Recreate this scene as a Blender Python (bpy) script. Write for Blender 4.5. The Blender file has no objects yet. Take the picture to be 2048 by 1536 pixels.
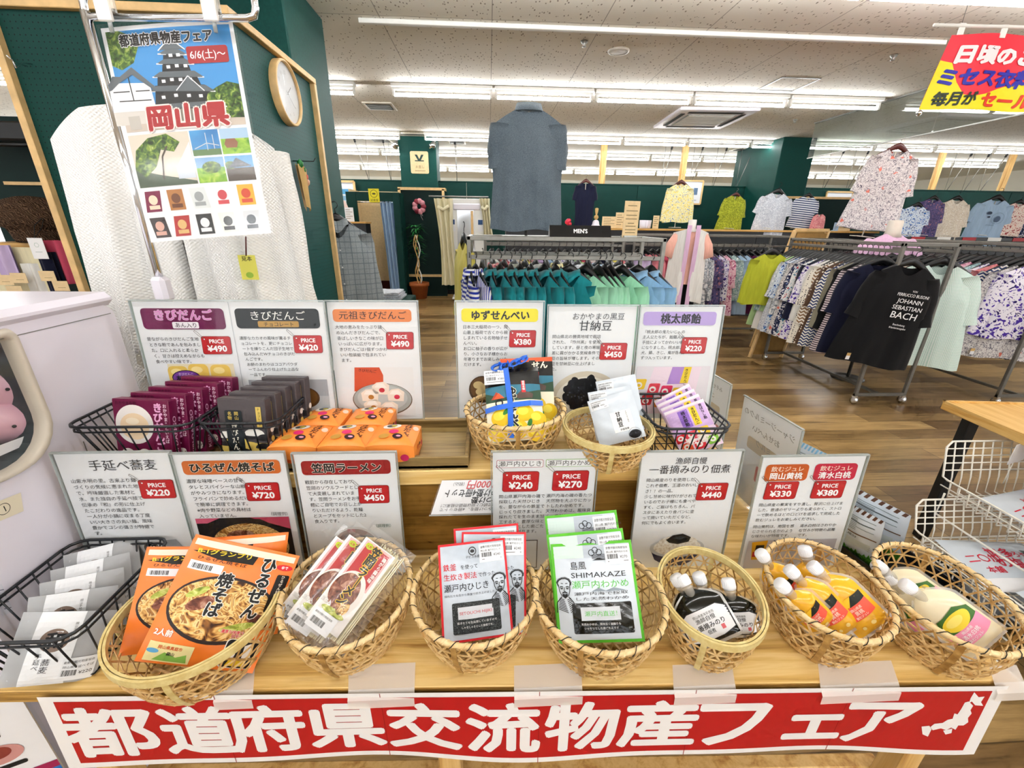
import bpy, bmesh, math, random
from mathutils import Vector, Matrix, Euler
from mathutils.geometry import tessellate_polygon
R = random.Random(7)
PI = math.pi
sc = bpy.context.scene
C = sc.collection

# ------------------------------------------------------------------ camera
FPX, PITCH, YAW, ROLL, CAMZ = 840.0, math.radians(20.81), math.radians(3.23), math.radians(0.743), 1.5
cy_, sy_ = math.cos(YAW), math.sin(YAW)
_fw = Vector((sy_*math.cos(PITCH), cy_*math.cos(PITCH), -math.sin(PITCH)))
_r0 = Vector((cy_, -sy_, 0)); _u0 = _r0.cross(_fw)
_rt = _r0*math.cos(ROLL) + _u0*math.sin(ROLL)
_up = -_r0*math.sin(ROLL) + _u0*math.cos(ROLL)
CAM = Vector((0, 0, CAMZ))
cd = bpy.data.cameras.new('camera'); cam = bpy.data.objects.new('camera', cd); C.objects.link(cam)
cd.sensor_width = 36; cd.lens = FPX/2048*36; cd.clip_start = .02; cd.clip_end = 200
cam.matrix_world = Matrix((( _rt.x, _up.x, -_fw.x, 0), (_rt.y, _up.y, -_fw.y, 0), (_rt.z, _up.z, -_fw.z, CAMZ), (0, 0, 0, 1)))
sc.camera = cam

# ------------------------------------------------------------------ world, exposure
w = bpy.data.worlds.new('world'); sc.world = w; w.use_nodes = True
w.node_tree.nodes['Background'].inputs[0].default_value = (.97, .985, 1, 1)
w.node_tree.nodes['Background'].inputs[1].default_value = .9
sc.view_settings.view_transform = 'Standard'; sc.view_settings.look = 'None'
sc.view_settings.exposure = 1.0; sc.view_settings.gamma = 1
TUBE_STRENGTH = 24.0
cy = sc.cycles
cy.max_bounces = 6; cy.diffuse_bounces = 3; cy.glossy_bounces = 3; cy.transmission_bounces = 4; cy.transparent_max_bounces = 12
cy.caustics_reflective = False; cy.caustics_refractive = False
cy.use_denoising = True; cy.use_adaptive_sampling = True; cy.adaptive_threshold = .06; cy.adaptive_min_samples = 12
cy.sample_clamp_indirect = 6

# ------------------------------------------------------------------ pixel -> place helpers (survey of the photograph)
def ray(x, y): return _rt*((x-1024)/FPX) - _up*((y-768)/FPX) + _fw
def on_z(x, y, z): d = ray(x, y); return CAM + d*((z-CAMZ)/d.z)
def on_y(x, y, Y): d = ray(x, y); return CAM + d*(Y/d.y)
def on_x(x, y, X): d = ray(x, y); return CAM + d*(X/d.x)
def top_for(B, x, y, H):
    """the point on the ray through (x, y) that lies H away from B, the farther one"""
    d = ray(x, y).normalized(); o = CAM-B
    b = o.dot(d); c = o.dot(o)-H*H; q = b*b-c
    return CAM + d*(-b + math.sqrt(max(q, 0)))
def depth(P): return (P-CAM).dot(_fw)

# ------------------------------------------------------------------ materials
_m = {}
def lin(c):
    c = c.lstrip('#'); o = []
    for i in (0, 2, 4):
        v = int(c[i:i+2], 16)/255
        o.append(v/12.92 if v <= .04045 else ((v+.055)/1.055)**2.4)
    return (*o, 1)
class NT:
    """small node-tree helper"""
    def __init__(s, name):
        s.m = bpy.data.materials.new(name); s.m.use_nodes = True; s.t = s.m.node_tree; s.N = s.t.nodes
        s.b = s.N['Principled BSDF']; s.out = s.N['Material Output']
    def n(s, typ, **k):
        x = s.N.new(typ)
        for a, v in k.items():
            if isinstance(v, tuple) and a == 'ins': pass
            else: setattr(x, a, v)
        return x
    def l(s, a, b): s.t.links.new(a, b)
    def co(s, kind='Object', scale=(1, 1, 1), rot=(0, 0, 0)):
        t = s.n('ShaderNodeTexCoord'); mp = s.n('ShaderNodeMapping')
        mp.inputs['Scale'].default_value = scale; mp.inputs['Rotation'].default_value = rot
        s.l(t.outputs[kind], mp.inputs[0]); return mp.outputs[0]
    def noise(s, co, scale, detail=3, rough=.5, dist=0):
        x = s.n('ShaderNodeTexNoise'); s.l(co, x.inputs['Vector']); x.inputs['Scale'].default_value = scale
        x.inputs['Detail'].default_value = detail; x.inputs['Roughness'].default_value = rough; x.inputs['Distortion'].default_value = dist
        return x
    def vor(s, co, scale, rnd=1, feature='F1'):
        x = s.n('ShaderNodeTexVoronoi', feature=feature); s.l(co, x.inputs['Vector']); x.inputs['Scale'].default_value = scale
        x.inputs['Randomness'].default_value = rnd; return x
    def math(s, op, a, b=None, c=None):
        x = s.n('ShaderNodeMath', operation=op)
        for i, v in enumerate((a, b, c)):
            if v is None: continue
            if isinstance(v, (int, float)): x.inputs[i].default_value = v
            else: s.l(v, x.inputs[i])
        return x.outputs[0]
    def ramp(s, fac, stops, const=False):
        x = s.n('ShaderNodeValToRGB'); e = x.color_ramp
        if const: e.interpolation = 'CONSTANT'
        while len(e.elements) < len(stops): e.elements.new(.5)
        for el, (p, c) in zip(e.elements, stops): el.position = p; el.color = lin(c) if isinstance(c, str) else c
        s.l(fac, x.inputs[0]); return x.outputs[0]
    def mix(s, fac, a, b, mode='MIX'):
        x = s.n('ShaderNodeMix', data_type='RGBA', blend_type=mode)
        for i, v in ((0, fac), (6, a), (7, b)):
            if isinstance(v, (int, float)): x.inputs[i].default_value = v
            elif isinstance(v, str): x.inputs[i].default_value = lin(v)
            elif isinstance(v, tuple): x.inputs[i].default_value = v
            else: s.l(v, x.inputs[i])
        return x.outputs[2]
    def xyz(s, co):
        x = s.n('ShaderNodeSeparateXYZ'); s.l(co, x.inputs[0]); return x.outputs
    def col(s, v):
        if isinstance(v, str): s.b.inputs['Base Color'].default_value = lin(v)
        else: s.l(v, s.b.inputs['Base Color'])
    def bump(s, h, strength=.3, dist=.01):
        x = s.n('ShaderNodeBump'); x.inputs['Strength'].default_value = strength; x.inputs['Distance'].default_value = dist
        s.l(h, x.inputs['Height']); s.l(x.outputs[0], s.b.inputs['Normal'])
    def set(s, rough=.5, metal=0, spec=.5, **k):
        s.b.inputs['Roughness'].default_value = rough; s.b.inputs['Metallic'].default_value = metal
        s.b.inputs['Specular IOR Level'].default_value = spec
        for a, v in k.items(): s.b.inputs[a].default_value = v
        return s

def M(name):
    """a material by name; '#rrggbb' gives plain matt print of that colour, '#rrggbb/r' sets roughness"""
    if not isinstance(name, str): return name
    if name in _m: return _m[name]
    assert name[0] == '#', name
    h, _, r = name.partition('/')
    k = NT('print_'+h[1:]); k.col(h); k.set(float(r) if r else .45, 0, .35)
    _m[name] = k.m; return k.m
def reg(name, k): _m[name] = k.m; k.m.name = name; return k.m

def mk_simple(name, c, rough=.5, metal=0, spec=.5, var=.06, scale=30, bump=0, **kw):
    k = NT(name); co = k.co(); nz = k.noise(co, scale, 4)
    v = k.mix(nz.outputs[0], c, c); 
    a = [x*(1-var) for x in lin(c)[:3]]+[1]; b = [min(1, x*(1+var)) for x in lin(c)[:3]]+[1]
    k.col(k.ramp(nz.outputs[0], [(.3, tuple(a)), (.7, tuple(b))]))
    k.set(rough, metal, spec, **kw)
    if bump: k.bump(nz.outputs[0], bump, .004)
    return reg(name, k)

mk_simple('white_plastic', '#e9e4ee', .28, spec=.5, var=.02, scale=3)
mk_simple('cream_plastic', '#d9d2c4', .4, var=.02)
mk_simple('white_paint', '#f0efe9', .4, var=.02)
mk_simple('black_metal', '#0b0d10', .45, metal=.0, var=.2)
mk_simple('black_plastic', '#0c0c0e', .35, var=.2)
mk_simple('grey_steel', '#8d8c86', .38, metal=.6, var=.08)
mk_simple('dark_steel', '#5a5853', .4, metal=.5, var=.08)
mk_simple('chrome', '#e4e6ea', .08, metal=1, var=.01)
mk_simple('white_wire', '#efece2', .35, var=.03)
mk_simple('black_wire', '#12161c', .4, var=.2)
mk_simple('pale_wood_trim', '#dcb77d', .5, var=.14, scale=14)
mk_simple('terracotta', '#a95a26', .7, var=.1, bump=.1)
mk_simple('paper', '#eeeef0', .4, var=.01, spec=.4)
mk_simple('kraft', '#c9a566', .7, var=.06)
mk_simple('wood_card', '#e3c898', .55, var=.08)
mk_simple('mannequin', '#eee9e2', .4, var=.02)
mk_simple('green_leaf', '#1f7a35', .5, var=.3, scale=20)
mk_simple('dark_slot', '#15130f', .7, var=.1)
mk_simple('cream_wall', '#f6f4e8', .8, var=.02, scale=2)
mk_simple('red_brown_wood', '#4b1712', .35, var=.2)
mk_simple('white_cap', '#f1f2f5', .35, var=.01)

def mk_wood(name, c1, c2, c3, axis=0, scale=1.0, rough=.45, spec=.35, knots=True):
    """plywood / board grain running along an axis"""
    k = NT(name); s = [14*scale]*3; s[axis] = .9*scale
    co = k.co(scale=tuple(s)); n1 = k.noise(co, 1.6, 5, .6, .8)
    s2 = [70*scale]*3; s2[axis] = 2*scale; n2 = k.noise(k.co(scale=tuple(s2)), 1.5, 3, .6)
    f = k.math('ADD', k.math('MULTIPLY', n1.outputs[0], .72), k.math('MULTIPLY', n2.outputs[0], .28))
    col = k.ramp(f, [(.34, c3), (.46, c2), (.56, c1), (.72, c2)])
    k.col(col); k.set(rough, 0, spec); k.bump(n2.outputs[0], .06, .002)
    return reg(name, k)
mk_wood('plywood', '#eaca88', '#dab267', '#a27636', 0, 1)
mk_wood('plywood_edge', '#c39c55', '#a27a38', '#6a4a1c', 0, 2)
mk_wood('tray_wood', '#9a8250', '#867043', '#5d4a28', 0, 1.6)
mk_wood('tray_rim', '#8d7548', '#6f5a33', '#463619', 0, 1.6)
mk_wood('riser_panel', '#a77b35', '#8d6526', '#694616', 0, 1)
mk_wood('table_wood', '#e3bb74', '#d6a75c', '#b98238', 1, 1)
mk_wood('post_wood', '#e2bd7d', '#d2a763', '#a8753a', 2, 1)
mk_wood('shelf_wood', '#d9ac66', '#c79850', '#a8783a', 0, 1)

def mk_bamboo(name, c1, c2):
    k = NT(name); n = k.noise(k.co(scale=(1, 1, 1)), 60, 3, .6)
    k.col(k.ramp(n.outputs[0], [(.35, c2), (.65, c1)])); k.set(.42, 0, .4); return reg(name, k)
mk_bamboo('bamboo', '#e2c28a', '#bd9152'); mk_bamboo('bamboo_rim', '#ebd2a0', '#d8b478'); mk_bamboo('bamboo_dark', '#bd9555', '#966c34')
mk_bamboo('bamboo_green', '#dfcf92', '#cdb472')

def mk_clear(name, tint='#ffffff', gloss=.06, rough=.05, body=None, fac=0):
    """thin clear film or sheet: transparent with a faint reflection (and an optional veil of its own colour)"""
    k = NT(name); k.N.remove(k.b)
    t = k.n('ShaderNodeBsdfTransparent'); t.inputs[0].default_value = lin(tint)
    g = k.n('ShaderNodeBsdfGlossy'); g.inputs['Roughness'].default_value = rough
    mx = k.n('ShaderNodeMixShader'); mx.inputs[0].default_value = gloss
    if body:
        d = k.n('ShaderNodeBsdfDiffuse'); d.inputs[0].default_value = lin(body)
        m2 = k.n('ShaderNodeMixShader'); m2.inputs[0].default_value = fac
        k.l(t.outputs[0], m2.inputs[1]); k.l(d.outputs[0], m2.inputs[2]); k.l(m2.outputs[0], mx.inputs[1])
    else: k.l(t.outputs[0], mx.inputs[1])
    k.l(g.outputs[0], mx.inputs[2]); k.l(mx.outputs[0], k.out.inputs[0])
    return reg(name, k)
mk_clear('acrylic', '#fdfefe', .022, .03)
mk_clear('acrylic_edge', '#c9d3d0', .2, .1, '#dfe6e4', .45)
mk_clear('cello', '#ffffff', .05, .12, '#ffffff', .03)
mk_clear('tape', '#fffaf4', .05, .3, '#fbf4ec', .6)
mk_clear('spout_clear', '#ffffff', .08, .12, '#efe9dd', .35)
mk_clear('smoke_glass', '#e4ebe6', .1, .02, '#ffffff', .05)
mk_clear('wrap_paper', '#ffffff', .02, .4, '#b9bbbd', .82)

def mk_emit(name, c, s):
    k = NT(name); k.b.inputs['Base Color'].default_value = (.8, .8, .8, 1)
    k.b.inputs['Emission Color'].default_value = lin(c); k.b.inputs['Emission Strength'].default_value = s; return reg(name, k)
mk_emit('tube_glow', '#fcfdff', TUBE_STRENGTH)

# ------------------------------------------------------------------ mesh builder
def ident(x, y, h): return (x, y, h)
def front(x, y, h): return (x, -h, y)      # drawing plane stands up, faces -Y
LE = .00022
_tx = {}
def tmesh(s, bold):
    k = (s, round(bold, 3))
    if k in _tx: return _tx[k]
    cu = bpy.data.curves.new('t', 'FONT'); cu.body = s; cu.size = 1; cu.resolution_u = 2; cu.offset = bold; cu.fill_mode = 'FRONT'
    ob = bpy.data.objects.new('t', cu); me = ob.to_mesh()
    vs = [(v.co.x, v.co.y) for v in me.vertices]; fs = [tuple(p.vertices) for p in me.polygons]
    ob.to_mesh_clear(); bpy.data.objects.remove(ob); bpy.data.curves.remove(cu)
    wd = max((v[0] for v in vs), default=0)
    _tx[k] = (vs, fs, wd); return _tx[k]
class MB:
    def __init__(s, fn=ident, maxe=0): s.v = []; s.f = []; s.fm = []; s.fs = []; s.mats = []; s.fn = fn; s.maxe = maxe
    def mi(s, m):
        m = M(m)
        if m not in s.mats: s.mats.append(m)
        return s.mats.index(m)
    def raw(s, vs, fs, m, sm=False, X=None):
        o = len(s.v)
        s.v += [tuple(X @ Vector(v)) for v in vs] if X is not None else [tuple(v) for v in vs]
        i = s.mi(m)
        for f in fs: s.f.append(tuple(a+o for a in f)); s.fm.append(i); s.fs.append(sm)
        return s
    # ---- solids
    def box(s, c, size, m, X=None, b=0):
        hx, hy, hz = (a/2 for a in size); b = min(b, hx*.9, hy*.9, hz*.9)
        if b <= 0:
            vs = [(c[0]+i*hx, c[1]+j*hy, c[2]+k*hz) for i in (-1, 1) for j in (-1, 1) for k in (-1, 1)]
            return s.raw(vs, [(0, 1, 3, 2), (4, 6, 7, 5), (0, 4, 5, 1), (2, 3, 7, 6), (0, 2, 6, 4), (1, 5, 7, 3)], m, False, X)
        vs = []; ix = {}
        for i in (-1, 1):
            for j in (-1, 1):
                for k in (-1, 1):
                    for a in range(3):
                        d = [hx-b, hy-b, hz-b]; d[a] += b
                        ix[i, j, k, a] = len(vs); vs.append((c[0]+i*d[0], c[1]+j*d[1], c[2]+k*d[2]))
        fs = []
        for a in range(3):
            p, q = [x for x in range(3) if x != a]
            for sgn in (-1, 1):
                lp = []
                for u, v in ((-1, -1), (1, -1), (1, 1), (-1, 1)):
                    t = [0]*3; t[a] = sgn; t[p] = u; t[q] = v; lp.append(ix[(*t, a)])
                if (sgn > 0) == (a == 1): lp.reverse()
                fs.append(tuple(lp))
            for u in (-1, 1):
                for v in (-1, 1):
                    t0 = [0]*3; t1 = [0]*3; t0[p] = t1[p] = u; t0[q] = t1[q] = v; t0[a] = -1; t1[a] = 1
                    f = (ix[(*t0, p)], ix[(*t1, p)], ix[(*t1, q)], ix[(*t0, q)])
                    fs.append(f if (u*v > 0) == (a != 1) else f[::-1])
        for i in (-1, 1):
            for j in (-1, 1):
                for k in (-1, 1):
                    f = tuple(ix[i, j, k, a] for a in range(3)); fs.append(f if i*j*k > 0 else f[::-1])
        return s.raw(vs, fs, m, False, X)
    def tube(s, pts, r, m, seg=8, closed=False, X=None, flat=1.0, cap=True):
        P = [Vector(p) for p in pts]; n = len(P); rr = r if isinstance(r, (list, tuple)) else [r]*n
        T = []
        for i in range(n):
            a = P[(i-1) % n] if closed or i else P[i]; b = P[(i+1) % n] if closed or i < n-1 else P[i]
            t = (b-a); T.append(t.normalized() if t.length > 1e-9 else Vector((0, 0, 1)))
        u = T[0].orthogonal().normalized()
        if flat != 1.0:
            u = T[0].cross(Vector((0, 0, 1)))
            u = u.normalized() if u.length > 1e-4 else Vector((1, 0, 0))
        vs = []
        for i in range(n):
            u = (u - T[i]*u.dot(T[i])); u = u.normalized() if u.length > 1e-9 else T[i].orthogonal().normalized()
            v = T[i].cross(u)
            for k in range(seg):
                a = 2*PI*k/seg; vs.append(P[i] + (u*math.cos(a)*flat + v*math.sin(a))*rr[i])
        fs = []
        for i in range(n if closed else n-1):
            j = (i+1) % n
            for k in range(seg): fs.append((i*seg+k, i*seg+(k+1) % seg, j*seg+(k+1) % seg, j*seg+k))
        if not closed and cap:
            fs.append(tuple(range(seg-1, -1, -1))); fs.append(tuple((n-1)*seg+k for k in range(seg)))
        return s.raw(vs, fs, m, seg > 4, X)
    def bar(s, a, b, wd, m, th=None, X=None):
        """square bar from a to b"""
        a, b = Vector(a), Vector(b); t = (b-a); L = t.length; q = t.to_track_quat('Z', 'Y').to_matrix().to_4x4()
        Z = Matrix.Translation((a+b)/2) @ q
        return s.box((0, 0, 0), (wd, th or wd, L), m, Z if X is None else X @ Z, b=min(wd, th or wd)*.12)
    def lathe(s, prof, m, seg=24, X=None, sx=1, sy=1, cap=True):
        vs = []; n = len(prof)
        for r, z in prof:
            for k in range(seg): a = 2*PI*k/seg; vs.append((r*math.cos(a)*sx, r*math.sin(a)*sy, z))
        fs = [(i*seg+k, i*seg+(k+1) % seg, (i+1)*seg+(k+1) % seg, (i+1)*seg+k) for i in range(n-1) for k in range(seg)]
        if cap and prof[0][0] > 1e-6: fs.append(tuple(range(seg-1, -1, -1)))
        if cap and prof[-1][0] > 1e-6: fs.append(tuple((n-1)*seg+k for k in range(seg)))
        return s.raw(vs, fs, m, True, X)
    def grid(s, fn, nu, nv, m, X=None, sm=True, flip=False):
        vs = [fn(i/nu, j/nv) for j in range(nv+1) for i in range(nu+1)]; w1 = nu+1
        fs = [(j*w1+i, j*w1+i+1, (j+1)*w1+i+1, (j+1)*w1+i) for j in range(nv) for i in range(nu)]
        if flip: fs = [f[::-1] for f in fs]
        return s.raw(vs, fs, m, sm, X)
    # ---- flat drawing on the builder's plane (s.fn maps x, y, height)
    def poly(s, pts, m, l=1):
        if len(pts) > 4: fs = tessellate_polygon([[Vector((x, y, 0)) for x, y in pts]])
        else: fs = [tuple(range(len(pts)))]
        a = sum(pts[i][0]*pts[(i+1) % len(pts)][1]-pts[(i+1) % len(pts)][0]*pts[i][1] for i in range(len(pts)))
        out = []
        for f in fs:
            ar = sum(pts[f[i]][0]*pts[f[(i+1) % len(f)]][1]-pts[f[(i+1) % len(f)]][0]*pts[f[i]][1] for i in range(len(f)))
            out.append(tuple(f) if ar > 0 else tuple(f)[::-1])
        if s.maxe:
            tris = []
            st = []
            for f in out:
                for i in range(1, len(f)-1): st.append((pts[f[0]], pts[f[i]], pts[f[i+1]]))
            while st:
                t = st.pop(); e = [math.dist(t[i], t[(i+1) % 3]) for i in range(3)]; j = max(range(3), key=lambda i: e[i])
                if e[j] < s.maxe: tris.append(t); continue
                p, q, r_ = t[j], t[(j+1) % 3], t[(j+2) % 3]; md = ((p[0]+q[0])/2, (p[1]+q[1])/2); st += [(p, md, r_), (md, q, r_)]
            vs = [s.fn(x, y, l*LE) for t in tris for x, y in t]
            return s.raw(vs, [(3*i, 3*i+1, 3*i+2) for i in range(len(tris))], m, True)
        return s.raw([s.fn(x, y, l*LE) for x, y in pts], out, m)
    def rect(s, x, y, wd, h, m, l=1, n=1, k=1):
        if s.maxe: n = max(n, math.ceil(wd/s.maxe)); k = max(k, math.ceil(h/s.maxe))
        vs = [s.fn(x+wd*i/n, y+h*j/k, l*LE) for j in range(k+1) for i in range(n+1)]
        return s.raw(vs, [(j*(n+1)+i, j*(n+1)+i+1, (j+1)*(n+1)+i+1, (j+1)*(n+1)+i) for j in range(k) for i in range(n)], m)
    def rrect(s, x, y, wd, h, r, m, l=1, skew=0):
        pts = []
        for cx, cy2, a0 in ((x+wd-r, y+h-r, 0), (x+r, y+h-r, 90), (x+r, y+r, 180), (x+wd-r, y+r, 270)):
            for q in range(5): a = math.radians(a0+q*22.5); py = cy2+r*math.sin(a); pts.append((cx+r*math.cos(a)+(py-y)*skew, py))
        return s.poly(pts, m, l)
    def ell(s, x, y, rx, ry, m, l=1, n=24, rot=0):
        c, q = math.cos(rot), math.sin(rot)
        return s.poly([(x+rx*math.cos(2*PI*i/n)*c-ry*math.sin(2*PI*i/n)*q, y+rx*math.cos(2*PI*i/n)*q+ry*math.sin(2*PI*i/n)*c) for i in range(n)], m, l)
    def ring(s, x, y, r0, r1, m, l=1, n=28, a0=0, a1=2*PI):
        vs = []; 
        for i in range(n+1):
            a = a0+(a1-a0)*i/n
            vs += [s.fn(x+r0*math.cos(a), y+r0*math.sin(a), l*LE), s.fn(x+r1*math.cos(a), y+r1*math.sin(a), l*LE)]
        return s.raw(vs, [(2*i, 2*i+1, 2*i+3, 2*i+2) for i in range(n)], m)
    def line(s, pts, wd, m, l=1):
        for (x0, y0), (x1, y1) in zip(pts, pts[1:]):
            dx, dy = x1-x0, y1-y0; L = math.hypot(dx, dy) or 1; nx, ny = -dy/L*wd/2, dx/L*wd/2
            s.raw([s.fn(x0-nx, y0-ny, l*LE), s.fn(x1-nx, y1-ny, l*LE), s.fn(x1+nx, y1+ny, l*LE), s.fn(x0+nx, y0+ny, l*LE)], [(0, 1, 2, 3)], m)
        return s
    def text(s, t, x, y, size, m, bold=0, al='l', l=3, slant=0, rot=0, out=None, ow=.05, sx=1, vert=False, fit=None, gap=1.02):
        bold *= 1.15
        if bold > .05: offs = [(math.cos(i*PI/4)*k_, math.sin(i*PI/4)*k_) for i in range(8) for k_ in (bold, bold*.55)]
        elif bold > .012: offs = [(math.cos(i*PI/3)*bold, math.sin(i*PI/3)*bold) for i in range(6)]
        elif bold > .005: offs = [(-bold, 0), (bold, 0)]
        else: offs = [(0, 0)]
        if vert:
            for i, ch in enumerate(t):
                if ch == 'ー': s.text('｜', x, y-i*size*gap, size, m, bold, 'c', l, out=out, ow=ow, sx=sx)
                else: s.text(ch, x, y-i*size*gap, size, m, bold, 'c', l, out=out, ow=ow, sx=sx)
            return s
        vs, fs, wd = tmesh(t, 0)
        if fit: sx = fit/(wd*size)
        if out: s.text(t, x, y, size, out, bold/1.15+ow, al, l-.6, slant, rot, None, 0, sx)
        ox = 0 if al == 'l' else (-wd/2 if al == 'c' else -wd)
        c, q = math.cos(rot), math.sin(rot)
        for k_, (ax, ay) in enumerate(offs):
            o = []
            for vx, vy in vs:
                px = ((vx+ax+ox)*sx+vy*slant)*size; py = (vy+ay)*size
                o.append(s.fn(x+px*c-py*q, y+px*q+py*c, (l+k_*.02)*LE))
            s.raw(o, fs, m)
        return s
    def lines(s, ls, x, y, size, lead, m, bold=.004, l=2, slant=.06, dx=0):
        for i, t in enumerate(ls): s.text(t, x+dx*i, y-i*lead, size, m, bold, 'l', l, slant)
        return s
    def barcode(s, x, y, wd, h, m='#222222', l=3):
        rr = random.Random(3); p = 0
        while p < .95:
            q = rr.choice((.02, .03, .05)); s.rect(x+p*wd, y, q*wd, h, m, l); p += q+rr.choice((.02, .03, .04))
        return s
    # ---- finish
    def mesh(s, name):
        me = bpy.data.meshes.new(name); me.from_pydata(s.v, [], s.f)
        for m in s.mats: me.materials.append(m)
        me.polygons.foreach_set('material_index', s.fm); me.polygons.foreach_set('use_smooth', s.fs); me.update()
        return me
    def build(s, name, parent=None, loc=None, mat4=None):
        o = bpy.data.objects.new(name, s.mesh(name)); C.objects.link(o)
        if parent: o.parent = parent
        if loc is not None: o.location = loc
        if mat4 is not None: o.matrix_local = mat4
        return o

def tag(o, label, cat, group=None):
    assert 4 <= len(label.split()) <= 16, label
    o['label'] = label; o['category'] = cat
    if group: o['group'] = group
    return o
def thing(name, label, cat, loc=(0, 0, 0), rz=0, group=None, mat=None):
    o = bpy.data.objects.new(name, None); C.objects.link(o); o.empty_display_size = .05
    if mat is not None: o.matrix_world = mat
    else: o.location = loc; o.rotation_euler = (0, 0, rz)
    return tag(o, label, cat, group)
def struct(mb, name):
    o = mb.build(name); o['kind'] = 'structure'; return o
def frame(B, T, twist=0, face=None):
    """matrix whose z runs from B to T and whose -y looks at the camera (or along face)"""
    z = (T-B).normalized(); y = (face if face is not None else (B+T)/2-CAM); y = (y-z*y.dot(z)).normalized(); x = y.cross(z)
    m = Matrix((x, y, z)).transposed().to_4x4()
    if twist: m = m @ Matrix.Rotation(twist, 4, 'Z')
    return Matrix.Translation(B) @ m
def upright(loc, yaw=0, lean=0, roll=0):
    return Matrix.Translation(loc) @ Matrix.Rotation(yaw, 4, 'Z') @ Matrix.Rotation(-lean, 4, 'X') @ Matrix.Rotation(roll, 4, 'Y')
ORD = 'first second third fourth fifth sixth seventh eighth ninth tenth eleventh twelfth thirteenth fourteenth fifteenth sixteenth seventeenth eighteenth nineteenth twentieth'.split()
ORD += ['twenty-'+o for o in ORD[:9]] + ['thirtieth']

# ================================================================== THE ROOM
CEIL = 3.1; WALLY = 9.75; WALLZ = 2.31
def mk_floor():
    k = NT('floor_planks'); co = k.co()
    br = k.n('ShaderNodeTexBrick'); k.l(co, br.inputs['Vector'])
    br.offset = .37; br.inputs['Scale'].default_value = 1; br.inputs['Brick Width'].default_value = 1.2; br.inputs['Row Height'].default_value = .15
    br.inputs['Mortar Size'].default_value = .0022; br.inputs['Bias'].default_value = 0
    br.inputs['Color1'].default_value = (0, 0, 0, 1); br.inputs['Color2'].default_value = (1, 1, 1, 1); br.inputs['Mortar'].default_value = (.2, .2, .2, 1)
    g = k.noise(k.co(scale=(1.3, 9, 1)), 1.5, 6, .65, .6); g2 = k.noise(k.co(scale=(3, 60, 1)), 1.2, 3, .6)
    kn = k.noise(k.co(scale=(2.2, 5, 1)), 1.3, 2, .5)
    f = k.math('ADD', k.math('MULTIPLY', g.outputs[0], .6), k.math('MULTIPLY', g2.outputs[0], .4))
    base = k.ramp(f, [(.3, '#5f4d30'), (.43, '#957a4e'), (.57, '#b29566'), (.72, '#c6ac80')])
    tone = k.ramp(br.outputs['Color'], [(0, '#a89a8a'), (.5, '#d6cfc4'), (1, '#fffaf0')])
    c = k.mix(1, base, tone, 'MULTIPLY')
    c = k.mix(k.ramp(kn.outputs[0], [(.68, '#000000'), (.76, '#b0b0b0')]), c, '#46321a')
    c = k.mix(k.math('MULTIPLY', br.outputs['Fac'], .75), c, '#3d2c18')
    k.col(c); k.set(.3, 0, .5); k.bump(f, .05, .002); return reg('floor_planks', k)
mk_floor()
def mk_ceiling():
    k = NT('ceiling_board'); co = k.co()
    n = k.vor(k.co(scale=(1, .42, 1), rot=(0, 0, .45)), 34, 1); n2 = k.noise(co, 30, 3)
    spk = k.math('LESS_THAN', k.math('ADD', n.outputs['Distance'], k.math('MULTIPLY', n2.outputs[0], .5)), .43)
    x, y, z = k.xyz(co)
    def seam(v, p, o):
        a = k.math('FRACT', k.math('DIVIDE', k.math('ADD', v, o), p)); return k.math('LESS_THAN', k.math('ABSOLUTE', k.math('SUBTRACT', a, .5)), .0035/p)
    sm = k.math('MAXIMUM', seam(x, .935, 100*.935-.04+.4675), seam(y, 1.87, 187.3))
    c = k.mix(k.math('MULTIPLY', spk, .8), '#f0ebdf', '#7d715e'); c = k.mix(k.math('MULTIPLY', sm, .6), c, '#5b5245')
    k.col(c); k.set(.85, 0, .2); k.bump(n.outputs['Distance'], .1, .004); return reg('ceiling_board', k)
mk_ceiling()
def mk_peg(name, ax, c, hole, pitch=.025):
    k = NT(name); co = k.co(); p = k.xyz(co); n = k.noise(co, 40, 3)
    d = []
    for a in ax:
        f = k.math('SUBTRACT', k.math('FRACT', k.math('DIVIDE', k.math('ADD', p[a], 50), pitch)), .5); d.append(k.math('MULTIPLY', f, f))
    hl = k.math('LESS_THAN', k.math('ADD', d[0], d[1]), .0165)
    k.col(k.mix(hl, k.mix(n.outputs[0], c, c), hole)); k.set(.55, 0, .2); return reg(name, k)
mk_peg('pegboard_front', (0, 2), '#083c36', '#021614'); mk_peg('pegboard_side', (1, 2), '#104b48', '#042321')  # same board twice; the side copy has the light on that face in its colour
mk_simple('teal_wall', '#06352f', .6, spec=.2, var=.06, scale=8); mk_simple('teal_dark', '#04221f', .6, spec=.2, var=.06)
mk_simple('teal_pillar', '#0a423b', .6, spec=.2, var=.1, scale=60, bump=.15)

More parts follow.
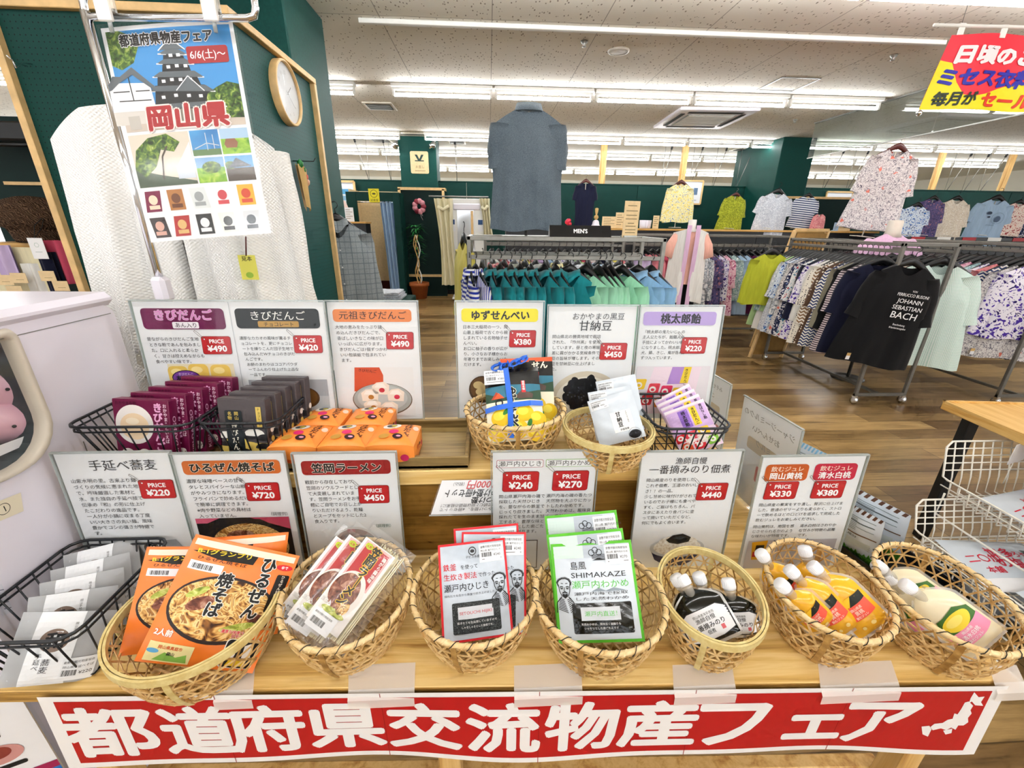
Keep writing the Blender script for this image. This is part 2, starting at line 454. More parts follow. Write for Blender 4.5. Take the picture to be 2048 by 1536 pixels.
a = MB(); a.rect(-9, -7, 24, 29, 'floor_planks', 0); struct(a, 'floor')
a = MB(); a.raw([(-9, -7, CEIL), (-9, WALLY, CEIL), (15, WALLY, CEIL), (15, -7, CEIL)], [(0, 1, 2, 3)], 'ceiling_board'); struct(a, 'ceiling')
a = MB(); a.raw([(-9, WALLY, CEIL), (-9, 22, CEIL), (15, 22, CEIL), (15, WALLY, CEIL)], [(0, 1, 2, 3)], 'cream_wall'); struct(a, 'ceiling_beyond')
a = MB(); a.box((3, 17.6, CEIL/2), (24, .1, CEIL), 'cream_wall'); struct(a, 'wall_far')
a = MB(); a.box((15.05, 15.9, CEIL/2), (.1, 12.2, CEIL), 'cream_wall'); struct(a, 'wall_right')
a = MB()
for i in range(20):
    x0 = -9+i*1.22
    a.box((x0+.608, WALLY+.04, WALLZ/2), (1.212, .08, WALLZ), 'teal_wall', b=.004)
a.box((3, WALLY+.04, WALLZ+.01), (24, .1, .02), 'teal_wall'); struct(a, 'wall_back')
a = MB(); a.box((3, WALLY-.012, .05), (24, .016, .1), 'dark_slot'); struct(a, 'baseboard_back')

# pillars that reach the ceiling
def pillar(x0, x1, y0, y1, name, label=None):
    a = MB(); a.box(((x0+x1)/2, (y0+y1)/2, CEIL/2), (x1-x0, y1-y0, CEIL-.002), 'teal_pillar', b=.01); return struct(a, name)
pl = on_y(798, 300, 9.55).x; pr_ = on_y(872, 300, 9.55).x
pillar(pl, pr_, 9.55, WALLY+.4, 'pillar_middle')
p2l = on_y(1557, 330, 8.75).x; p2r = on_y(1623, 330, 8.75).x
pillar(p2l, p2r, 8.75, WALLY+.6, 'pillar_right')
SX = -1.25                                      # the pegboard partition: its side face
FY = on_x(450, 30, SX).y
S1 = on_x(619, 168, SX).y
ST = on_x(560, 120, SX).z
FXL = on_y(95, 330, FY).x
pcr = on_y(574, 60, S1+.1).x
pillar(pcr-1.1, pcr, S1+.1, S1+.9, 'pillar_left')

# pegboard partition with pale wood trim
a = MB(); a.raw([(FXL, FY, 0), (SX, FY, 0), (SX, FY, ST), (FXL, FY, ST)], [(0, 1, 2, 3)], 'pegboard_front')
a.raw([(SX, FY, 0), (SX, S1, 0), (SX, S1, ST), (SX, FY, ST)], [(0, 1, 2, 3)], 'pegboard_side')
a.box(((FXL+SX)/2, FY+.03, ST/2), (SX-FXL-.01, .05, ST-.01), 'teal_dark'); a.box((SX-.03, (FY+S1)/2, ST/2), (.05, S1-FY-.01, ST-.01), 'teal_dark')
struct(a, 'wall_left_pegboard')
a = MB(); t = .035
a.box(((FXL+SX)/2-t/2, FY, ST+t/2), (SX-FXL+t, .07, t), 'pale_wood_trim', b=.003)
a.box((FXL-t/2, FY, ST/2), (t, .07, ST), 'pale_wood_trim', b=.003)
a.box((SX, (FY+S1)/2, ST+t/2), (.07, S1-FY+.07, t), 'pale_wood_trim', b=.003)
a.box((SX, S1+t/2, ST/2), (.07, t, ST), 'pale_wood_trim', b=.003)
struct(a, 'trim_1')

# timber posts and hanger rods that stand on the back wall
n = 0
for px in (640, 1204, 1364, 1872, 2012):
    p = on_y(px, 350, WALLY+.05); a = MB(); hh = CEIL-WALLZ-.03
    a.box((0, 0, hh/2), (.13, .06, hh), 'post_wood', b=.004)
    tag(a.build('timber_post', loc=(p.x, p.y, WALLZ+.02)), f'knotty timber post on the green back wall, {ORD[n]} from the left', 'post', 'timber posts on the back wall'); n += 1
n = 0
for px, dx in ((678, -.22), (738, -.22), (782, -.1), (914, -.02), (1325, .12), (1382, .16), (1428, .17), (1476, .22), (1652, .25), (1700, .25), (1900, .3), (1935, .3), (1968, .32)):
    p = on_y(px, 362, WALLY+.05); hh = CEIL-WALLZ-.02
    g = thing('ceiling_rod', f'thin metal stay rod above the green back wall, {ORD[n]} from the left', 'rod', (p.x, p.y, WALLZ+.02), 0, 'stay rods above the back wall'); n += 1
    b = MB(); b.tube([(0, 0, 0), (dx, 0, hh-.02)], .007, 'grey_steel', 6); b.tube([(0, .05, 0), (0, .05, hh)], .004, 'grey_steel', 6); b.build('rod', g)
    b = MB(); b.tube([(dx*.9, 0, hh*.88), (dx, 0, hh-.005)], .02, 'black_metal', 8); b.build('clamp', g)

# ------------------------------------------------------------------ lamps on the ceiling
ROWS = [(-2.0, -5, 7), (.55, -5, 7), (3.5, -5, 8), (6.2, -8, 5.2), (9.12, -8, 12), (11.1, -8, 13), (14.1, -8, 13), (-4.5, -5, 7)]
hb = MB(); hb.box((0, 0, -.02), (1.245, .11, .04), 'white_paint', b=.006)
hb.box((0, .0, -.05), (1.2, .05, .03), 'white_paint')
hb.box((-.6, 0, -.085), (.025, .04, .09), 'white_paint'); hb.box((.6, 0, -.085), (.025, .04, .09), 'white_paint')
hm = hb.mesh('housing')
tb = MB(); tb.tube([(-.59, 0, -.115), (.59, 0, -.115)], .019, 'tube_glow', 8); tm = tb.mesh('tube')
for ri, (y, xa, xb) in enumerate(ROWS):
    off = {3: on_z(783, 170, CEIL).x, 4: on_z(845, 262, CEIL).x}.get(ri, .05)
    xs = []; x = off
    while x+1.27 <= xb: xs.append(x+.63); x += 1.272
    x = off-(.42 if ri in (3, 4) else 0)
    while x-1.27 >= xa: xs.append(x-.63); x -= 1.272
    xs.sort(); nv = 0
    for x in xs:
        if ri == 2 and -1.2 > x: continue
        rowname = {0: 'behind the viewer', 1: 'above the viewer', 2: 'nearest the hanging sale banner', 3: 'just beyond the ceiling rail', 4: 'beside the ceiling air conditioner', 5: 'first beyond the green back wall', 6: 'second beyond the green back wall', 7: 'far behind the viewer'}[ri]
        g = thing('fluorescent_light', f'white tube light, {ORD[nv]} from the left in the row {rowname}', 'ceiling light', (x, y, CEIL-.001), 0, 'fluorescent lights on the ceiling'); nv += 1
        for nm, me in (('housing', hm), ('tube', tm)):
            o = bpy.data.objects.new(nm, me); C.objects.link(o); o.parent = g
# cable rail, speaker, sprinklers, hatch, vents, air conditioner
a = MB(); p = on_z(717, 41, CEIL-.02); q = on_z(1886, 88, CEIL-.02)
a.box(((p.x+q.x)/2, (p.y+q.y)/2, CEIL-.018), (q.x-p.x, .045, .034), 'white_paint', b=.004)
tag(a.build('cable_duct'), 'long white cable duct running across the speckled ceiling', 'cable duct')
p = on_z(1237, 104, CEIL-.01); g = thing('ceiling_speaker', 'round beige ceiling speaker above the grey polo shirt', 'speaker', (p.x, p.y, CEIL))
a = MB(); a.lathe([(.0, -.013), (.085, -.012)], 'cream_plastic', 28, cap=False); a.build('grille', g)
a = MB(); a.lathe([(.085, -.014), (.1, -.012), (.105, 0)], 'cream_plastic', 28, cap=False); a.build('rim', g)
for i, (x, y, lb) in enumerate(((1168, 90, 'small ceiling sprinkler head above the grey polo shirt'), (1786, 117, 'small ceiling sprinkler head left of the sale banner'), (1590, 243, 'small ceiling sprinkler head behind the ceiling air conditioner'))):
    p = on_z(x, y, CEIL-.03); a = MB(); a.lathe([(0, -.05), (.02, -.045), (.012, -.03), (.03, -.012), (.035, 0)], 'grey_steel', 14)
    tag(a.build('sprinkler', loc=(p.x, p.y, CEIL)), lb, 'sprinkler')
P = [on_z(x, y, CEIL-.002) for x, y in ((1515, 180), (1588, 181), (1637, 157), (1565, 155))]
c = sum(P, Vector())/4; wd = (P[1]-P[0]).length; dp = (P[3]-P[0]).length
a = MB(); 
for sx, sy, lx, ly in ((0, -1, wd, .02), (0, 1, wd, .02), (-1, 0, .02, dp), (1, 0, .02, dp)): a.box((sx*wd/2, sy*dp/2, -.004), (lx, ly, .008), 'grey_steel')
a.box((0, 0, -.001), (wd, dp, .002), 'ceiling_board')
tag(a.build('access_hatch', loc=(c.x, c.y, CEIL)), 'square access hatch set in the ceiling above the air conditioner', 'hatch')
P = [on_z(x, y, CEIL-.02) for x, y in ((1300, 254), (1433, 260), (1542, 217), (1358, 211))]
c = sum(P, Vector())/4
g = thing('air_conditioner', 'square ceiling cassette air conditioner with dark air slots', 'air conditioner', (c.x, c.y, CEIL), math.radians(-3))
a = MB(); a.box((0, 0, -.02), (1.15, 1.25, .04), 'white_plastic', b=.01); a.build('panel', g)
a = MB(); a.box((0, 0, -.043), (.72, .72, .012), 'grey_steel', b=.003)
for i in range(14): a.box((0, -.33+i*.05, -.05), (.68, .012, .006), 'cream_plastic')
a.build('intake_grille', g)
for sx, sy, lx, ly in ((0, -.47, .8, .07), (0, .47, .8, .07), (-.45, 0, .06, .8), (.45, 0, .06, .8)):
    a = MB(); a.box((sx, sy, -.042), (lx, ly, .006), 'dark_slot'); a.build('air_slot', g)
for i, (x, y, sx, sy, lb) in enumerate(((760, 213, .42, .42, 'square dark ceiling vent above the teal pegboard clock'), (762, 281, .4, .4, 'small square ceiling vent left of the middle green pillar'), (914, 285, .35, .35, 'small square ceiling vent right of the middle green pillar'), (822, 268, 1.1, .12, 'slim linear ceiling vent above the middle green pillar'), (1500, 300, .8, .3, 'long ceiling vent beside the green right pillar'))):
    p = on_z(x, y, CEIL-.01); g = thing('ceiling_vent', lb, 'vent', (p.x, p.y, CEIL))
    a = MB(); a.box((0, 0, -.008), (sx, sy, .016), 'cream_plastic', b=.004); a.build('frame', g)
    a = MB(); a.box((0, 0, -.018), (sx*.82, sy*.7, .006), 'dark_slot'); 
    for j in range(5): a.box((0, sy*(-.28+j*.14), -.022), (sx*.8, .012, .006), 'grey_steel')
    a.build('louvre', g)
# hanging smoke barrier of glass, on the right
a = MB(); g0 = on_z(1640, 272, CEIL); 
gx = 5.3; y0, y1 = 3.4, on_x(1640, 280, gx).y+.2
for i in range(4):
    ya = y0+(y1-y0)*i/4; yb = y0+(y1-y0)*(i+1)/4-.01
    a.box((gx, (ya+yb)/2, CEIL-.26), (.008, yb-ya, .5), 'smoke_glass')
a.box((gx, (y0+y1)/2, CEIL-.008), (.05, y1-y0, .016), 'grey_steel'); a.box((gx, (y0+y1)/2, CEIL-.515), (.014, y1-y0, .014), 'grey_steel')
tag(a.build('smoke_barrier'), 'clear glass smoke barrier hanging from the ceiling on the right', 'glass barrier')

# ================================================================== THE DISPLAY TABLE
TZ = .75; SZ = 1.003
g = thing('display_table', 'long pale plywood display table carrying the food fair baskets', 'table', (0, .4955, 0), math.radians(-1.88))
a = MB(); a.box((.045, .42, TZ-.012), (1.79, .84, .024), 'plywood', b=.002); a.build('tabletop', g)
a = MB(); a.box((.045, -.0006, TZ-.0125), (1.79, .002, .022), 'plywood_edge'); a.build('plywood_edge', g)
for sx in (-.78, -.09, .89):
    for sy in (.06, .78):
        a = MB(); a.box((sx, sy, (TZ-.024)/2), (.045, .045, TZ-.024), 'post_wood', b=.003); a.build('leg', g)
a = MB(); a.box((.055, .1, .3), (1.7, .03, .06), 'post_wood', b=.003); a.build('crossbar', g)

g = thing('display_riser', 'open-fronted plywood riser box standing on the display table', 'riser', (0, .785, TZ), 0)
x0, x1 = -.862, .545
a = MB(); a.box(((x0+x1)/2, .134, .235), (x1-x0, .268, .036), 'plywood', b=.002); a.build('top_board', g)
for x in (x0+.019, x1-.019):
    a = MB(); a.box((x, .134, .1085), (.038, .268, .217), 'plywood', b=.002); a.build('side_board', g)
a = MB(); a.box(((x0+x1)/2, .05, .1085), (x1-x0-.078, .012, .216), 'riser_panel'); a.build('back_panel', g)

tx0 = on_z(566, 835, SZ+.02).x; tx1 = on_z(936, 935, SZ+.025).x
g = thing('wooden_tray', 'shallow weathered wooden tray under the orange boxes', 'tray', ((tx0+tx1)/2, .884, SZ+.001), 0)
tw = tx1-tx0; td = .192
a = MB(); a.box((0, 0, .005), (tw, td, .008), 'tray_wood'); a.build('base', g)
a = MB()
for sy in (-1, 1): a.box((0, sy*(td/2-.005), .016), (tw, .01, .03), 'tray_rim', b=.002)
for sx in (-1, 1): a.box((sx*(tw/2-.005), 0, .016), (.01, td-.02, .03), 'tray_rim', b=.002)
a.build('rim', g)

# ------------------------------------------------------------------ the red fair banner, six taped sheets
mk_simple('banner_red', '#b50f16', .35, spec=.4, var=.03, scale=3); mk_simple('banner_white', '#f2f0ee', .4, var=.01)
BY = .4895
def bpl(px, py):
    q = on_y(px, py, BY)
    for _ in range(4): q = on_y(px, py, BY-.006-q.x*math.tan(math.radians(1.88)))
    return q
def bx(px, py=1450): return bpl(px, py).x
bl, br_ = bx(66, 1390), bx(2030, 1361)
rot_b = math.radians(-1.88)
def bfn(x, y, h):
    wv = .006*math.sin(x*7.3+.6)+.004*math.sin(x*15+1.2); t = (-y)/.22
    return (x, -.004-h-wv*t*.9-.004*t, y*(1+.02*math.sin(x*9.4+.8)))
bH = .176
g = thing('fair_banner', 'red paper banner with big white characters taped along the table front', 'banner', (0, BY, TZ+.001), rot_b)
a = MB(bfn); a.rect(bl, -bH, br_-bl, bH, 'banner_white', 0, 90, 4)
a.rect(bl+.024, -bH+.013, br_-bl-.05, bH-.024, 'banner_red', 2, 90, 4)
edges = [bl]+[bx(p, 1400) for p in (428, 760, 1079, 1390, 1700)]
for e in edges[1:]: a.line([(e, 0), (e+.002, -bH)], .0012, '#8f0d12', 3)
chars = [('都', 120, 312), ('道', 315, 470), ('府', 452, 610), ('県', 612, 770), ('交', 772, 925), ('流', 930, 1082), ('物', 1088, 1238), ('産', 1236, 1396), ('フ', 1392, 1535), ('ェ', 1572, 1690), ('ア', 1685, 1830)]
for ch, xa, xb in chars:
    xl, xr = bx(xa), bx(xb); vs, fs, wd = tmesh(ch, 0)
    mx0 = min(v[0] for v in vs); mx1 = max(v[0] for v in vs); my0 = min(v[1] for v in vs); my1 = max(v[1] for v in vs)
    sx = (xr-xl)/(mx1-mx0); yt, yb = (-.025, -.15) if ch != 'ェ' else (-.074, -.142)
    if ch == 'ア': yt = -.038
    if ch == 'フ': yt = -.036
    syy = (yt-yb)/(my1-my0)
    sl = -.12 if xa < 700 else (0 if xa < 1100 else .16)
    for k_ in range(17):
        rd = 0 if k_ == 16 else (.0043 if k_ < 8 else .0024); ax, ay = rd*math.cos(k_*PI/4), rd*math.sin(k_*PI/4)
        a.raw([bfn(xl+.005+(vx-mx0)*sx*.93+ax, yb+.005+(vy-my0)*syy*.93+ay, (4+k_*.05)*LE) for vx, vy in vs], fs, 'banner_white')
# white map of the islands
def mp(px, py): p = bpl(px, py); return (p.x, p.z-TZ-.001)
for pts in ([(1950, 1385), (1958, 1394), (1970, 1393), (1962, 1403), (1966, 1410), (1950, 1409), (1944, 1402), (1938, 1405), (1942, 1396)],
            [(1930, 1404), (1938, 1402), (1946, 1410), (1940, 1418), (1942, 1424), (1934, 1432), (1934, 1440), (1924, 1446), (1914, 1446), (1908, 1454), (1900, 1450), (1890, 1455), (1880, 1452), (1864, 1456), (1860, 1450), (1868, 1444), (1884, 1442), (1894, 1436), (1904, 1434), (1908, 1424), (1914, 1426), (1922, 1416), (1926, 1410)],
            [(1884, 1456), (1902, 1452), (1900, 1460), (1888, 1463)],
            [(1843, 1450), (1858, 1448), (1862, 1454), (1854, 1468), (1844, 1464)]):
    a.poly([mp(*p) for p in pts], 'banner_white', 4)
a.build('sheet', g)
# tapes over the table edge
for i, (xa, xb, yb, lb) in enumerate(((430, 508, 1336, 'clear tape strip holding the banner below the basket of orange noodle pouches'), (697, 830, 1330, 'clear tape strip holding the banner below the basket of long noodle packs'), (1028, 1163, 1331, 'clear tape strip holding the banner between the two baskets of edged pouches'),
        (1345, 1466, 1330, 'clear tape strip holding the banner below the basket of black pouches'), (1636, 1788, 1327, 'clear tape strip holding the banner below the basket of yellow drinks'), (1978, 2036, 1332, 'clear tape strip holding the banner at the table corner near the map'))):
    p = on_z(xa, yb, TZ+.001); q = on_z(xb, yb, TZ+.001); fe = .495-math.tan(math.radians(1.88))*(p.x+q.x)/2
    L = p.y-fe; x0_, x1_ = on_y(xa, 1376, fe).x, on_y(xb, 1376, fe).x
    a = MB(lambda x, y, h: (x, y, h)); n_ = 6
    vs = [(p.x, p.y, .0008), (q.x, p.y, .0008), (x0_, fe-.002, .0008), (x1_, fe-.002, .0008), (x0_, fe-.0125, -.012), (x1_, fe-.0125, -.012), (x0_, fe-.0135, -.03), (x1_, fe-.0135, -.03)]
    a.raw(vs, [(0, 2, 3, 1), (2, 4, 5, 3), (4, 6, 7, 5)], 'tape')
    tag(a.build('tape_strip', loc=(0, 0, TZ)), lb, 'tape', 'tape strips along the banner')

# ------------------------------------------------------------------ food photographs printed on cards: procedural
def mk_food(name, stops, scale, dist=2, sx=1, sy=1, rot=.5, detail=2):
    k = NT(name); n = k.noise(k.co(scale=(sx, 1, sy), rot=(0, rot, 0)), scale, detail, .55, dist)
    k.col(k.ramp(n.outputs[0], stops)); k.set(.4, 0, .3); return reg(name, k)
mk_food('noodle_print', [(.32, '#3a1c0a'), (.4, '#a0682a'), (.46, '#e2b266'), (.52, '#f0d494'), (.56, '#8a5320'), (.62, '#dca85a'), (.7, '#f2dba0'), (.8, '#6f4418')], 30, 2.6)
mk_food('meat_print', [(.3, '#2b120b'), (.45, '#6b3624'), (.55, '#8d5440'), (.68, '#c69a80'), (.8, '#4a2317')], 60, 1.2)
mk_food('rice_print', [(.3, '#cfc3b4'), (.5, '#f3ece2'), (.7, '#ffffff')], 160, 0)
mk_food('bean_print', [(.3, '#050507'), (.55, '#17171d'), (.7, '#3c3d49')], 120, .4)
mk_food('cabbage_print', [(.3, '#6b7a1d'), (.5, '#b4bd52'), (.7, '#dfe29b')], 50, 2)
mk_food('hijiki_print', [(.35, '#0d0f0f'), (.55, '#23282a'), (.7, '#6d7474')], 260, 3)
mk_food('sky_print', [(.3, '#2f78b8'), (.6, '#4f9fd8'), (.75, '#b7dcf2')], 12, 1)
mk_food('tree_print', [(.3, '#12260f'), (.5, '#3d6420'), (.65, '#86a03a'), (.8, '#c7cf86')], 90, 1)
mk_food('grass_print', [(.3, '#4b8f1f'), (.6, '#9cc63c'), (.8, '#c9d56a')], 60, 1)
mk_food('moss_grass', [(.35, '#1d4a12'), (.5, '#4b9122'), (.65, '#86c442')], 300, 1, 3, 1, 0)

RED = '#bd1c22'
def price_tag(a, x, y, yen, s=1.0):
    """x, y: lower left, mm"""
    a.rrect(x-1, y-1, 66*s, 43*s, 5*s, '#7d1015', 2, .04); a.rrect(x, y, 64*s, 41*s, 4.5*s, RED, 3, .04)
    a.text('PRICE', x+34*s, y+25.5*s, 13*s, '#ffffff', .022, 'c', 4)
    a.text('¥'+yen, x+33*s, y+6*s, 19.5*s, '#ffffff', .03, 'c', 4, sx=1.08)
    a.ell(x+8*s, y+35*s, 1.6*s, 1.6*s, '#ffffff', 4, 10)
    pts = [(x+8*s, y+35*s), (x-4*s, y+44*s), (x-12*s, y+53*s), (x-10*s, y+56*s), (x-3*s, y+50*s), (x+7*s, y+37*s)]
    a.line(pts, .8, '#6a5a52', 4)
def blk(a, ls, x, y, size=10.4, lead=13.6, m='#2c2c2e', dx=0): a.lines(ls, x, y, size, lead, m, .004, 2, .05, dx)

def art_k1(a):
    a.rrect(14, 234, 182, 48, 9, '#6b1048', 1); a.text('きびだんご', 105, 257, 26, '#d98cc4', .03, 'c', 3, out='#f6dcee', ow=.02)
    a.rrect(78, 236, 58, 15, 3, '#f4eef2', 2); a.text('あん入り', 107, 239, 12.5, '#40203a', .006, 'c', 3)
    blk(a, ['昔ながらのきびだんご生地', 'ときな粉であんを包みまし', 'た。口に入れると柔らか', 'く、甘さは控えめながらも', '食べやすい味です。'], 14, 208, 9.6, 13.4, dx=2)
    price_tag(a, 134, 176, '490')
    a.rect(46, 60, 150, 92, '#e7d9b8', 1)
    for x, y in ((68, 125), (115, 130), (165, 128)):
        a.rrect(x-24, y-22, 46, 44, 12, '#e9c25a', 2); a.ell(x-4, y+8, 13, 8, '#f6dd93', 3)
    a.ell(84, 118, 31, 17, '#7b3aa0', 4); a.ell(84, 118, 33, 19, '#1f0f2b', 3.6); a.text('あん入', 84, 110, 17, '#120a16', .02, 'c', 5); a.text('きびだんご', 84, 125, 7, '#f2d5f4', .01, 'c', 5)
def art_k2(a):
    a.rrect(10, 236, 188, 46, 9, '#14181a', 1); a.text('きびだんご', 104, 257, 23, '#f3f1ea', .0, 'c', 3, sx=1.1)
    a.rrect(58, 239, 92, 14, 3, '#b98d3f', 2); a.text('チョコレート', 104, 241.5, 11.5, '#15130f', .008, 'c', 3)
    blk(a, ['濃厚なカカオの風味が薫るチ', 'ョコレートを、更にチョコレ', 'ートを練りこんだ団子生地で', '包み込んだWチョコのきびだ', 'んごです。', 'お餅のまわりはココアパウダ', 'ーでふんわり仕上げた上品な', '一品です。'], 10, 210, 9, 12.6, dx=1.4)
    price_tag(a, 132, 178, '420')
    a.rect(14, 8, 184, 104, '#a9abb0', 1); a.rect(14, 8, 184, 62, '#c4c4c6', 1.5)
    a.ell(140, 66, 36, 27, '#5c3a1c', 2); a.ell(138, 68, 33, 24, '#7a5023', 3); a.ell(130, 76, 16, 9, '#94672f', 4); a.ell(66, 40, 26, 20, '#1d1512', 3)
def art_k3(a):
    a.rrect(12, 250, 184, 30, 8, '#e5813c', 1); a.text('元祖きびだんご', 104, 258, 21, '#3a1408', .006, 'c', 3, slant=.06, sx=1.08)
    blk(a, ['大地の恵みをたっぷり詰', 'め込んだきびだんごで、', '香ばしいきなこの味が口', 'いっぱいに広がります。', 'きびだんごは1個ずつかわ', 'いい包装紙で包まれてい', 'ます。'], 14, 234, 10, 13.6, dx=1)
    price_tag(a, 132, 184, '490')
    a.rect(42, 10, 150, 128, '#eceaea', 1); a.poly([(44, 76), (50, 138), (110, 138), (118, 118), (116, 78)], '#cf4a1e', 2); a.text('きびだんご', 80, 126, 9, '#5a1608', .01, 'c', 3, rot=-.1)
    a.ell(112, 54, 74, 43, '#6b5440', 2, 36); a.ell(112, 55, 72, 41, '#a9adaa', 3, 36); a.ell(112, 58, 62, 34, '#bcc0bd', 4, 36)
    for x, y, c in ((110, 84, '#c22a3c'), (82, 66, '#b4742c'), (146, 66, '#d02a4c'), (86, 38, '#b4742c'), (128, 32, '#c21a52')):
        a.poly([(x-20, y-15), (x+18, y-17), (x+21, y+8), (x+8, y+17), (x-10, y+15), (x-22, y+6)], '#efdfcf', 5); a.poly([(x-16, y+2), (x+15, y+1), (x+6, y+13), (x-9, y+12)], '#f8eee4', 5.5); a.ell(x+2, y-5, 7, 6, c, 6)
def art_k4(a):
    a.rrect(12, 250, 186, 32, 8, '#f2e21c', 1); a.text('ゆずせんべい', 105, 257, 24, '#14140c', .03, 'c', 3)
    blk(a, ['日本三大稲荷の一つ、岡', '山最上稲荷で古くから親', 'しまれている名物柚子せ', 'んべい。', 'お口に柚子の香りが広が', 'り、小さなお子様からお', '年寄りまでお楽しみいた', 'だけます。'], 14, 234, 10, 13.4)
    price_tag(a, 128, 188, '380')
    a.ell(60, 78, 34, 36, '#4a3018', 2); a.ell(60, 80, 30, 31, '#6b4a28', 3)
    for x, y in ((50, 90), (68, 84), (56, 72), (72, 68)): a.ell(x, y, 13, 10, '#d9c08a', 4)
def art_k5(a):
    a.text('おかやまの黒豆', 118, 266, 18, '#333336', .0, 'c', 2, slant=.08); a.text('甘納豆', 112, 240, 27, '#26262a', .006, 'c', 2, slant=.05)
    blk(a, ['岡山県北の勝英地域で栽培', 'された、『作州黒』を使用', 'しています。昼と夜の寒暖', '差に霧がかかる気候条件で', '豆の旨味が増します。その', '豆を甘納豆に仕上げまし', 'た。'], 10, 220, 9.8, 13.6)
    price_tag(a, 128, 166, '450')
    a.ell(100, 62, 88, 74, '#d8cbb6', 1, 40); a.ell(100, 60, 76, 62, '#ece4d6', 2, 40)
    rr = random.Random(5)
    a.ell(96, 76, 46, 42, '#0b0b0f', 2.8)
    for i in range(110):
        r = rr.random()**.5; t = rr.random()*6.28; a.ell(96+50*r*math.cos(t), 76+47*r*math.sin(t), 9, 7, '#0e0e13' if i % 3 else '#1d1d26', 3+i*.02, 10, rr.random()*3); 
    for i in range(24):
        r = rr.random()**.5; t = rr.random()*6.28; a.ell(96+48*r*math.cos(t), 78+44*r*math.sin(t), 2.4, 1.6, '#5a5c6c', 5, 8, rr.random()*3)
def art_k6(a):
    a.rrect(8, 250, 188, 34, 8, '#b9a0dc', 1); a.text('桃太郎飴', 104, 257, 26, '#18121c', .03, 'c', 3)
    blk(a, ['『桃太郎の鬼たいじ』の', '主人公たちが、飴職人の', '手技によってかわいい飴', 'になりました。桃太郎、', '犬、猿、きじ、鬼が各1個', 'ずつ入っています。'], 10, 230, 10, 13.4)
    price_tag(a, 114, 178, '220')
    a.rect(4, 14, 196, 130, '#e8dfe4', 1); a.poly([(16, 14), (50, 142), (176, 142), (160, 14)], '#f3dbe6', 2)
    a.poly([(88, 96), (98, 142), (140, 142), (134, 96)], '#b48ad0', 3); a.poly([(122, 98), (130, 142), (150, 142), (144, 98)], '#f2cf2c', 3.5); a.text('きびだんご', 136, 130, 9, '#1c1408', .01, 'c', 5, vert=True)
    for x, y, c in ((50, 84, '#d93a4a'), (84, 78, '#e0305a'), (116, 72, '#f0c428'), (34, 52, '#c9242c'), (70, 46, '#ef8a28'), (104, 42, '#e8c62a'), (140, 54, '#e04a6a'), (12, 96, '#f0c428')):
        a.rrect(x-14, y-14, 30, 28, 4, c, 4, .2); a.ell(x+1, y-2, 9, 8, '#f7ece4', 5); a.ell(x+1, y-3, 5, 4, c, 5.5)
def art_c1(a):
    a.text('手延べ蕎麦', 118, 262, 25, '#3a3a3c', .0, 'c', 2)
    blk(a, ['山紫水明の里。古来より麺', 'づくりの気候に恵まれた地', 'で、吟味厳選した素材と', '水、また独自の手延べ技で', '伝承の『和』の形に仕上げ', 'たこだわりの逸品です。', '一人分が小鍋に収まる丁度', 'いい大きさの丸い麺。風味', '豊かでコシの強さが特徴で', 'す。'], 14, 234, 10, 13.6, dx=1.0)
    price_tag(a, 136, 196, '220')
    a.poly([(70, 88), (176, 96), (200, 50), (190, 4), (96, 0)], '#a9adb2', 1); a.poly([(98, 92), (148, 95), (172, 30), (120, 20)], '#e9e9ea', 2); a.ring(124, 76, 9, 15, '#6f6259', 3); a.text('和', 124, 68, 20, '#141414', .03, 'c', 4)
def art_c2(a):
    a.rrect(14, 252, 186, 31, 8, '#cf6a2c', 1); a.text('ひるぜん焼そば', 107, 259, 22.5, '#17120c', .03, 'c', 3, out='#f6e6d2', ow=.03, sx=1.04)
    blk(a, ['濃厚な味噌ベースの甘辛', 'タレとスパイシーな山椒', 'がやみつきになります。', 'フライパンで炒めるだけ', 'で簡単に調理できます。', '※肉や野菜などの具材は', '入っていません。'], 14, 234, 10, 13.6, dx=1.2)
    price_tag(a, 124, 190, '720'); a.text('（調理例）', 158, 154, 9, '#555555', 0, 'l', 2)
    a.rect(12, 12, 186, 138, '#15110f', 1); a.poly([(12, 138), (12, 150), (60, 150), (34, 138)], '#d05a78', 2); a.poly([(120, 150), (198, 150), (198, 120)], '#c04460', 2); a.poly([(60, 148), (140, 146), (198, 110), (198, 60), (180, 30), (40, 30), (20, 80), (30, 120)], '#1f1c1e', 2.2)
    a.ell(110, 78, 78, 58, 'noodle_print', 3, 40); a.ell(96, 104, 30, 16, 'meat_print', 4); a.ell(136, 88, 24, 14, 'meat_print', 4); a.ell(58, 84, 18, 9, 'cabbage_print', 4); a.ell(168, 80, 16, 30, 'cabbage_print', 4)
def art_c3(a):
    a.rrect(12, 250, 186, 32, 8, '#9a1518', 1); a.text('笠岡ラーメン', 105, 257, 23, '#140c0a', .03, 'c', 3, out='#f4e2d8', ow=.03, sx=1.06)
    blk(a, ['戦前から存在しており、', '笠岡のソウルフードとし', 'て大変親しまれていま', 'す。笠岡ラーメンをお手', '軽にご自宅でお召し上が', 'りいただけるよう、乾麺', 'とスープをセットにした2', '食入りです。'], 14, 230, 10, 13.4, dx=1)
    price_tag(a, 124, 182, '450'); a.text('（調理例）', 148, 122, 9, '#5c8276', 0, 'l', 2)
    a.ell(105, 62, 60, 62, '#d6d0cc', 1, 40); a.ell(105, 64, 54, 55, '#7b4a22', 2, 40); a.ell(102, 70, 40, 38, 'meat_print', 3); a.ell(140, 88, 20, 12, '#2e3d1c', 3.4, rot=-.6); a.ell(62, 70, 8, 16, '#3a66a8', 2.4); a.text('笠岡', 98, 112, 9, '#b0352c', .02, 'c', 4)
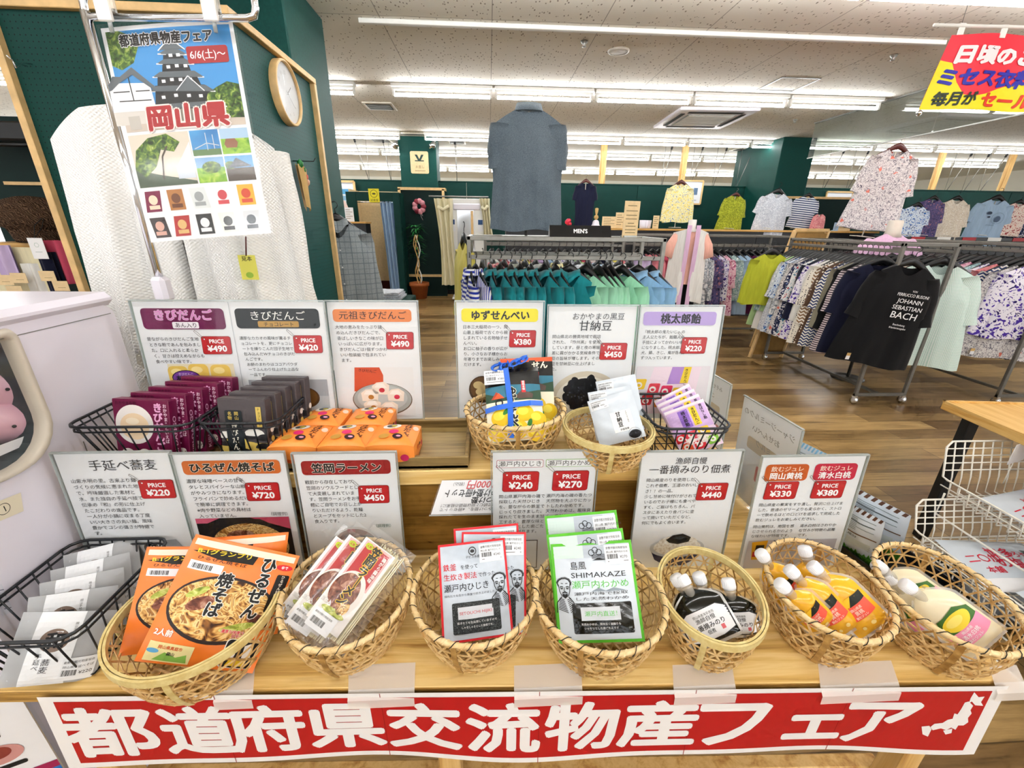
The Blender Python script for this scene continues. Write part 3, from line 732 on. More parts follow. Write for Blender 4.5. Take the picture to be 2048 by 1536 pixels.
def art_c4(a):
    for x, t, c in ((10, '瀬戸内ひじき', '#c06a78'), (109, '瀬戸内わかめ', '#8fc060')):
        a.rrect(x-2, 262, 94, 18, 3, c, 1); a.rrect(x-1, 263, 92, 16, 2.5, '#f4f4f5', 2); a.text(t, x+45, 266, 14, '#222224', .0, 'c', 3, sx=1.05)
    price_tag(a, 20, 206, '240', 1.12); price_tag(a, 122, 206, '270', 1.12)
    blk(a, ['岡山県瀬戸内海の磯で', '採取した天然ひじき', 'を、昔ながらの鉄釜で', 'じっくり炊きました。', '採れたてを生のまま加', '工すると、豊厚な味と', 'シャキリとした歯ごた', 'えに仕上がります。'], 12, 190, 9.6, 12.6)
    blk(a, ['瀬戸内海の磯の香たつ', '天然物を大ぶりにカッ', 'トしたわかめです。', '天然わかめは、風味良', 'く、歯触りも滑らか、', '色も鮮やかです。'], 110, 190, 9.6, 12.6)
    a.rect(14, 6, 82, 76, '#5e5654', 1); a.rect(16, 8, 78, 72, '#f0efef', 2); a.text('ひじき', 54, 50, 12, '#222222', .01, 'c', 3)
def art_c5(a):
    a.text('漁師自慢', 104, 270, 17, '#34343a', .0, 'c', 2, slant=.06); a.text('一番摘みのり佃煮', 104, 248, 22, '#26262c', .004, 'c', 2, slant=.04)
    blk(a, ['岡山県産のりを使用した、', 'これぞ佃煮、王道のおいし', 'さ！！の一品。', '少し甘めに味付けがされて', 'いるのでお子様にも食べや', 'すく、ご飯はもちろん、パ', 'スタにあえたり食パンに塗', 'って焼いていただくなど、', '何にでもよく合います。'], 14, 228, 9.5, 13.4, dx=.2)
    price_tag(a, 128, 180, '440')
    a.ell(104, 52, 60, 24, '#4a4a5c', 1, 40); a.poly([(44, 52), (56, 24), (84, 6), (124, 6), (152, 24), (164, 52)], '#2b2f52', 2); a.ell(104, 56, 62, 27, '#c9cacd', 3, 40); a.ell(104, 58, 54, 23, 'rice_print', 4, 40)
    a.ell(104, 72, 44, 17, 'rice_print', 4.4); a.poly([(76, 78), (90, 90), (112, 94), (132, 84), (128, 72), (104, 66), (84, 70)], '#131b22', 5); a.poly([(90, 82), (106, 88), (120, 84), (108, 78)], '#36444e', 6)
def art_c6(a):
    for x, c, t in ((10, '#c4571c', '岡山黄桃'), (110, '#c41c3c', '清水白桃')):
        a.rrect(x, 240, 88, 40, 9, c, 1); a.text('飲むジュレ', x+44, 264, 13.5, '#fbe9d8', .01, 'c', 3); a.text(t, x+44, 246, 17, '#ffffff', .02, 'c', 3)
    price_tag(a, 18, 196, '330', 1.02); price_tag(a, 116, 196, '380', 1.02)
    blk(a, ['岡山県産の果実をすり潰し、贅沢に仕上げま', 'した。普通のゼリーよりも柔らかく、ストロ', 'ーで飲めるほどの口どけを追求して完成した', '飲むジュレをお楽しみください。'], 12, 178, 8.9, 12.8)
    blk(a, ['岡山黄桃は、南国を感', 'じさせられるかのよう', 'な味わいが特徴です。'], 10, 122, 8.8, 12.4); blk(a, ['清水白桃はさわやか', 'な甘みが特徴の品種', 'です。'], 110, 122, 8.8, 12.4)
    a.rect(8, 4, 94, 84, '#c9c0c2', 1); a.rect(104, 4, 96, 84, '#b7b2b8', 1)
    a.poly([(16, 84), (50, 88), (46, 36), (22, 36)], '#e9a81c', 2); a.rect(22, 44, 24, 14, '#c21c24', 3); a.rect(26, 58, 18, 18, '#2a2016', 3)

def card(label, TL, TR, Yt, lean, arts, H=.297, nm='price_card'):
    p, q = on_y(*TL, Yt), on_y(*TR, Yt); W = (q-p).length; yaw = math.atan2(q.y-p.y, q.x-p.x)
    lean = math.radians(lean); mid = (p+q)/2; B = mid-Vector((0, math.sin(lean), math.cos(lean)))*H
    g = thing(nm, label, 'price card', mat=upright(B, yaw, lean))
    n = len(arts); k = W/n/210; kv = H/.297
    a = MB(front); a.box((0, .0016, H/2), (W, .001, H), 'paper')
    for i, f in enumerate(arts):
        x0 = -W/2+i*W/n; a.fn = (lambda x0: lambda x, y, h: (x0+x*k, -h-.0012+.0016, y*.001*kv))(x0)
        f(a)
        if i: a.line([(0, 0), (0, 297)], 1.2, '#b9bcc0', 5)
    a.build('printed_sheet', g)
    a = MB(); a.box((0, .0035, H/2+.001), (W+.007, .002, H+.006), 'acrylic'); a.box((0, -.0035, H/2+.001), (W+.007, .0015, H+.006), 'acrylic')
    a.box((0, 0, H+.003), (W+.007, .007, .0025), 'acrylic_edge')
    for sx in (-1, 1): a.box((sx*(W/2+.003), 0, H/2), (.0015, .007, H+.004), 'acrylic_edge')
    zb = (TZ if B.z < .95 else SZ)+.001-B.z
    if zb < 0:
        a.box((0, 0, zb/2), (W+.007, .003, -zb), 'acrylic'); a.box((0, .022, zb+.0012), (W+.007, .046, .0022), 'acrylic')
    a.build('acrylic_holder', g)
    return g
card('white twin price card for the maroon and black dumpling boxes', (262, 604), (645, 603), .99, 4, [art_k1, art_k2])
card('white price card with orange heading behind the orange boxes', (652, 605), (833, 603), 1.01, 4, [art_k3])
card('white price card with yellow heading behind the citrus cracker basket', (912, 605), (1087, 604), 1.005, 3, [art_k4])
card('white price card with a black bean photo above the amber basket', (1098, 613), (1275, 612), .995, 4, [art_k5])
card('white price card with lilac heading behind the pink candy packets', (1283, 613), (1447, 613), 1.02, 4, [art_k6])
card('white price card without heading bar behind the grey soba packs', (105, 909), (338, 905), .763, 2.2, [art_c1], .304)
card('white price card with brown-orange heading behind the orange noodle pouches', (342, 909), (566, 907), .763, 2.2, [art_c2], .304)
card('white price card with dark red heading behind the long noodle packs', (586, 909), (790, 906), .763, 2.2, [art_c3], .304)
card('white price card with two red tags behind the red edged pouches', (985, 905), (1195, 903), .762, 2.2, [art_c4], .304)
card('white price card with a rice bowl photo behind the black pouches', (1286, 905), (1485, 903), .762, 2.2, [art_c5], .304)
card('white price card with two coloured headings behind the yellow drink pouches', (1528, 912), (1733, 915), .752, 2.5, [art_c6], .304)

# ================================================================== BASKETS
def basket(cx, cy2, z, a_, b_, h, rot, label, hoop=False, n=27, flare=.74):
    """oval open-weave bamboo basket: hexagonal strip weave, rim, uprights"""
    g = thing('bamboo_basket', label, 'basket', (cx, cy2, z), rot, 'bamboo baskets on the food display')
    def S(t, th, off=0):
        k = flare+(1-flare)*(1-(1-t)**1.8); return Vector(((a_*k+off)*math.cos(th), (b_*k+off)*math.sin(th), .004+(h-.004)*t))
    def ribbon(mb, pts, nrm, wd, m):
        vs = []
        for i, p in enumerate(pts):
            t = (pts[min(i+1, len(pts)-1)]-pts[max(i-1, 0)]).normalized(); sd = t.cross(nrm[i]).normalized()*wd/2; q = nrm[i]*.0007
            vs += [p-sd+q, p+sd+q, p+sd-q, p-sd-q]
        fs = []
        for i in range(len(pts)-1):
            for k in range(4): fs.append((4*i+k, 4*i+(k+1) % 4, 4*i+4+(k+1) % 4, 4*i+4+k))
        mb.raw(vs, fs, m)
    rr = random.Random(int(cx*1000)); mb = MB()
    def nr(th): return Vector((math.cos(th)/a_, math.sin(th)/b_, 0)).normalized()
    for t in (.06, .22, .4, .58, .76, .91):
        N = 56; pts = [S(t, 2*PI*i/N, .0009*math.sin(i*PI)) for i in range(N+1)]
        ribbon(mb, pts, [nr(2*PI*i/N) for i in range(N+1)], .0029, 'bamboo')
    for sgn in (-1, 1):
        for i in range(n):
            th0 = 2*PI*(i+(.25 if sgn > 0 else .0))/n+rr.uniform(-.012, .012); sl = sgn*(.58+rr.uniform(-.03, .03)); N = 9
            ths = [th0+sl*j/N for j in range(N+1)]
            pts = [S(j/N, ths[j], .0013*sgn*math.sin(j*2.1+i)) for j in range(N+1)]
            ribbon(mb, pts, [nr(t) for t in ths], rr.uniform(.0026, .0036), 'bamboo' if rr.random() > .25 else 'bamboo_dark')
    mb.build('woven_wall', g)
    mb = MB(); ba, bb = a_*flare, b_*flare
    for k in range(3):
        an = k*PI/3+.2; d = Vector((math.cos(an), math.sin(an), 0)); p_ = Vector((-d.y, d.x, 0)); rad = max(ba, bb)
        o = -rad
        while o < rad:
            pts = [p_*o+d*s for s in [x*rad/24 for x in range(-24, 25)]]; pts = [p for p in pts if (p.x/ba)**2+(p.y/bb)**2 <= 1]
            if len(pts) > 2: ribbon(mb, [pts[0]+Vector((0, 0, .003+.0008*k)), pts[-1]+Vector((0, 0, .003+.0008*k))], [Vector((0, 0, 1))]*2, .0036, 'bamboo_dark' if k == 1 else 'bamboo')
            o += .017
    mb.build('woven_base', g)
    mb = MB(); N = 64
    if hoop:
        for off, z0 in ((.0025, 0), (-.0025, 0)):
            vs = []
            for i in range(N):
                th = 2*PI*i/N; p = S(1, th, off); q = nr(th)*.0019
                for dz, s_ in ((-.006, 1), (.007, 1), (.007, -1), (-.006, -1)): vs.append(p+q*s_+Vector((0, 0, dz)))
            mb.raw(vs, [(4*i+k, 4*i+(k+1) % 4, 4*((i+1) % N)+(k+1) % 4, 4*((i+1) % N)+k) for i in range(N) for k in range(4)], 'bamboo_green')
    else:
        mb.tube([S(1, 2*PI*i/N) for i in range(N)], .0046, 'bamboo_rim', 8, True)
        tn = 44; hp = []
        for i in range(tn*7):
            th = 2*PI*i/(tn*7); ph = 2*PI*i/7*1; q = nr(th); hp.append(S(1, th)+(q*math.cos(ph)+Vector((0, 0, 1))*math.sin(ph))*.0046)
        mb.tube(hp, .0016, 'bamboo_rim', 4, True)
    mb.build('rim', g)
    if not hoop:
        mb = MB()
        for i in range(0, 26):
            th = 2*PI*(i+.4)/26; q = nr(th); tg = Vector((-math.sin(th)*a_, math.cos(th)*b_, 0)).normalized()
            mb.tube([S(1, th)+(q*math.cos(f)+Vector((0, 0, 1))*math.sin(f))*.0063+tg*.0042*(f-1.2) for f in (-.6, .2, 1., 1.8, 2.6)], .0007, 'dark_slot', 4)
        mb.build('binding', g)
    for k in range(4):
        th = PI/4+k*PI/2+.5; mb = MB(); pts = [S(t, th, .0022) for t in (-.02, .25, .5, .75, 1)]
        ribbon(mb, pts, [nr(th)]*5, 0.0095, 'bamboo_green' if hoop else 'bamboo_dark'); mb.build('upright', g)
    return g
BZ = TZ+.001
basket(-.515, .58, BZ, .126, .13, .108, math.radians(28), 'bamboo basket with a flat hoop rim holding orange noodle pouches', True)
basket(-.269, .616, BZ, .114, .128, .11, math.radians(13), 'bamboo basket with twisted rim holding long clear noodle packs')
basket(-.03, .606, BZ, .115, .12, .11, 0, 'bamboo basket with twisted rim holding the red edged pouches')
basket(.2, .582, BZ, .118, .118, .11, -.2, 'bamboo basket with twisted rim holding the green edged pouches')
basket(.411, .58, BZ, .091, .112, .105, math.radians(-17), 'small bamboo basket with flat hoop rim holding black spouted pouches', True)
basket(.642, .586, BZ, .1, .122, .11, math.radians(-21), 'bamboo basket with twisted rim holding yellow spouted drink pouches')
basket(.856, .56, BZ, .1, .13, .11, math.radians(-24), 'bamboo basket at the table corner holding pale peach drink pouches')
basket(.058, .874, SZ+.001, .112, .104, .105, .3, 'bamboo basket on the riser holding ribbon-tied citrus cracker packs')
basket(.262, .828, SZ+.001, .096, .1, .075, .1, 'bamboo basket with hoop rim holding white bean bags on the riser', True)

# ------------------------------------------------------------------ wire baskets
def wire_basket(name, label, x0, x1, y0, y1, z0, z1, mat, taper=.03, nx=9, ny=8, r=.0016, low_front=0, rz=0, loc0=None, lean=0):
    cx, cyy = (x0+x1)/2, (y0+y1)/2; hx, hy = (x1-x0)/2, (y1-y0)/2; H = z1-z0
    g = thing(name, label, 'wire basket', mat=upright((cx, cyy, z0) if loc0 is None else loc0, rz, lean))
    def rimpt(u, v, z, k=1): return (u*hx*k, v*hy*k, z)
    def loop(k, z, rr_=.03, front=0):
        pts = []
        for (sx, sy, a0) in ((1, 1, 0), (-1, 1, 90), (-1, -1, 180), (1, -1, 270)):
            ax, ay = hx*k-rr_, hy*k-rr_
            for q in range(4): a = math.radians(a0+q*30); pts.append((sx*ax+rr_*math.cos(a), sy*ay+rr_*math.sin(a), z-(front if sy < 0 else 0)))
        return pts
    mb = MB(); mb.tube(loop(1, H, .03, low_front), r*1.9, mat, 6, True); mb.tube(loop(.985, H-.012, .03, low_front), r*1.3, mat, 6, True); mb.build('rim', g)
    k = 1-taper/min(hx, hy)
    mb = MB()
    def leg(u, v, edge):
        top = H-(low_front if v < -.5 else (low_front*(-v+1)/2 if abs(u) == 1 and False else (low_front*(1-v)/2 if abs(u) == 1 else 0)))
        mb.tube([(u*hx, v*hy, top), (u*hx*k, v*hy*k, .004)], r, mat, 5)
    for i in range(nx+1):
        u = -1+2*(i+.0)/nx
        if abs(u) < .95: leg(u, -1, 0); leg(u, 1, 0)
    for j in range(ny+1):
        v = -1+2*j/ny
        if abs(v) < .95: leg(-1, v, 1); leg(1, v, 1)
    mb.build('side_wires', g)
    mb = MB(); mb.tube(loop(k, .003, .015), r, mat, 5, True)
    for i in range(nx+1): u = -1+2*i/nx; mb.tube([(u*hx*k, -hy*k, .003), (u*hx*k, hy*k, .003)], r*.8, mat, 4)
    for j in range(0, ny+1, 2): v = -1+2*j/ny; mb.tube([(-hx*k, v*hy*k, .003), (hx*k, v*hy*k, .003)], r*.8, mat, 4)
    mb.build('base_grid', g)
    return g
wire_basket('wire_basket', 'black wire basket of grey soba packs on the display table', -.868, -.672, .515, .75, TZ+.001, TZ+.122, 'black_wire', .025, 8, 8)
wire_basket('wire_basket', 'black wire basket of maroon dumpling boxes on the riser', -.852, -.61, .795, .955, SZ+.001, SZ+.108, 'black_wire', .022, 8, 8)
wire_basket('wire_basket', 'black wire basket of dark chocolate dumpling boxes on the riser', -.6, -.435, .795, .98, SZ+.013, SZ+.113, 'black_wire', .02, 7, 8)
wire_basket('wire_basket', 'black wire basket of pink candy packets at the end of the riser', .36, .53, .79, .99, SZ+.001, SZ+.09, 'black_wire', .02, 8, 9)

# ================================================================== PACKETS
mk_simple('orange_foil', '#ec7a22', .3, spec=.6, var=.06, scale=14); mk_simple('grey_film', '#b9c3ce', .22, spec=.7, var=.07, scale=40)
mk_simple('white_film', '#d0d9e2', .22, spec=.6, var=.04, scale=20); mk_simple('tissue', '#b9bcbf', .6, var=.08, scale=50, bump=.2)
mk_simple('maroon_box', '#6c0a3c', .38, var=.03); mk_simple('charcoal_box', '#4a4244', .45, var=.04); mk_simple('orange_box', '#f5913a', .4, var=.02)
mk_simple('noodle_sticks', '#efe6bf', .6, var=.05, scale=200); mk_simple('nori_black', '#0c110f', .12, spec=.7, var=.3, scale=30)
mk_simple('jelly_yellow', '#f2b62c', .15, spec=.6, var=.1, scale=20); mk_simple('jelly_orange', '#f0a52a', .15, spec=.6, var=.1); mk_simple('jelly_pale', '#eadfbe', .15, spec=.6, var=.06, scale=20)
mk_simple('ribbon_blue', '#1f63d0', .35, spec=.5, var=.1)

def bulge_fn(W, H, T, wr=.0012, seed=0):
    def b(x, y):
        u = min(1, abs(2*x/W)); v = min(1, abs(2*y/H-1))
        return T*(1-u**2.6)*(1-v**4)+wr*math.sin(61*x/W*.25+seed+9*y/H)*math.sin(13*y/H+seed*2)*(1-u**6)*(1-v**8)
    return b
def pouch(W, H, T, base, back=None, seed=0, edge=None, ew=.006):
    """a flat packet standing on y=0, front towards -Y; returns builder whose drawing plane follows the front"""
    b = bulge_fn(W, H, T, seed=seed); fr = lambda x, y, h: (x, -(b(x, y)+h+.0004), y)
    a = MB(fr, .007); a.rect(-W/2, 0, W, H, base, 0, 14, 18)
    for i in range(len(a.fs)): a.fs[i] = True
    a.grid(lambda u, v: (W/2-W*u, b(W/2-W*u, H*v)+.0004, H*v), 14, 18, back or base)
    if edge:
        for x, y, w_, h_ in ((-W/2, 0, W, ew), (-W/2, H-ew, W, ew), (-W/2, ew, ew, H-2*ew), (W/2-ew, ew, ew, H-2*ew)): a.rect(x, y, w_, h_, edge, 1, 14 if w_ > h_ else 1, 1 if w_ > h_ else 18)
    return a
def sticker(a, x, y, w_, h_, yen, l=4, lines=('倉敷市観光物産協会', '岡山県産'), rot=0):
    a.rect(x, y, w_, h_, '#eceff2', l, 4, 4); a.text(lines[0], x+w_*.06, y+h_*.78, h_*.15, '#333333', 0, 'l', l+1, fit=w_*.86); a.text(lines[1], x+w_*.06, y+h_*.58, h_*.13, '#333333', 0, 'l', l+1)
    a.barcode(x+w_*.08, y+h_*.28, w_*.42, h_*.24, '#2a2a2a', l+1); a.text('¥'+yen, x+w_*.58, y+h_*.3, h_*.2, '#222222', .0, 'l', l+1)
    a.line([(x+w_*.1, y+h_*.16), (x+w_*.9, y+h_*.16)], h_*.04, '#777777', l+1)

def px_place(bx_, by_, zb, tx_, ty_, zt):
    B = on_z(bx_, by_, zb); T = on_z(tx_, ty_, zt); return B, T, (T-B).length

# --- orange fried-noodle pouches in the first basket
def art_yaki(a, W, H, full=True):
    X = lambda u: (u-.5)*W; Y = lambda v: v*H
    a.rect(X(.03), Y(.93), W*.94, H*.05, '#f3e6d2', 1, 8, 1)
    a.poly([(X(.04), Y(.88)), (X(.3), Y(.93)), (X(.62), Y(.93)), (X(.6), Y(.86)), (X(.3), Y(.85))], '#1a1713', 2); a.text('B-1グランプリ', X(.08), Y(.875), H*.045, '#f3d23a', .02, 'l', 4, rot=.06, fit=W*.48)
    a.text('ひるぜん焼そば', X(.1), Y(.83), H*.03, '#1a1713', .01, 'l', 4, fit=W*.45)
    a.rect(X(.06), Y(.74), W*.3, H*.07, '#eef1f4', 3); a.barcode(X(.09), Y(.752), W*.18, H*.04, l=4)
    pts = [(X(.5)+W*.47*math.cos(t)*(1.0 if math.cos(t) > 0 else .98), Y(.47)+H*.27*math.sin(t)) for t in [2*PI*i/36 for i in range(36)]]
    a.poly(pts, '#2a1d1a', 2); a.ell(X(.5), Y(.475), W*.44, H*.245, 'noodle_print', 3, 36); a.ell(X(.3), Y(.5), W*.12, H*.05, 'meat_print', 4, rot=.5); a.ell(X(.24), Y(.58), W*.1, H*.03, 'cabbage_print', 4, rot=.6); a.ell(X(.7), Y(.36), W*.16, H*.03, 'cabbage_print', 4, rot=.3); a.ell(X(.82), Y(.44), W*.08, H*.04, 'meat_print', 4)
    if full:
        a.text('ひるぜん', X(.74), Y(.83), H*.135, '#14110e', .03, 'c', 6, out='#f7f3ea', ow=.035, vert=True, gap=.95)
        a.text('焼そば', X(.42), Y(.66), H*.125, '#14110e', .03, 'c', 6, out='#f7f3ea', ow=.035, vert=True, gap=.95)
        a.rrect(X(.86), Y(.5), W*.12, H*.32, .003, '#1c1512', 5); a.text('ひるぜん好いとん会', X(.92), Y(.79), H*.032, '#f3e6d2', .01, 'c', 6, vert=True)
        a.ell(X(.9), Y(.88), W*.08, H*.025, '#d8232a', 4); a.text('ゆで', X(.9), Y(.87), H*.03, '#ffffff', .02, 'c', 5)
        a.text('2人前', X(.12), Y(.22), H*.055, '#f6efe2', .03, 'c', 5, out='#c03818', ow=.03)
        a.poly([(X(.05), Y(.02)), (X(.05), Y(.17)), (X(.42), Y(.17)), (X(.42), Y(.02))], '#e6dc9e', 4); a.text('岡山県真庭市', X(.23), Y(.125), H*.03, '#c8501c', .02, 'c', 5); a.text('蒜山', X(.25), Y(.08), H*.03, '#1d1d1d', .02, 'c', 6)
        a.poly([(X(.12), Y(.03)), (X(.2), Y(.1)), (X(.3), Y(.07)), (X(.38), Y(.1)), (X(.4), Y(.03))], '#7fb04a', 4.5); a.ell(X(.1), Y(.1), W*.05, H*.018, '#5aa0cc', 4.5)
        a.rrect(X(.66), Y(.03), W*.3, H*.24, .006, '#f4f1ea', 5); a.rrect(X(.67), Y(.035), W*.28, H*.23, .006, '#100f0f', 6)
        a.poly([(X(.7), Y(.12)), (X(.74), Y(.24)), (X(.78), Y(.22)), (X(.77), Y(.12))], '#f4f1ea', 7); a.poly([(X(.84), Y(.12)), (X(.83), Y(.22)), (X(.88), Y(.24)), (X(.92), Y(.12))], '#f4f1ea', 7); a.poly([(X(.72), Y(.05)), (X(.9), Y(.05)), (X(.88), Y(.1)), (X(.74), Y(.1))], '#d8b21c', 7); a.rect(X(.71), Y(.1), W*.06, H*.03, '#c4202a', 7)
        a.text('濃厚な味噌ベースの', X(.72), Y(.31), H*.03, '#d2202a', .02, 'c', 6, out='#ffffff', ow=.03); a.text('甘辛ダレ', X(.74), Y(.28), H*.03, '#d2202a', .02, 'c', 6, out='#ffffff', ow=.03)
gy = 'orange noodle pouches'
for (b, t, zt, W, full, lb) in (((348, 1300, .785), (398, 1094), .935, .15, False, 'orange noodle pouch leaning behind the front one, on its left'), ((462, 1284, .775), (486, 1072), .955, .15, False, 'orange noodle pouch standing farthest back in the basket'), ((392, 1335, .8), (500, 1092), .945, .175, True, 'foremost orange noodle pouch with big black brush lettering')):
    B, T, H = px_place(*b, *t, zt); g = thing('noodle_pouch', lb, 'food pouch', mat=frame(B, T), group=gy)
    a = pouch(W, H, .017, 'orange_foil', seed=R.random()*6); art_yaki(a, W, H, full); a.build('printed_pouch', g)
    a = MB(); a.rect(-W/2, 0, W, .004, 'orange_foil', 0); 
    a = MB(lambda x, y, h: (x, -h-.001, y)); a.box((0, 0, H-.004), (W, .0016, .01), 'orange_foil'); a.build('crimped_seal', g)

# --- long clear noodle packs in the second basket
def art_ramen(a, W, H):
    X = lambda u: (u-.5)*W; Y = lambda v: v*H
    a.rect(X(.0), Y(.14), W*.72, H*.74, '#f2eeea', 2, 4, 10); a.rect(X(.06), Y(.5), W*.6, H*.37, '#e7b6b4', 3, 4, 6); a.rect(X(.1), Y(.5), W*.52, H*.35, '#b3161c', 4, 4, 6)
    a.ell(X(.34), Y(.41), W*.33, H*.2, '#ece6df', 5, 30); a.ell(X(.3), Y(.42), W*.27, H*.16, 'meat_print', 6, 30); a.ell(X(.46), Y(.31), W*.12, H*.07, 'noodle_print', 7); a.ell(X(.36), Y(.235), W*.25, H*.03, 'cabbage_print', 7)
    a.ell(X(.17), Y(.83), W*.08, H*.028, '#b6c81e', 5); a.text('人気', X(.17), Y(.82), H*.024, '#c01818', .02, 'c', 6)
    a.text('笠岡ラーメン', X(.35), Y(.775), H*.098, '#14100c', .035, 'c', 8, out='#f2c41c', ow=.045, vert=True, gap=.93)
    a.text('鶏がら醤油味', X(.57), Y(.79), H*.04, '#f4f0ea', .02, 'c', 8, vert=True)
    a.text('2食入', X(.14), Y(.27), H*.04, '#f4f0ea', .03, 'c', 8, out='#333333', ow=.03)
    a.rect(X(.05), Y(.05), W*.5, H*.16, '#f0f2f5', 8, 3, 3); a.barcode(X(.1), Y(.09), W*.28, H*.05, l=9); a.text('倉敷市観光物産協会', X(.08), Y(.17), H*.02, '#444444', 0, 'l', 9)
gy = 'long clear noodle packs'
for k, (b, t, lb) in enumerate((((585, 1268, .79), (730, 1078), 'clear noodle pack farthest left, half covered by the next'), ((602, 1280, .795), (757, 1074), 'clear noodle pack in the middle of three'), ((640, 1283, .80), (790, 1080), 'foremost clear noodle pack with a full red label'))):
    W = .096; B, T, H = px_place(*b, *t, .92); g = thing('noodle_pack', lb, 'noodle pack', mat=frame(B, T), group=gy)
    a = MB(); rr = random.Random(k)
    for i in range(40): a.tube([(-.015+.05*(i % 14)/14+rr.uniform(-.002, .002), .004*(i//14)+.001, .012), (-.012+.05*(i % 14)/14+rr.uniform(-.003, .003), .004*(i//14)+.001, H*.9+rr.uniform(-.006, .004))], .0013, 'noodle_sticks', 4)
    a.build('noodle_bundle', g)
    a = MB(lambda x, y, h: (x, -.004-h, y)); a.rect(-W/2, .02, W*.72, H*.76, '#f2eeea', 0)
    art_ramen(a, W, H)
    if k == 0: pass
    a.build('paper_label', g)
    a = pouch(W*1.08, H, .011, 'cello', seed=k); 
    a.build('clear_wrapper', g)

# --- edged seaweed pouches
def face_sketch(a, x, y, s, m='#1b1b1d', l=5):
    """ink drawing of a bearded man in a robe"""
    L = lambda pts, w_=.0011: a.line([(x+px*s, y+py*s) for px, py in pts], w_, m, l)
    hair = [(-.5, .5), (-.6, .75), (-.45, .95), (-.2, 1.08), (.1, 1.1), (.38, .98), (.52, .75), (.48, .5)]
    for (p0, p1) in zip(hair, hair[1:]):
        for q in range(4):
            f = q/4; px, py = p0[0]+(p1[0]-p0[0])*f, p0[1]+(p1[1]-p0[1])*f; L([(px, py), (px*1.22+.02, py+.16*(py-.3))], .0012)
    L(hair, .0014); L([(-.5, .5), (-.46, .1), (-.3, -.25), (0, -.42), (.3, -.25), (.44, .1), (.48, .5)], .0013)
    for sx in (-1, 1): L([(sx*.12, .42), (sx*.28, .47), (sx*.4, .4)], .0016); L([(sx*.14, .3), (sx*.26, .34), (sx*.36, .29), (sx*.25, .26), (sx*.14, .3)]); L([(sx*.1, .7), (sx*.3, .72)])
    L([(0, .4), (-.06, .1), (.06, .08)]); L([(-.22, -.05), (0, .02), (.22, -.05)], .002); L([(-.15, -.14), (.15, -.14)])
    a.poly([(x+px*s, y+py*s) for px, py in ((-.26, -.1), (-.2, -.34), (0, -.5), (.2, -.34), (.26, -.1), (0, -.2))], m, l)
    for k in range(8): L([(-.5-.08*k*.3, -.45-.12*k), (-.1+.04*k, -.6-.14*k)]); L([(.5+.03*k, -.45-.12*k), (.16+.03*k, -.6-.14*k)])
    L([(-.3, -.35), (-.75, -.8), (-.8, -1.6)], .0016); L([(.3, -.35), (.7, -.8), (.75, -1.6)], .0016)
def art_hijiki(a, W, H):
    X = lambda u: (u-.5)*W; Y = lambda v: v*H
    a.ring(X(.5), Y(.9), .006, .0075, '#222222', 3, 20); a.ell(X(.5), Y(.9), .004, .003, '#333333', 3); a.text('テビス水産', X(.5), Y(.83), H*.032, '#2a2a2c', .01, 'c', 3)
    a.text('鉄釜', X(.06), Y(.725), H*.075, '#cf2b33', .01, 'l', 3); a.text('を使って', X(.31), Y(.725), H*.05, '#333336', .0, 'l', 3)
    a.text('生炊き製法', X(.06), Y(.625), H*.072, '#cf2b33', .008, 'l', 3, fit=W*.48); a.text('で作った', X(.56), Y(.63), H*.05, '#333336', .0, 'l', 3, fit=W*.25)
    a.text('瀬戸内ひじき', X(.06), Y(.51), H*.085, '#242428', .006, 'l', 3, fit=W*.64); a.text('採れたてを生から鉄釜で炊き上げました。', X(.06), Y(.455), H*.026, '#444448', 0, 'l', 3, fit=W*.74)
    a.rrect(X(.16), Y(.08), W*.68, H*.31, .003, 'hijiki_print', 3); a.rect(X(.24), Y(.225), W*.5, H*.12, '#c9cdd3', 4, 4, 2); a.text('SETOUCHI HIJIKI', X(.49), Y(.27), H*.042, '#c02a30', .0, 'c', 5, fit=W*.46)
    a.text('炊きたてを生出荷していますので', X(.5), Y(.18), H*.026, '#eeeeee', 0, 'c', 5, fit=W*.56); a.text('しゃきしゃきとした食感です。', X(.5), Y(.135), H*.026, '#eeeeee', 0, 'c', 5, fit=W*.45)
    face_sketch(a, X(.86), Y(.5), W*.16)
    sticker(a, X(.6), Y(.77), W*.36, H*.19, '240', 4, ('倉敷市観光物産協会', '岡山県 瀬戸内ひじき'))
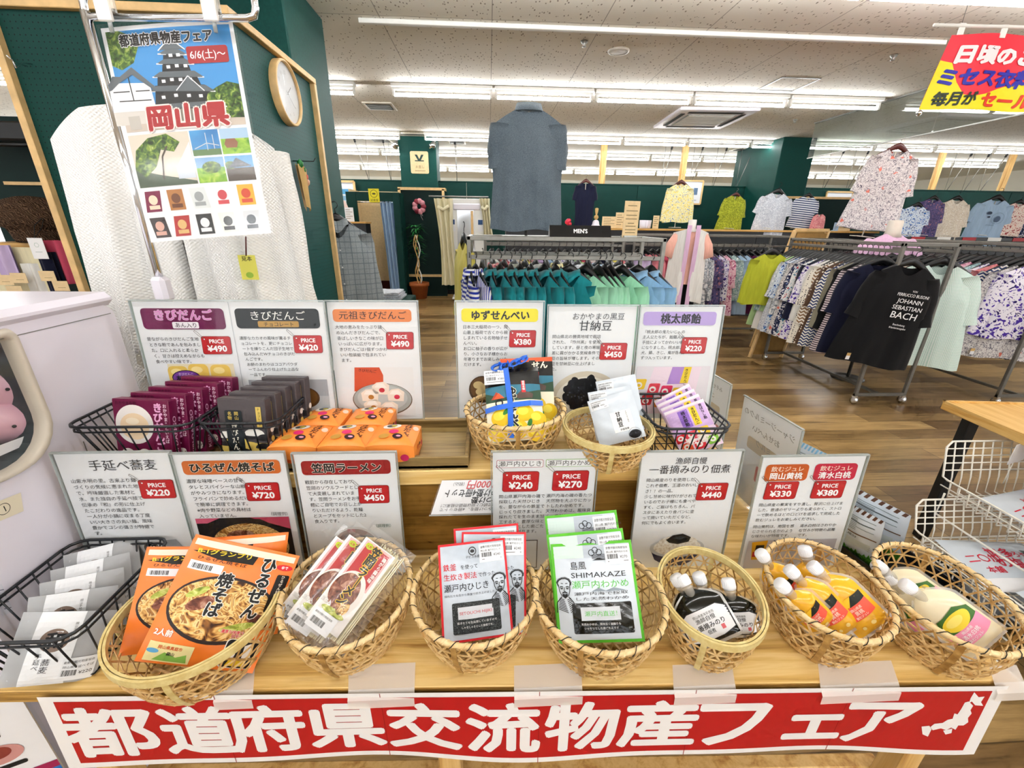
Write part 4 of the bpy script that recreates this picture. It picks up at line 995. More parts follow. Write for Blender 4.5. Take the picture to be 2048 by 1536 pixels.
def art_wakame(a, W, H):
    X = lambda u: (u-.5)*W; Y = lambda v: v*H
    a.rect(X(.03), Y(.84), W*.5, H*.13, '#cfe2da', 1, 6, 2); a.rect(X(.4), Y(.84), W*.4, H*.13, '#b5bec8', 1.3, 6, 2)
    for k in range(3): a.ring(X(.5)+k*.007, Y(.89)+.004*(k % 2), .0045, .0058, '#26292c', 3, 16)
    for k in range(4): a.line([(X(.5), Y(.865)-k*.002), (X(.62), Y(.87)-k*.002), (X(.7), Y(.86)-k*.003)], .001, '#26292c', 3)
    a.poly([(X(.5), Y(.81)), (X(.58), Y(.835)), (X(.68), Y(.81))], '#1d2022', 3)
    a.text('島風', X(.22), Y(.73), H*.09, '#1c1d20', .0, 'l', 3); a.text('SHIMAKAZE', X(.22), Y(.64), H*.075, '#26272a', -.005, 'l', 3, fit=W*.66)
    a.text('瀬戸内わかめ', X(.22), Y(.54), H*.085, '#5cbf4a', -.004, 'l', 3, fit=W*.68); a.poly([(X(.45), Y(.5)), (X(.54), Y(.535)), (X(.62), Y(.505)), (X(.72), Y(.535)), (X(.86), Y(.5))], '#8b97a0', 2)
    a.text('瀬戸内海で採取', X(.24), Y(.468), H*.036, '#333338', .0, 'l', 4, fit=W*.64); a.text('した天然わかめ', X(.24), Y(.418), H*.036, '#333338', .0, 'l', 4, fit=W*.64)
    a.rrect(X(.2), Y(.09), W*.7, H*.3, .003, 'nori_black', 2); a.rect(X(.3), Y(.22), W*.46, H*.13, '#cfd4da', 4, 4, 2); a.text('瀬戸内直送！', X(.53), Y(.265), H*.055, '#5cbf4a', -.002, 'c', 5, fit=W*.38)
    a.text('天然わかめは、風味良く歯触りも', X(.52), Y(.175), H*.027, '#eeeeee', 0, 'c', 5, fit=W*.46); a.text('シャキリとした歯ごたえです', X(.52), Y(.135), H*.027, '#eeeeee', 0, 'c', 5, fit=W*.4)
    face_sketch(a, X(.13), Y(.5), W*.14)
    sticker(a, X(.66), Y(.76), W*.31, H*.2, '270', 4, ('倉敷市観光物産協会', '岡山県 瀬戸内わかめ'))
gy = 'red edged pouches'
for k, (b, t, zt, W, lb) in enumerate((((985, 1262, .77), (972, 1052), .94, .128, 'red edged pouch at the back of its basket'), ((985, 1270, .785), (988, 1064), .935, .126, 'red edged pouch in the middle, turned clockwise'), ((957, 1280, .8), (943, 1083), .93, .128, 'foremost red edged pouch with a bearded man drawing'))):
    B, T, H = px_place(*b, *t, zt); g = thing('seaweed_pouch', lb, 'food pouch', mat=frame(B, T), group=gy)
    a = pouch(W, H, .009, 'grey_film', seed=k+2, edge='#cf2029', ew=.004); art_hijiki(a, W, H); a.build('printed_pouch', g)
gy = 'green edged pouches'
for k, (b, t, zt, W, lb) in enumerate((((1190, 1262, .772), (1160, 1026), .955, .145, 'green edged pouch standing tallest at the back'), ((1196, 1270, .786), (1168, 1063), .942, .148, 'green edged pouch between the other two'), ((1203, 1285, .8), (1180, 1084), .93, .153, 'foremost green edged pouch with clear white and green lettering'))):
    B, T, H = px_place(*b, *t, zt); g = thing('seaweed_pouch', lb, 'food pouch', mat=frame(B, T), group=gy)
    a = pouch(W, H, .011, 'white_film', seed=k+5, edge='#57b32a', ew=.005); art_wakame(a, W, H); a.build('printed_pouch', g)

# --- spouted pouches
def spout_pouch(lb, cat, gy, b, t, W, H, body, art, nm, T_=.014, twist=0, zb=.772, zt=.86):
    B, T, H = px_place(b[0], b[1], zb, t[0], t[1], zt); H -= .031; g = thing(nm, lb, cat, mat=frame(B, T, twist), group=gy)
    bl_ = bulge_fn(W, H, T_, .0008, R.random()*5)
    def half(y): v = y/H; return W/2*(1 if v < .72 else 1-.68*((v-.72)/.28)**1.6)
    def P(u, v, s): x = (2*u-1)*half(v*H); k = (1-abs(2*u-1)**2.6)*(1-abs(2*v-1)**5); return (x, -s*T_*k, v*H)
    a = MB(lambda x, y, h: (x, -(T_*(1-min(1, abs(x)/max(half(y), .001))**2.6)*(1-abs(2*y/H-1)**5)+h+.0004), y))
    a.grid(lambda u, v: P(u, v, 1), 14, 18, body); a.grid(lambda u, v: P(1-u, v, 1), 14, 18, body, X=Matrix.Rotation(PI, 4, 'Z')); a.build('filled_bag', g)
    art(a2 := MB(a.fn, .006), W, H)
    if a2.v: a2.build('label', g)
    a = MB()   # clear seam flange around the bag
    n_ = 18
    for s in (-1, 1): a.raw([(s*half(H*i/n_), 0, H*i/n_) for i in range(n_+1)]+[(s*(half(H*i/n_)+.005), 0, H*i/n_*1.01) for i in range(n_+1)], [(i, i+1, n_+2+i, n_+1+i) for i in range(n_)], 'spout_clear')
    a.raw([(-W/2, 0, 0), (W/2, 0, 0), (W/2, 0, -.005), (-W/2, 0, -.005)], [(0, 1, 2, 3)], 'spout_clear'); a.build('clear_seam', g)
    a = MB(); a.lathe([(.0085, -.012), (.0085, .006), (.0105, .007), (.0105, .01), (.0075, .011), (.0075, .018)], 'spout_clear', 16, X=Matrix.Translation((0, 0, H))); a.build('spout', g)
    a = MB(); X = Matrix.Translation((0, 0, H+.0125)); a.lathe([(.0115, 0), (.012, .003), (.0118, .017), (.0105, .0195), (0, .02)], 'white_cap', 24, X=X)
    for i in range(24): t_ = 2*PI*i/24; a.box((.0119*math.cos(t_), .0119*math.sin(t_), .01), (.0012, .0012, .013), 'white_cap', X=X)
    a.build('screw_cap', g)
    return g
def art_nori(a, W, H):
    pts = [(-W*.5, H*.12), (-W*.53, H*.54), (-W*.32, H*.66), (W*.34, H*.66), (W*.52, H*.54), (W*.5, H*.12), (W*.2, H*.06), (-W*.3, H*.06)]
    a.poly([(x*1.0, y) for x, y in pts], '#23242a', 3); a.poly([(x*.95, H*.36+(y-H*.36)*.95) for x, y in pts], '#f1f2f5', 4)
    a.text('岡山県産海苔使用', 0, H*.52, H*.06, '#333333', 0, 'c', 5); a.text('漁師自慢', 0, H*.42, H*.1, '#1d1e22', .01, 'c', 5, fit=W*.42); a.text('一番摘みのり', 0, H*.285, H*.115, '#1d1e22', .014, 'c', 5, fit=W*.68); a.text('佃煮', 0, H*.18, H*.09, '#1d1e22', .01, 'c', 5); a.rect(W*.22, H*.17, H*.08, H*.09, '#d2626a', 5)
gy = 'black spouted pouches'
spout_pouch('black spouted pouch at the back left, mostly covered', 'spout pouch', gy, (1415, 1262), (1350, 1152), .07, .095, 'nori_black', art_nori, 'spout_pouch', zb=.775)
spout_pouch('black spouted pouch at the right of its basket', 'spout pouch', gy, (1480, 1270), (1455, 1158), .075, .095, 'nori_black', art_nori, 'spout_pouch', zb=.778)
spout_pouch('black spouted pouch at the back with only its cap clear', 'spout pouch', gy, (1432, 1250), (1396, 1148), .07, .095, 'nori_black', art_nori, 'spout_pouch', zb=.77)
spout_pouch('foremost black spouted pouch with its white label full in view', 'spout pouch', gy, (1435, 1282), (1362, 1152), .09, .105, 'nori_black', art_nori, 'spout_pouch', zb=.8, zt=.865)
def art_jel(a, W, H):
    a.poly([(-W*.4, H*.28), (-W*.4, H*.5), (W*.4, H*.5), (W*.4, H*.28)], '#ef5a46', 3); a.text('岡山県産', 0, H*.43, H*.05, '#ffe9da', .01, 'c', 5); a.text('黄桃', 0, H*.355, H*.075, '#ffe9da', .01, 'c', 5); a.text('飲むジュレ', 0, H*.3, H*.045, '#ffe9da', .01, 'c', 5)
    a.poly([(-W*.1, H*.5), (W*.1, H*.64), (W*.42, H*.62), (W*.4, H*.5)], '#1d2016', 3.4); a.ell(0, H*.57, W*.24, H*.07, '#f3c326', 3); a.ell(W*.1, H*.16, W*.07, H*.035, '#f7dc8a', 3); a.ell(-W*.2, H*.14, W*.05, H*.03, '#f7dc8a', 3)
gy = 'yellow spouted drink pouches'
for lb, b, t, zb, W in (('yellow drink pouch upright at the back of its basket', (1640, 1215), (1608, 1094), .775, .068), ('yellow drink pouch farthest left with its cap over the rim', (1590, 1205), (1520, 1104), .785, .056),
        ('yellow drink pouch second from the left along the front rim', (1650, 1252), (1558, 1165), .805, .056), ('yellow drink pouch in the middle with its cap tilted left', (1700, 1262), (1576, 1136), .795, .058), ('yellow drink pouch farthest right with a red label band', (1752, 1258), (1622, 1128), .805, .068)):
    spout_pouch(lb, 'drink pouch', gy, b, t, W, .125, 'jelly_yellow', art_jel, 'drink_pouch', .015, zb=zb, zt=.885)
def art_peach(a, W, H):
    a.poly([(-W*.46, H*.2), (-W*.46, H*.42), (W*.46, H*.42), (W*.46, H*.2)], '#ee94b4', 3); a.text('岡山県産', 0, H*.365, H*.045, '#ffffff', .01, 'c', 5); a.text('清水白桃', 0, H*.29, H*.07, '#ffffff', .01, 'c', 5); a.text('飲むジュレ', 0, H*.225, H*.05, '#ffffff', .01, 'c', 5)
    a.poly([(-W*.4, H*.42), (-W*.3, H*.66), (W*.2, H*.7), (W*.44, H*.56), (W*.44, H*.42)], '#3d6a2a', 3.2); a.ell(W*.02, H*.53, W*.33, H*.115, '#efd23a', 4); a.ell(-W*.02, H*.55, W*.2, H*.06, '#f6e272', 4.5)
gy = 'pale peach drink pouches'
spout_pouch('pale peach drink pouch lying lowest, under the other two', 'drink pouch', gy, (1880, 1262), (1770, 1150), .075, .125, 'jelly_pale', art_peach, 'drink_pouch', .013, zb=.77, zt=.84)
spout_pouch('pale peach drink pouch farther back with its cap at the rim', 'drink pouch', gy, (1890, 1228), (1750, 1128), .075, .125, 'jelly_pale', art_peach, 'drink_pouch', .013, zb=.785, zt=.86)
spout_pouch('foremost pale peach drink pouch with a pink band and yellow fruit', 'drink pouch', gy, (1975, 1290), (1806, 1166), .082, .135, 'jelly_pale', art_peach, 'drink_pouch', .014, zb=.8, zt=.875)

# --- soba packs in the wire basket
gy = 'grey soba packs'
for k, (b, t, lb) in enumerate((((215, 1215), (203, 1092), 'grey soba pack farthest back, its crimped end sticking up'), ((195, 1240), (182, 1122), 'grey soba pack fourth from the front'), ((172, 1268), (166, 1150), 'grey soba pack in the middle of the row'), ((140, 1310), (150, 1182), 'grey soba pack second from the front'), ((94, 1368), (145, 1222), 'foremost grey soba pack with a round black seal'))):
    W = .118; B, T, H = px_place(b[0], b[1], .765, t[0], t[1], .868); g = thing('soba_pack', lb, 'noodle pack', mat=frame(B, T, face=Vector((-.45, 1, 0))), group=gy)
    bl_ = bulge_fn(W, H, .014, .0012, k); a = pouch(W, H, .014, 'wrap_paper', seed=k); a.build('tissue_wrapper', g)
    a = MB(); a.grid(lambda u, v: (W*.42*(2*u-1), .011*math.cos((2*u-1)*1.4)*(1-(2*v-1)**4)-.004, .012+(H-.024)*v), 12, 8, 'tissue'); a.build('noodle_block', g)
    fr = (lambda bl_: lambda x, y, h: (x, -(bl_(x, y)+h+.0012), y))(bl_); a = MB(fr, .007); bw = .056
    a.rect(-bw/2-.008, .0, bw, H, '#eceff2', 1, 8, 14); x0 = -.008
    a.ring(x0, H*.66, .0095, .0185, '#7d6a5e', 2, 30); a.text('和', x0, H*.575, .027, '#141416', .03, 'c', 3); a.text('岡山手延べ麺', x0+.021, H*.86, .0042, '#555555', 0, 'c', 3, vert=True)
    a.text('手延べ', x0-.013, H*.42, .009, '#3c3c40', .0, 'c', 3, vert=True); a.text('蕎麦', x0-.002, H*.33, .012, '#3c3c40', .0, 'c', 3, vert=True)
    a.build('paper_band', g)
    a = MB(fr, .007); a.rect(W*.1, H*.06, W*.36, H*.34, '#e6e9ec', 4, 3, 3); a.text('倉敷市観光物産協会', W*.115, H*.33, .0048, '#444444', 0, 'l', 5, fit=W*.32); a.text('岡山県手延べそば', W*.115, H*.26, .0048, '#444444', 0, 'l', 5); a.barcode(W*.12, H*.14, W*.16, H*.09, l=5); a.text('¥220', W*.3, H*.16, .008, '#333333', 0, 'l', 5); a.build('price_sticker', g)

# --- maroon and charcoal dumpling boxes, leaning back in their wire baskets
def carton(lb, cat, gy, loc, yaw, lean, W, H, D, mat, artf, arts, nm):
    g = thing(nm, lb, cat, mat=upright(loc, yaw, lean), group=gy)
    a = MB(front); a.box((0, D/2, H/2), (W, D, H), mat, b=.0012); a.fn = lambda x, y, h: (x, -h-.0002, y); artf(a, W, H)
    a.fn = lambda x, y, h: (W/2+h+.0002, x, y); arts(a, D, H); a.build('carton', g)
    a = MB(); a.box((0, D/2, H+.0006), (W*.98, D*.96, .0012), mat); a.build('lid_flap', g)
def art_maroon(a, W, H):
    a.ell(-W*.13, H*.63, W*.34, W*.34, '#efe9e4', 1, 36); a.ell(-W*.13, H*.6, W*.26, W*.23, '#ecd2ae', 2, 30); a.ell(-W*.16, H*.68, W*.12, W*.06, '#f6e6cc', 3)
    a.text('おかやま名物', -W*.44, H*.93, H*.055, '#300718', .0, 'l', 2)
    a.text('きびだんご', W*.3, H*.84, H*.15, '#e7a8cf', .035, 'c', 3, vert=True, gap=.98); a.text('おかやま”といえば', W*.435, H*.9, H*.065, '#efd5e4', .01, 'c', 3, vert=True)
    for x, c, c2 in ((-W*.3, '#c48a3c', '#dfa85a'), (-W*.0, '#e3bf3a', '#f2dc74')): a.ell(x, H*.15, W*.13, W*.13, '#efe9e4', 1, 26); a.ell(x, H*.15, W*.085, W*.075, c, 2, 22); a.ell(x-W*.02, H*.18, W*.045, W*.03, c2, 3)
    a.rrect(W*.17, H*.05, W*.27, H*.13, H*.05, '#efe9e4', 1); a.text('あん入り', W*.305, H*.085, H*.07, '#2b1a20', .01, 'c', 2)
def side_maroon(a, D, H): a.text('KIBI·DANGO', D*.66, H*.06, D*.5, '#dcaccb', .02, 'l', 2, rot=PI/2, fit=H*.7)
gy = 'maroon dumpling boxes'
for k in range(4, -1, -1):
    lb = ['foremost maroon dumpling box with a white disc on its front', 'maroon dumpling box second from the front', 'maroon dumpling box in the middle of the leaning row', 'maroon dumpling box fourth from the front', 'maroon dumpling box farthest back and standing highest'][k]
    carton(lb, 'food box', gy, (-.73+.0185*k, .812+.0255*k, SZ+.008+.003*k), math.radians(-7), math.radians(12), .124, .142, .022, 'maroon_box', art_maroon, side_maroon, 'dumpling_box')
def art_choco(a, W, H):
    gold, blk_, wh = '#d9bd5e', '#221f21', '#eeeae2'
    a.rect(-W/2, 0, W, H*.28, gold, 1)
    for x, y, rx, ry, c in ((-.4, .38, .2, .09, wh), (.22, .42, .22, .1, wh), (-.18, .3, .22, .09, gold), (.05, .36, .2, .09, blk_), (.42, .34, .16, .09, blk_), (-.35, .24, .2, .07, blk_), (.1, .22, .2, .08, gold), (.4, .2, .18, .08, blk_), (-.1, .12, .24, .07, blk_), (.3, .08, .2, .06, '#e7b2b4'), (-.38, .07, .16, .06, gold)): 
        pts = [(W*x+W*rx*math.cos(t), H*y+H*ry*(math.sin(t) if math.sin(t) > 0 else .25*math.sin(t))) for t in [2*PI*i/18 for i in range(18)]]
        a.poly([(max(-W/2, min(W/2, px)), py) for px, py in pts], c, 2+abs(x))
    a.rrect(-W*.36, H*.04, W*.36, H*.78, .004, '#1d2428', 4); a.text('きびだんご', -W*.19, H*.52, H*.115, '#eae4d4', .02, 'c', 5, vert=True); a.text('岡山', -W*.12, H*.74, H*.07, '#d9bd5e', .01, 'c', 5, vert=True); a.text('名物', -W*.26, H*.74, H*.07, '#d9bd5e', .01, 'c', 5, vert=True)
    a.rect(W*.3, H*.52, W*.11, H*.36, gold, 4); a.text('チョコレート', W*.355, H*.82, H*.05, '#2a2018', .0, 'c', 5, vert=True)
def side_choco(a, D, H):
    for i in range(6): a.ell(D*(.3+.4*(i % 2)), H*(.08+.08*i), D*.26, H*.05, ('#d9bd5e', '#221f21', '#eeeae2')[i % 3], 1+i*.1, 16)
gy = 'charcoal dumpling boxes'
for k in range(4, -1, -1):
    lb = ['foremost charcoal dumpling box with gold wave pattern', 'charcoal dumpling box second from the front', 'charcoal dumpling box in the middle of its row', 'charcoal dumpling box fourth from the front', 'charcoal dumpling box farthest back'][k]
    carton(lb, 'food box', gy, (-.52+.01*k, .812+.0265*k, SZ+.02+.002*k), math.radians(-4), math.radians(9), .1, .132, .024, 'charcoal_box', art_choco, side_choco, 'chocolate_dumpling_box')

# --- orange envelope boxes on the tray
gy = 'orange dumpling boxes'
def orange_box(lb, x, y, z, yaw):
    g = thing('orange_dumpling_box', lb, 'food box', (x, y, z), yaw, gy); W, D, H = .1, .096, .05
    def top(px, py): u, v = px/(W/2), py/(D/2); return H+.009*(1-u*u)*(1-abs(v)**3)-.004*(abs(u)**4)
    a = MB(lambda x_, y_, h: (x_, y_, top(x_, y_)+h+.0002))
    a.grid(lambda u, v: ((2*u-1)*W/2, (2*v-1)*D/2, top((2*u-1)*W/2, (2*v-1)*D/2)), 14, 14, 'orange_box')
    for s, ax in ((-1, 1), (1, 1), (-1, 0), (1, 0)):
        def wl(u, v, s=s, ax=ax):
            q = (2*u-1); bow = .0035*(1-q*q)*math.sin(PI*v)
            if ax: px, py = q*W/2*s*-1, s*(D/2); return (px, py+s*bow, top(px, py)*v)
            px, py = s*W/2, q*D/2*s; return (px+s*bow, py, top(px, py)*v)
        a.grid(wl, 10, 4, 'orange_box')
    a.fn = lambda x_, y_, h: (x_, -D/2-h-.0028, y_); a.ell(W*.3, H*.42, .009, .008, '#c4245a', 1); a.ell(-W*.05, H*.35, .008, .006, '#d9571c', 1); a.text('きびだんご', -W*.3, H*.6, .005, '#b4481c', 0, 'l', 1)
    a.fn = lambda x_, y_, h: (W/2+h+.003, x_, y_); a.ell(0, H*.5, .007, .007, '#3a1626', 1); a.ell(.02, H*.4, .006, .006, '#c4245a', 1); a.ell(-.02, H*.6, .005, .006, '#d9571c', 1)
    a.build('carton', g)
    f = MB(lambda x_, y_, h: (x_, y_, top(x_, y_)+.0045+h+.0006), .006)
    def fl(u, v):   # the front flap: pointed, with hollow edges
        y_ = -D/2+v*D*.56; hw = W/2*(1-v)**.75; x_ = (2*u-1)*hw; return (x_, y_, top(x_, y_)+.0045*v**.5+.0004)
    f.grid(fl, 12, 12, 'orange_box')
    f.ell(W*.02, -D*.12, .0105, .0085, '#d4286a', 2, 20); f.ell(-W*.16, -D*.29, .0115, .008, '#b98a3a', 2, 20); f.ell(W*.13, -D*.3, .0105, .0085, '#2d1420', 2, 20); f.ell(W*.15, -D*.3, .005, .003, '#e8a0b8', 3, 14)
    f.build('front_flap', g)
    f = MB(lambda x_, y_, h: (x_, y_, top(x_, y_)+h+.0008), .006); f.ell(-W*.1, D*.27, .02, .0165, '#efe7dc', 1, 28); f.ell(-W*.1, D*.27, .0115, .0105, '#3a3f44', 2, 20); f.ell(-W*.05, D*.25, .006, .005, '#c8b42a', 3)
    f.build('round_seal', g)
    f = MB(lambda x_, y_, h: (x_, y_, top(x_, y_)+h+.0006), .006); f.text('きびだんご', W*.26, D*.34, .0165, '#3a1206', .015, 'c', 2, vert=True, gap=.95); f.ell(W*.42, D*.26, .006, .01, '#f2d2bc', 1, 18); f.build('top_print', g)
oz = SZ+.011
for lb, px, py in (('orange dumpling box at the near left, beside the dark boxes', 610, 868), ('orange dumpling box in the middle of the near row', 702, 868), ('orange dumpling box at the right end, standing apart', 795, 862)):
    p = on_z(px, py, SZ+.055); orange_box(lb, p.x, .838, oz, math.radians(-1))
for lb, px, py in (('orange dumpling box at the left of the far row', 660, 825), ('orange dumpling box at the right of the far row', 748, 826)):
    p = on_z(px, py, SZ+.055); orange_box(lb, p.x, .936, oz, math.radians(-1))

# --- ribbon-tied citrus cracker packs
def art_senbei(a, W, H):
    X = lambda u: (u-.5)*W; Y = lambda v: v*H
    a.rect(X(0), Y(0), W, H*.55, '#f0ead0', 1, 8, 6); a.rect(X(0), Y(.52), W, H*.22, '#2e6f86', 1.4, 8, 3); a.poly([(X(0), Y(.52)), (X(0), Y(.66)), (X(.3), Y(.56)), (X(.6), Y(.6)), (X(1), Y(.66)), (X(1), Y(.52))], '#27452f', 2); a.rect(X(0), Y(.74), W, H*.2, '#14120f', 2, 8, 2)
    a.poly([(X(.1), Y(.56)), (X(.2), Y(.66)), (X(.32), Y(.56))], '#a8402a', 3); a.poly([(X(.55), Y(.58)), (X(.66), Y(.66)), (X(.86), Y(.6)), (X(.84), Y(.54)), (X(.58), Y(.54))], '#56423a', 3); a.rect(X(.66), Y(.62), W*.07, H*.17, '#d8262e', 4); a.text('福岡名物', X(.695), Y(.76), H*.035, '#ffffff', .01, 'c', 5, vert=True)
    for x, y, r in ((.25, .3, .17), (.68, .34, .16), (.9, .26, .15), (.18, .12, .17), (.55, .14, .17), (.86, .08, .16), (.44, .42, .1)):
        a.ell(X(x), Y(y), W*r, W*r*.95, '#e9c21a', 3+x*.3, 24); a.ell(X(x)-W*.03, Y(y)+W*.04, W*r*.6, W*r*.5, '#f6e04a', 3.5+x*.3, 18)
    for x, y, t in ((.36, .38, .8), (.44, .2, .2), (.75, .2, 1.2), (.08, .2, -.6)): a.ell(X(x), Y(y), W*.09, W*.04, '#2f7a2a', 4.5, 12, t)
    a.text('ゆずせんべい', X(.47), Y(.6), H*.125, '#12100c', .04, 'c', 6, out='#f6f0d8', ow=.04, vert=True, gap=.86)
    a.ring(X(.24), Y(.5), .006, .009, '#161616', 5, 18); a.poly([(X(.14), Y(.56)), (X(.24), Y(.64)), (X(.34), Y(.56))], '#e8562a', 4.6)
gy = 'citrus cracker packs'
mk_simple('cracker_foil', '#14120f', .25, spec=.6, var=.1)
for k, (b, t, zt, W, lb) in enumerate((((1058, 862, 1.045), (1052, 716), 1.2, .125, 'citrus cracker pack behind, showing a strip of orange print'), ((1034, 882, 1.06), (1022, 738), 1.185, .125, 'citrus cracker pack in front with yellow fruit on its wrapper'))):
    B, T, H = px_place(*b, *t, zt); mt = frame(B, T); g = thing('cracker_pack', lb, 'snack pack', mat=mt, group=gy)
    a = pouch(W, H, .013, 'cracker_foil', seed=k+1)
    if k == 0:
        a.rect(-W/2, H*.8, W, H*.2, '#d9542a', 1, 10, 3); a.rect(W*.05, H*.82, W*.12, H*.14, '#14120f', 2); a.text('せん', W*.25, H*.85, H*.11, '#f3e6d2', .03, 'c', 3)
    art_senbei(a, W, H); a.build('printed_pouch', g)
    if k == 1:
        a = MB(lambda x, y, h: (x, -.0148-h, y)); sticker(a, -W*.5, H*.76, W*.42, H*.2, '380', 2, ('倉敷市観光物産協会', '岡山県ゆずせんべい')); a.build('price_sticker', g)
        rb = thing('blue_ribbon', 'shiny blue ribbon tied crosswise round the cracker packs', 'ribbon', mat=mt)
        a = MB()
        for path, wd in (([(-.012, -.0165, .0), (-.008, -.0172, H*.5), (-.012, -.0165, H*.98), (-.012, .03, H*1.04)], .006), ([(-W*.52, -.002, H*.42), (-W*.3, -.0168, H*.43), (0, -.0182, H*.45), (W*.3, -.0168, H*.46), (W*.52, -.002, H*.47)], .006)):
            for p0, p1 in zip(path, path[1:]): a.bar(p0, p1, wd*2, 'ribbon_blue', .001) if False else a.raw([Vector(p0)+Vector((0, 0, -wd)) if wd == .006 and path[0][0] < -.03 else Vector(p0)+Vector((-wd, 0, 0)), Vector(p0)+(Vector((0, 0, wd)) if path[0][0] < -.03 else Vector((wd, 0, 0))), Vector(p1)+(Vector((0, 0, wd)) if path[0][0] < -.03 else Vector((wd, 0, 0))), Vector(p1)-(Vector((0, 0, wd)) if path[0][0] < -.03 else Vector((wd, 0, 0)))], [(0, 1, 2, 3)], 'ribbon_blue')
        a.build('band', rb)
        for cx, cz, an in ((-.03, H*1.02, .3), (.03, H*1.09, 1.0), (-.012, H*1.02, -.4), (.012, H*1.06, .8)):
            a = MB(); rr = random.Random(int(cz*1e4))
            pts = [(cx+.018*math.cos(t*2.2+an)*(1-.2*t), -.008+.01*math.sin(t*3), cz+.012*math.sin(t*2.6+an)) for t in [i*.25 for i in range(14)]]
            a.tube(pts, .0042, 'ribbon_blue', 5, flat=.35); a.build('bow_loop', rb)

# --- white bean bags
gy = 'white sweet bean bags'
for k, (b, t, zt, W, lb) in enumerate((((1252, 865, 1.04), (1230, 756), 1.155, .095, 'white bean bag farthest back with its top edge standing clear'), ((1236, 875, 1.05), (1218, 778), 1.15, .098, 'white bean bag in the middle, its sticker half hidden'), ((1246, 884, 1.06), (1218, 791), 1.145, .1, 'foremost white bean bag with brush lettering and black beans'))):
    B, T, H = px_place(*b, *t, zt); g = thing('bean_bag', lb, 'food pouch', mat=frame(B, T), group=gy); a = pouch(W, H, .012, 'white_film', seed=k*2)
    a.rect(-W*.1, H*.2, W*.44, H*.42, '#f3f3f2', 3, 5, 5); a.text('甘納豆', W*.06, H*.52, H*.105, '#1b1b1e', .02, 'c', 5, vert=True); a.text('おかやまの黒豆', W*.24, H*.57, H*.035, '#333333', 0, 'c', 5, vert=True); a.text('伊藤製菓', W*.12, H*.225, H*.045, '#333333', .01, 'c', 5)
    a.ell(W*.3, H*.1, W*.13, H*.085, 'bean_print', 3); a.ring(W*.3, H*.1, W*.13, W*.14, '#8f979c', 3); sticker(a, -W*.47, H*.76, W*.4, H*.2, '450', 4, ('倉敷市観光物産協会', '岡山県黒豆甘納豆')); a.build('printed_pouch', g)
# --- candy packets
gy = 'pink candy packets'
for k in range(3, -1, -1):
    lb = ['foremost pink candy packet with gold and violet lettering', 'pink candy packet second from the front', 'pink candy packet third from the front', 'pink candy packet farthest back against the price card'][k]
    H, W = .115, .096; B = on_z(1405-6*k, 900-12*k, SZ+.012+.004*k); T = top_for(B, 1366-8*k, 812-9*k, H); g = thing('candy_packet', lb, 'sweet packet', mat=frame(B, T), group=gy); X = lambda u: (u-.5)*W; Y = lambda v: v*H
    a = pouch(W, H, .007, '#e9cfe4/.25', seed=k+3); a.rect(X(.02), Y(.42), W*.96, H*.5, '#cfaede', 1, 8, 4); a.rect(X(.3), Y(.5), W*.24, H*.4, '#8a62c0', 2, 3, 3); a.text('桃太郎飴', X(.42), Y(.8), H*.085, '#1b1120', .02, 'c', 5, vert=True); a.rect(X(.58), Y(.5), W*.17, H*.42, '#efcf2a', 2, 2, 3); a.text('きびだんご', X(.665), Y(.83), H*.075, '#1b1408', .02, 'c', 5, vert=True); a.text('昔ばなし飴', X(.87), Y(.86), H*.07, '#1b1120', .01, 'c', 5, vert=True)
    for x, y, c in ((.14, .34, '#d2202a'), (.4, .34, '#e0354a'), (.7, .36, '#efc92a'), (.2, .14, '#e2502a'), (.5, .12, '#d2202a'), (.82, .14, '#7fb83a'), (.62, .22, '#f0e6e0'), (.34, .24, '#f6e6e6')): a.rrect(X(x)-W*.12, Y(y)-H*.09, W*.26, H*.17, .003, c, 3); a.ell(X(x), Y(y), W*.075, H*.055, '#f7f0ea', 4, 14); a.ell(X(x), Y(y), W*.03, H*.02, c, 5, 10)
    a.rect(X(0), Y(.94), W, H*.06, '#f2e9f0', 2, 8, 1); a.build('printed_packet', g)

# --- the leaflet pushed into the slot of the riser edge, its text the other way up
LY = .781
P0, P1 = on_y(884, 961, LY), on_y(862, 1031, LY-.02); W = .26; L = P0.z-P1.z; sh = P1.x-P0.x
g = thing('leaflet_sleeve', 'clear sleeve with an upside-down price leaflet hanging from the riser edge', 'leaflet', (P0.x, LY, P0.z)); g.rotation_euler = (math.asin(-.02/L), 0, 0)
def lf(x, y, h): return (x+sh*y/L, -h-.0004, -y)     # y runs downwards
a = MB(lf); a.raw([lf(0, L, 0), lf(W, L, 0), lf(W, 0, 0), lf(0, 0, 0)], [(0, 1, 2, 3)], 'paper')
a.fn = lambda x, y, h: lf(W-.005-x, .001+y, h+.0002)
a.text('1000円', W*.52, .002, .021, '#c8242a', .015, 'l', 2); a.text('（税込）', W*.76, .004, .009, '#444444', 0, 'l', 2); a.text('みつけ塾4冊セット', W*.42, .021, .019, '#1c1c1e', .02, 'l', 2, fit=W*.5); a.text('つけ塾', W*.5, .038, .016, '#1c1c1e', .02, 'l', 2)
a.text('それぞれで読むと絵は物語の結果に！', W*.36, .052, .0085, '#3a3a3c', 0, 'l', 2, fit=W*.56); a.text('このみつけ塾を、4冊セットで', W*.4, .061, .0085, '#3a3a3c', 0, 'l', 2, fit=W*.52)
a.build('printed_leaflet', g); a = MB(lf); a.rect(-.003, -.002, W+.006, L+.006, 'cello', 6); a.rect(-.003, L, W+.006, .003, 'acrylic_edge', 7); a.build('clear_sleeve', g)

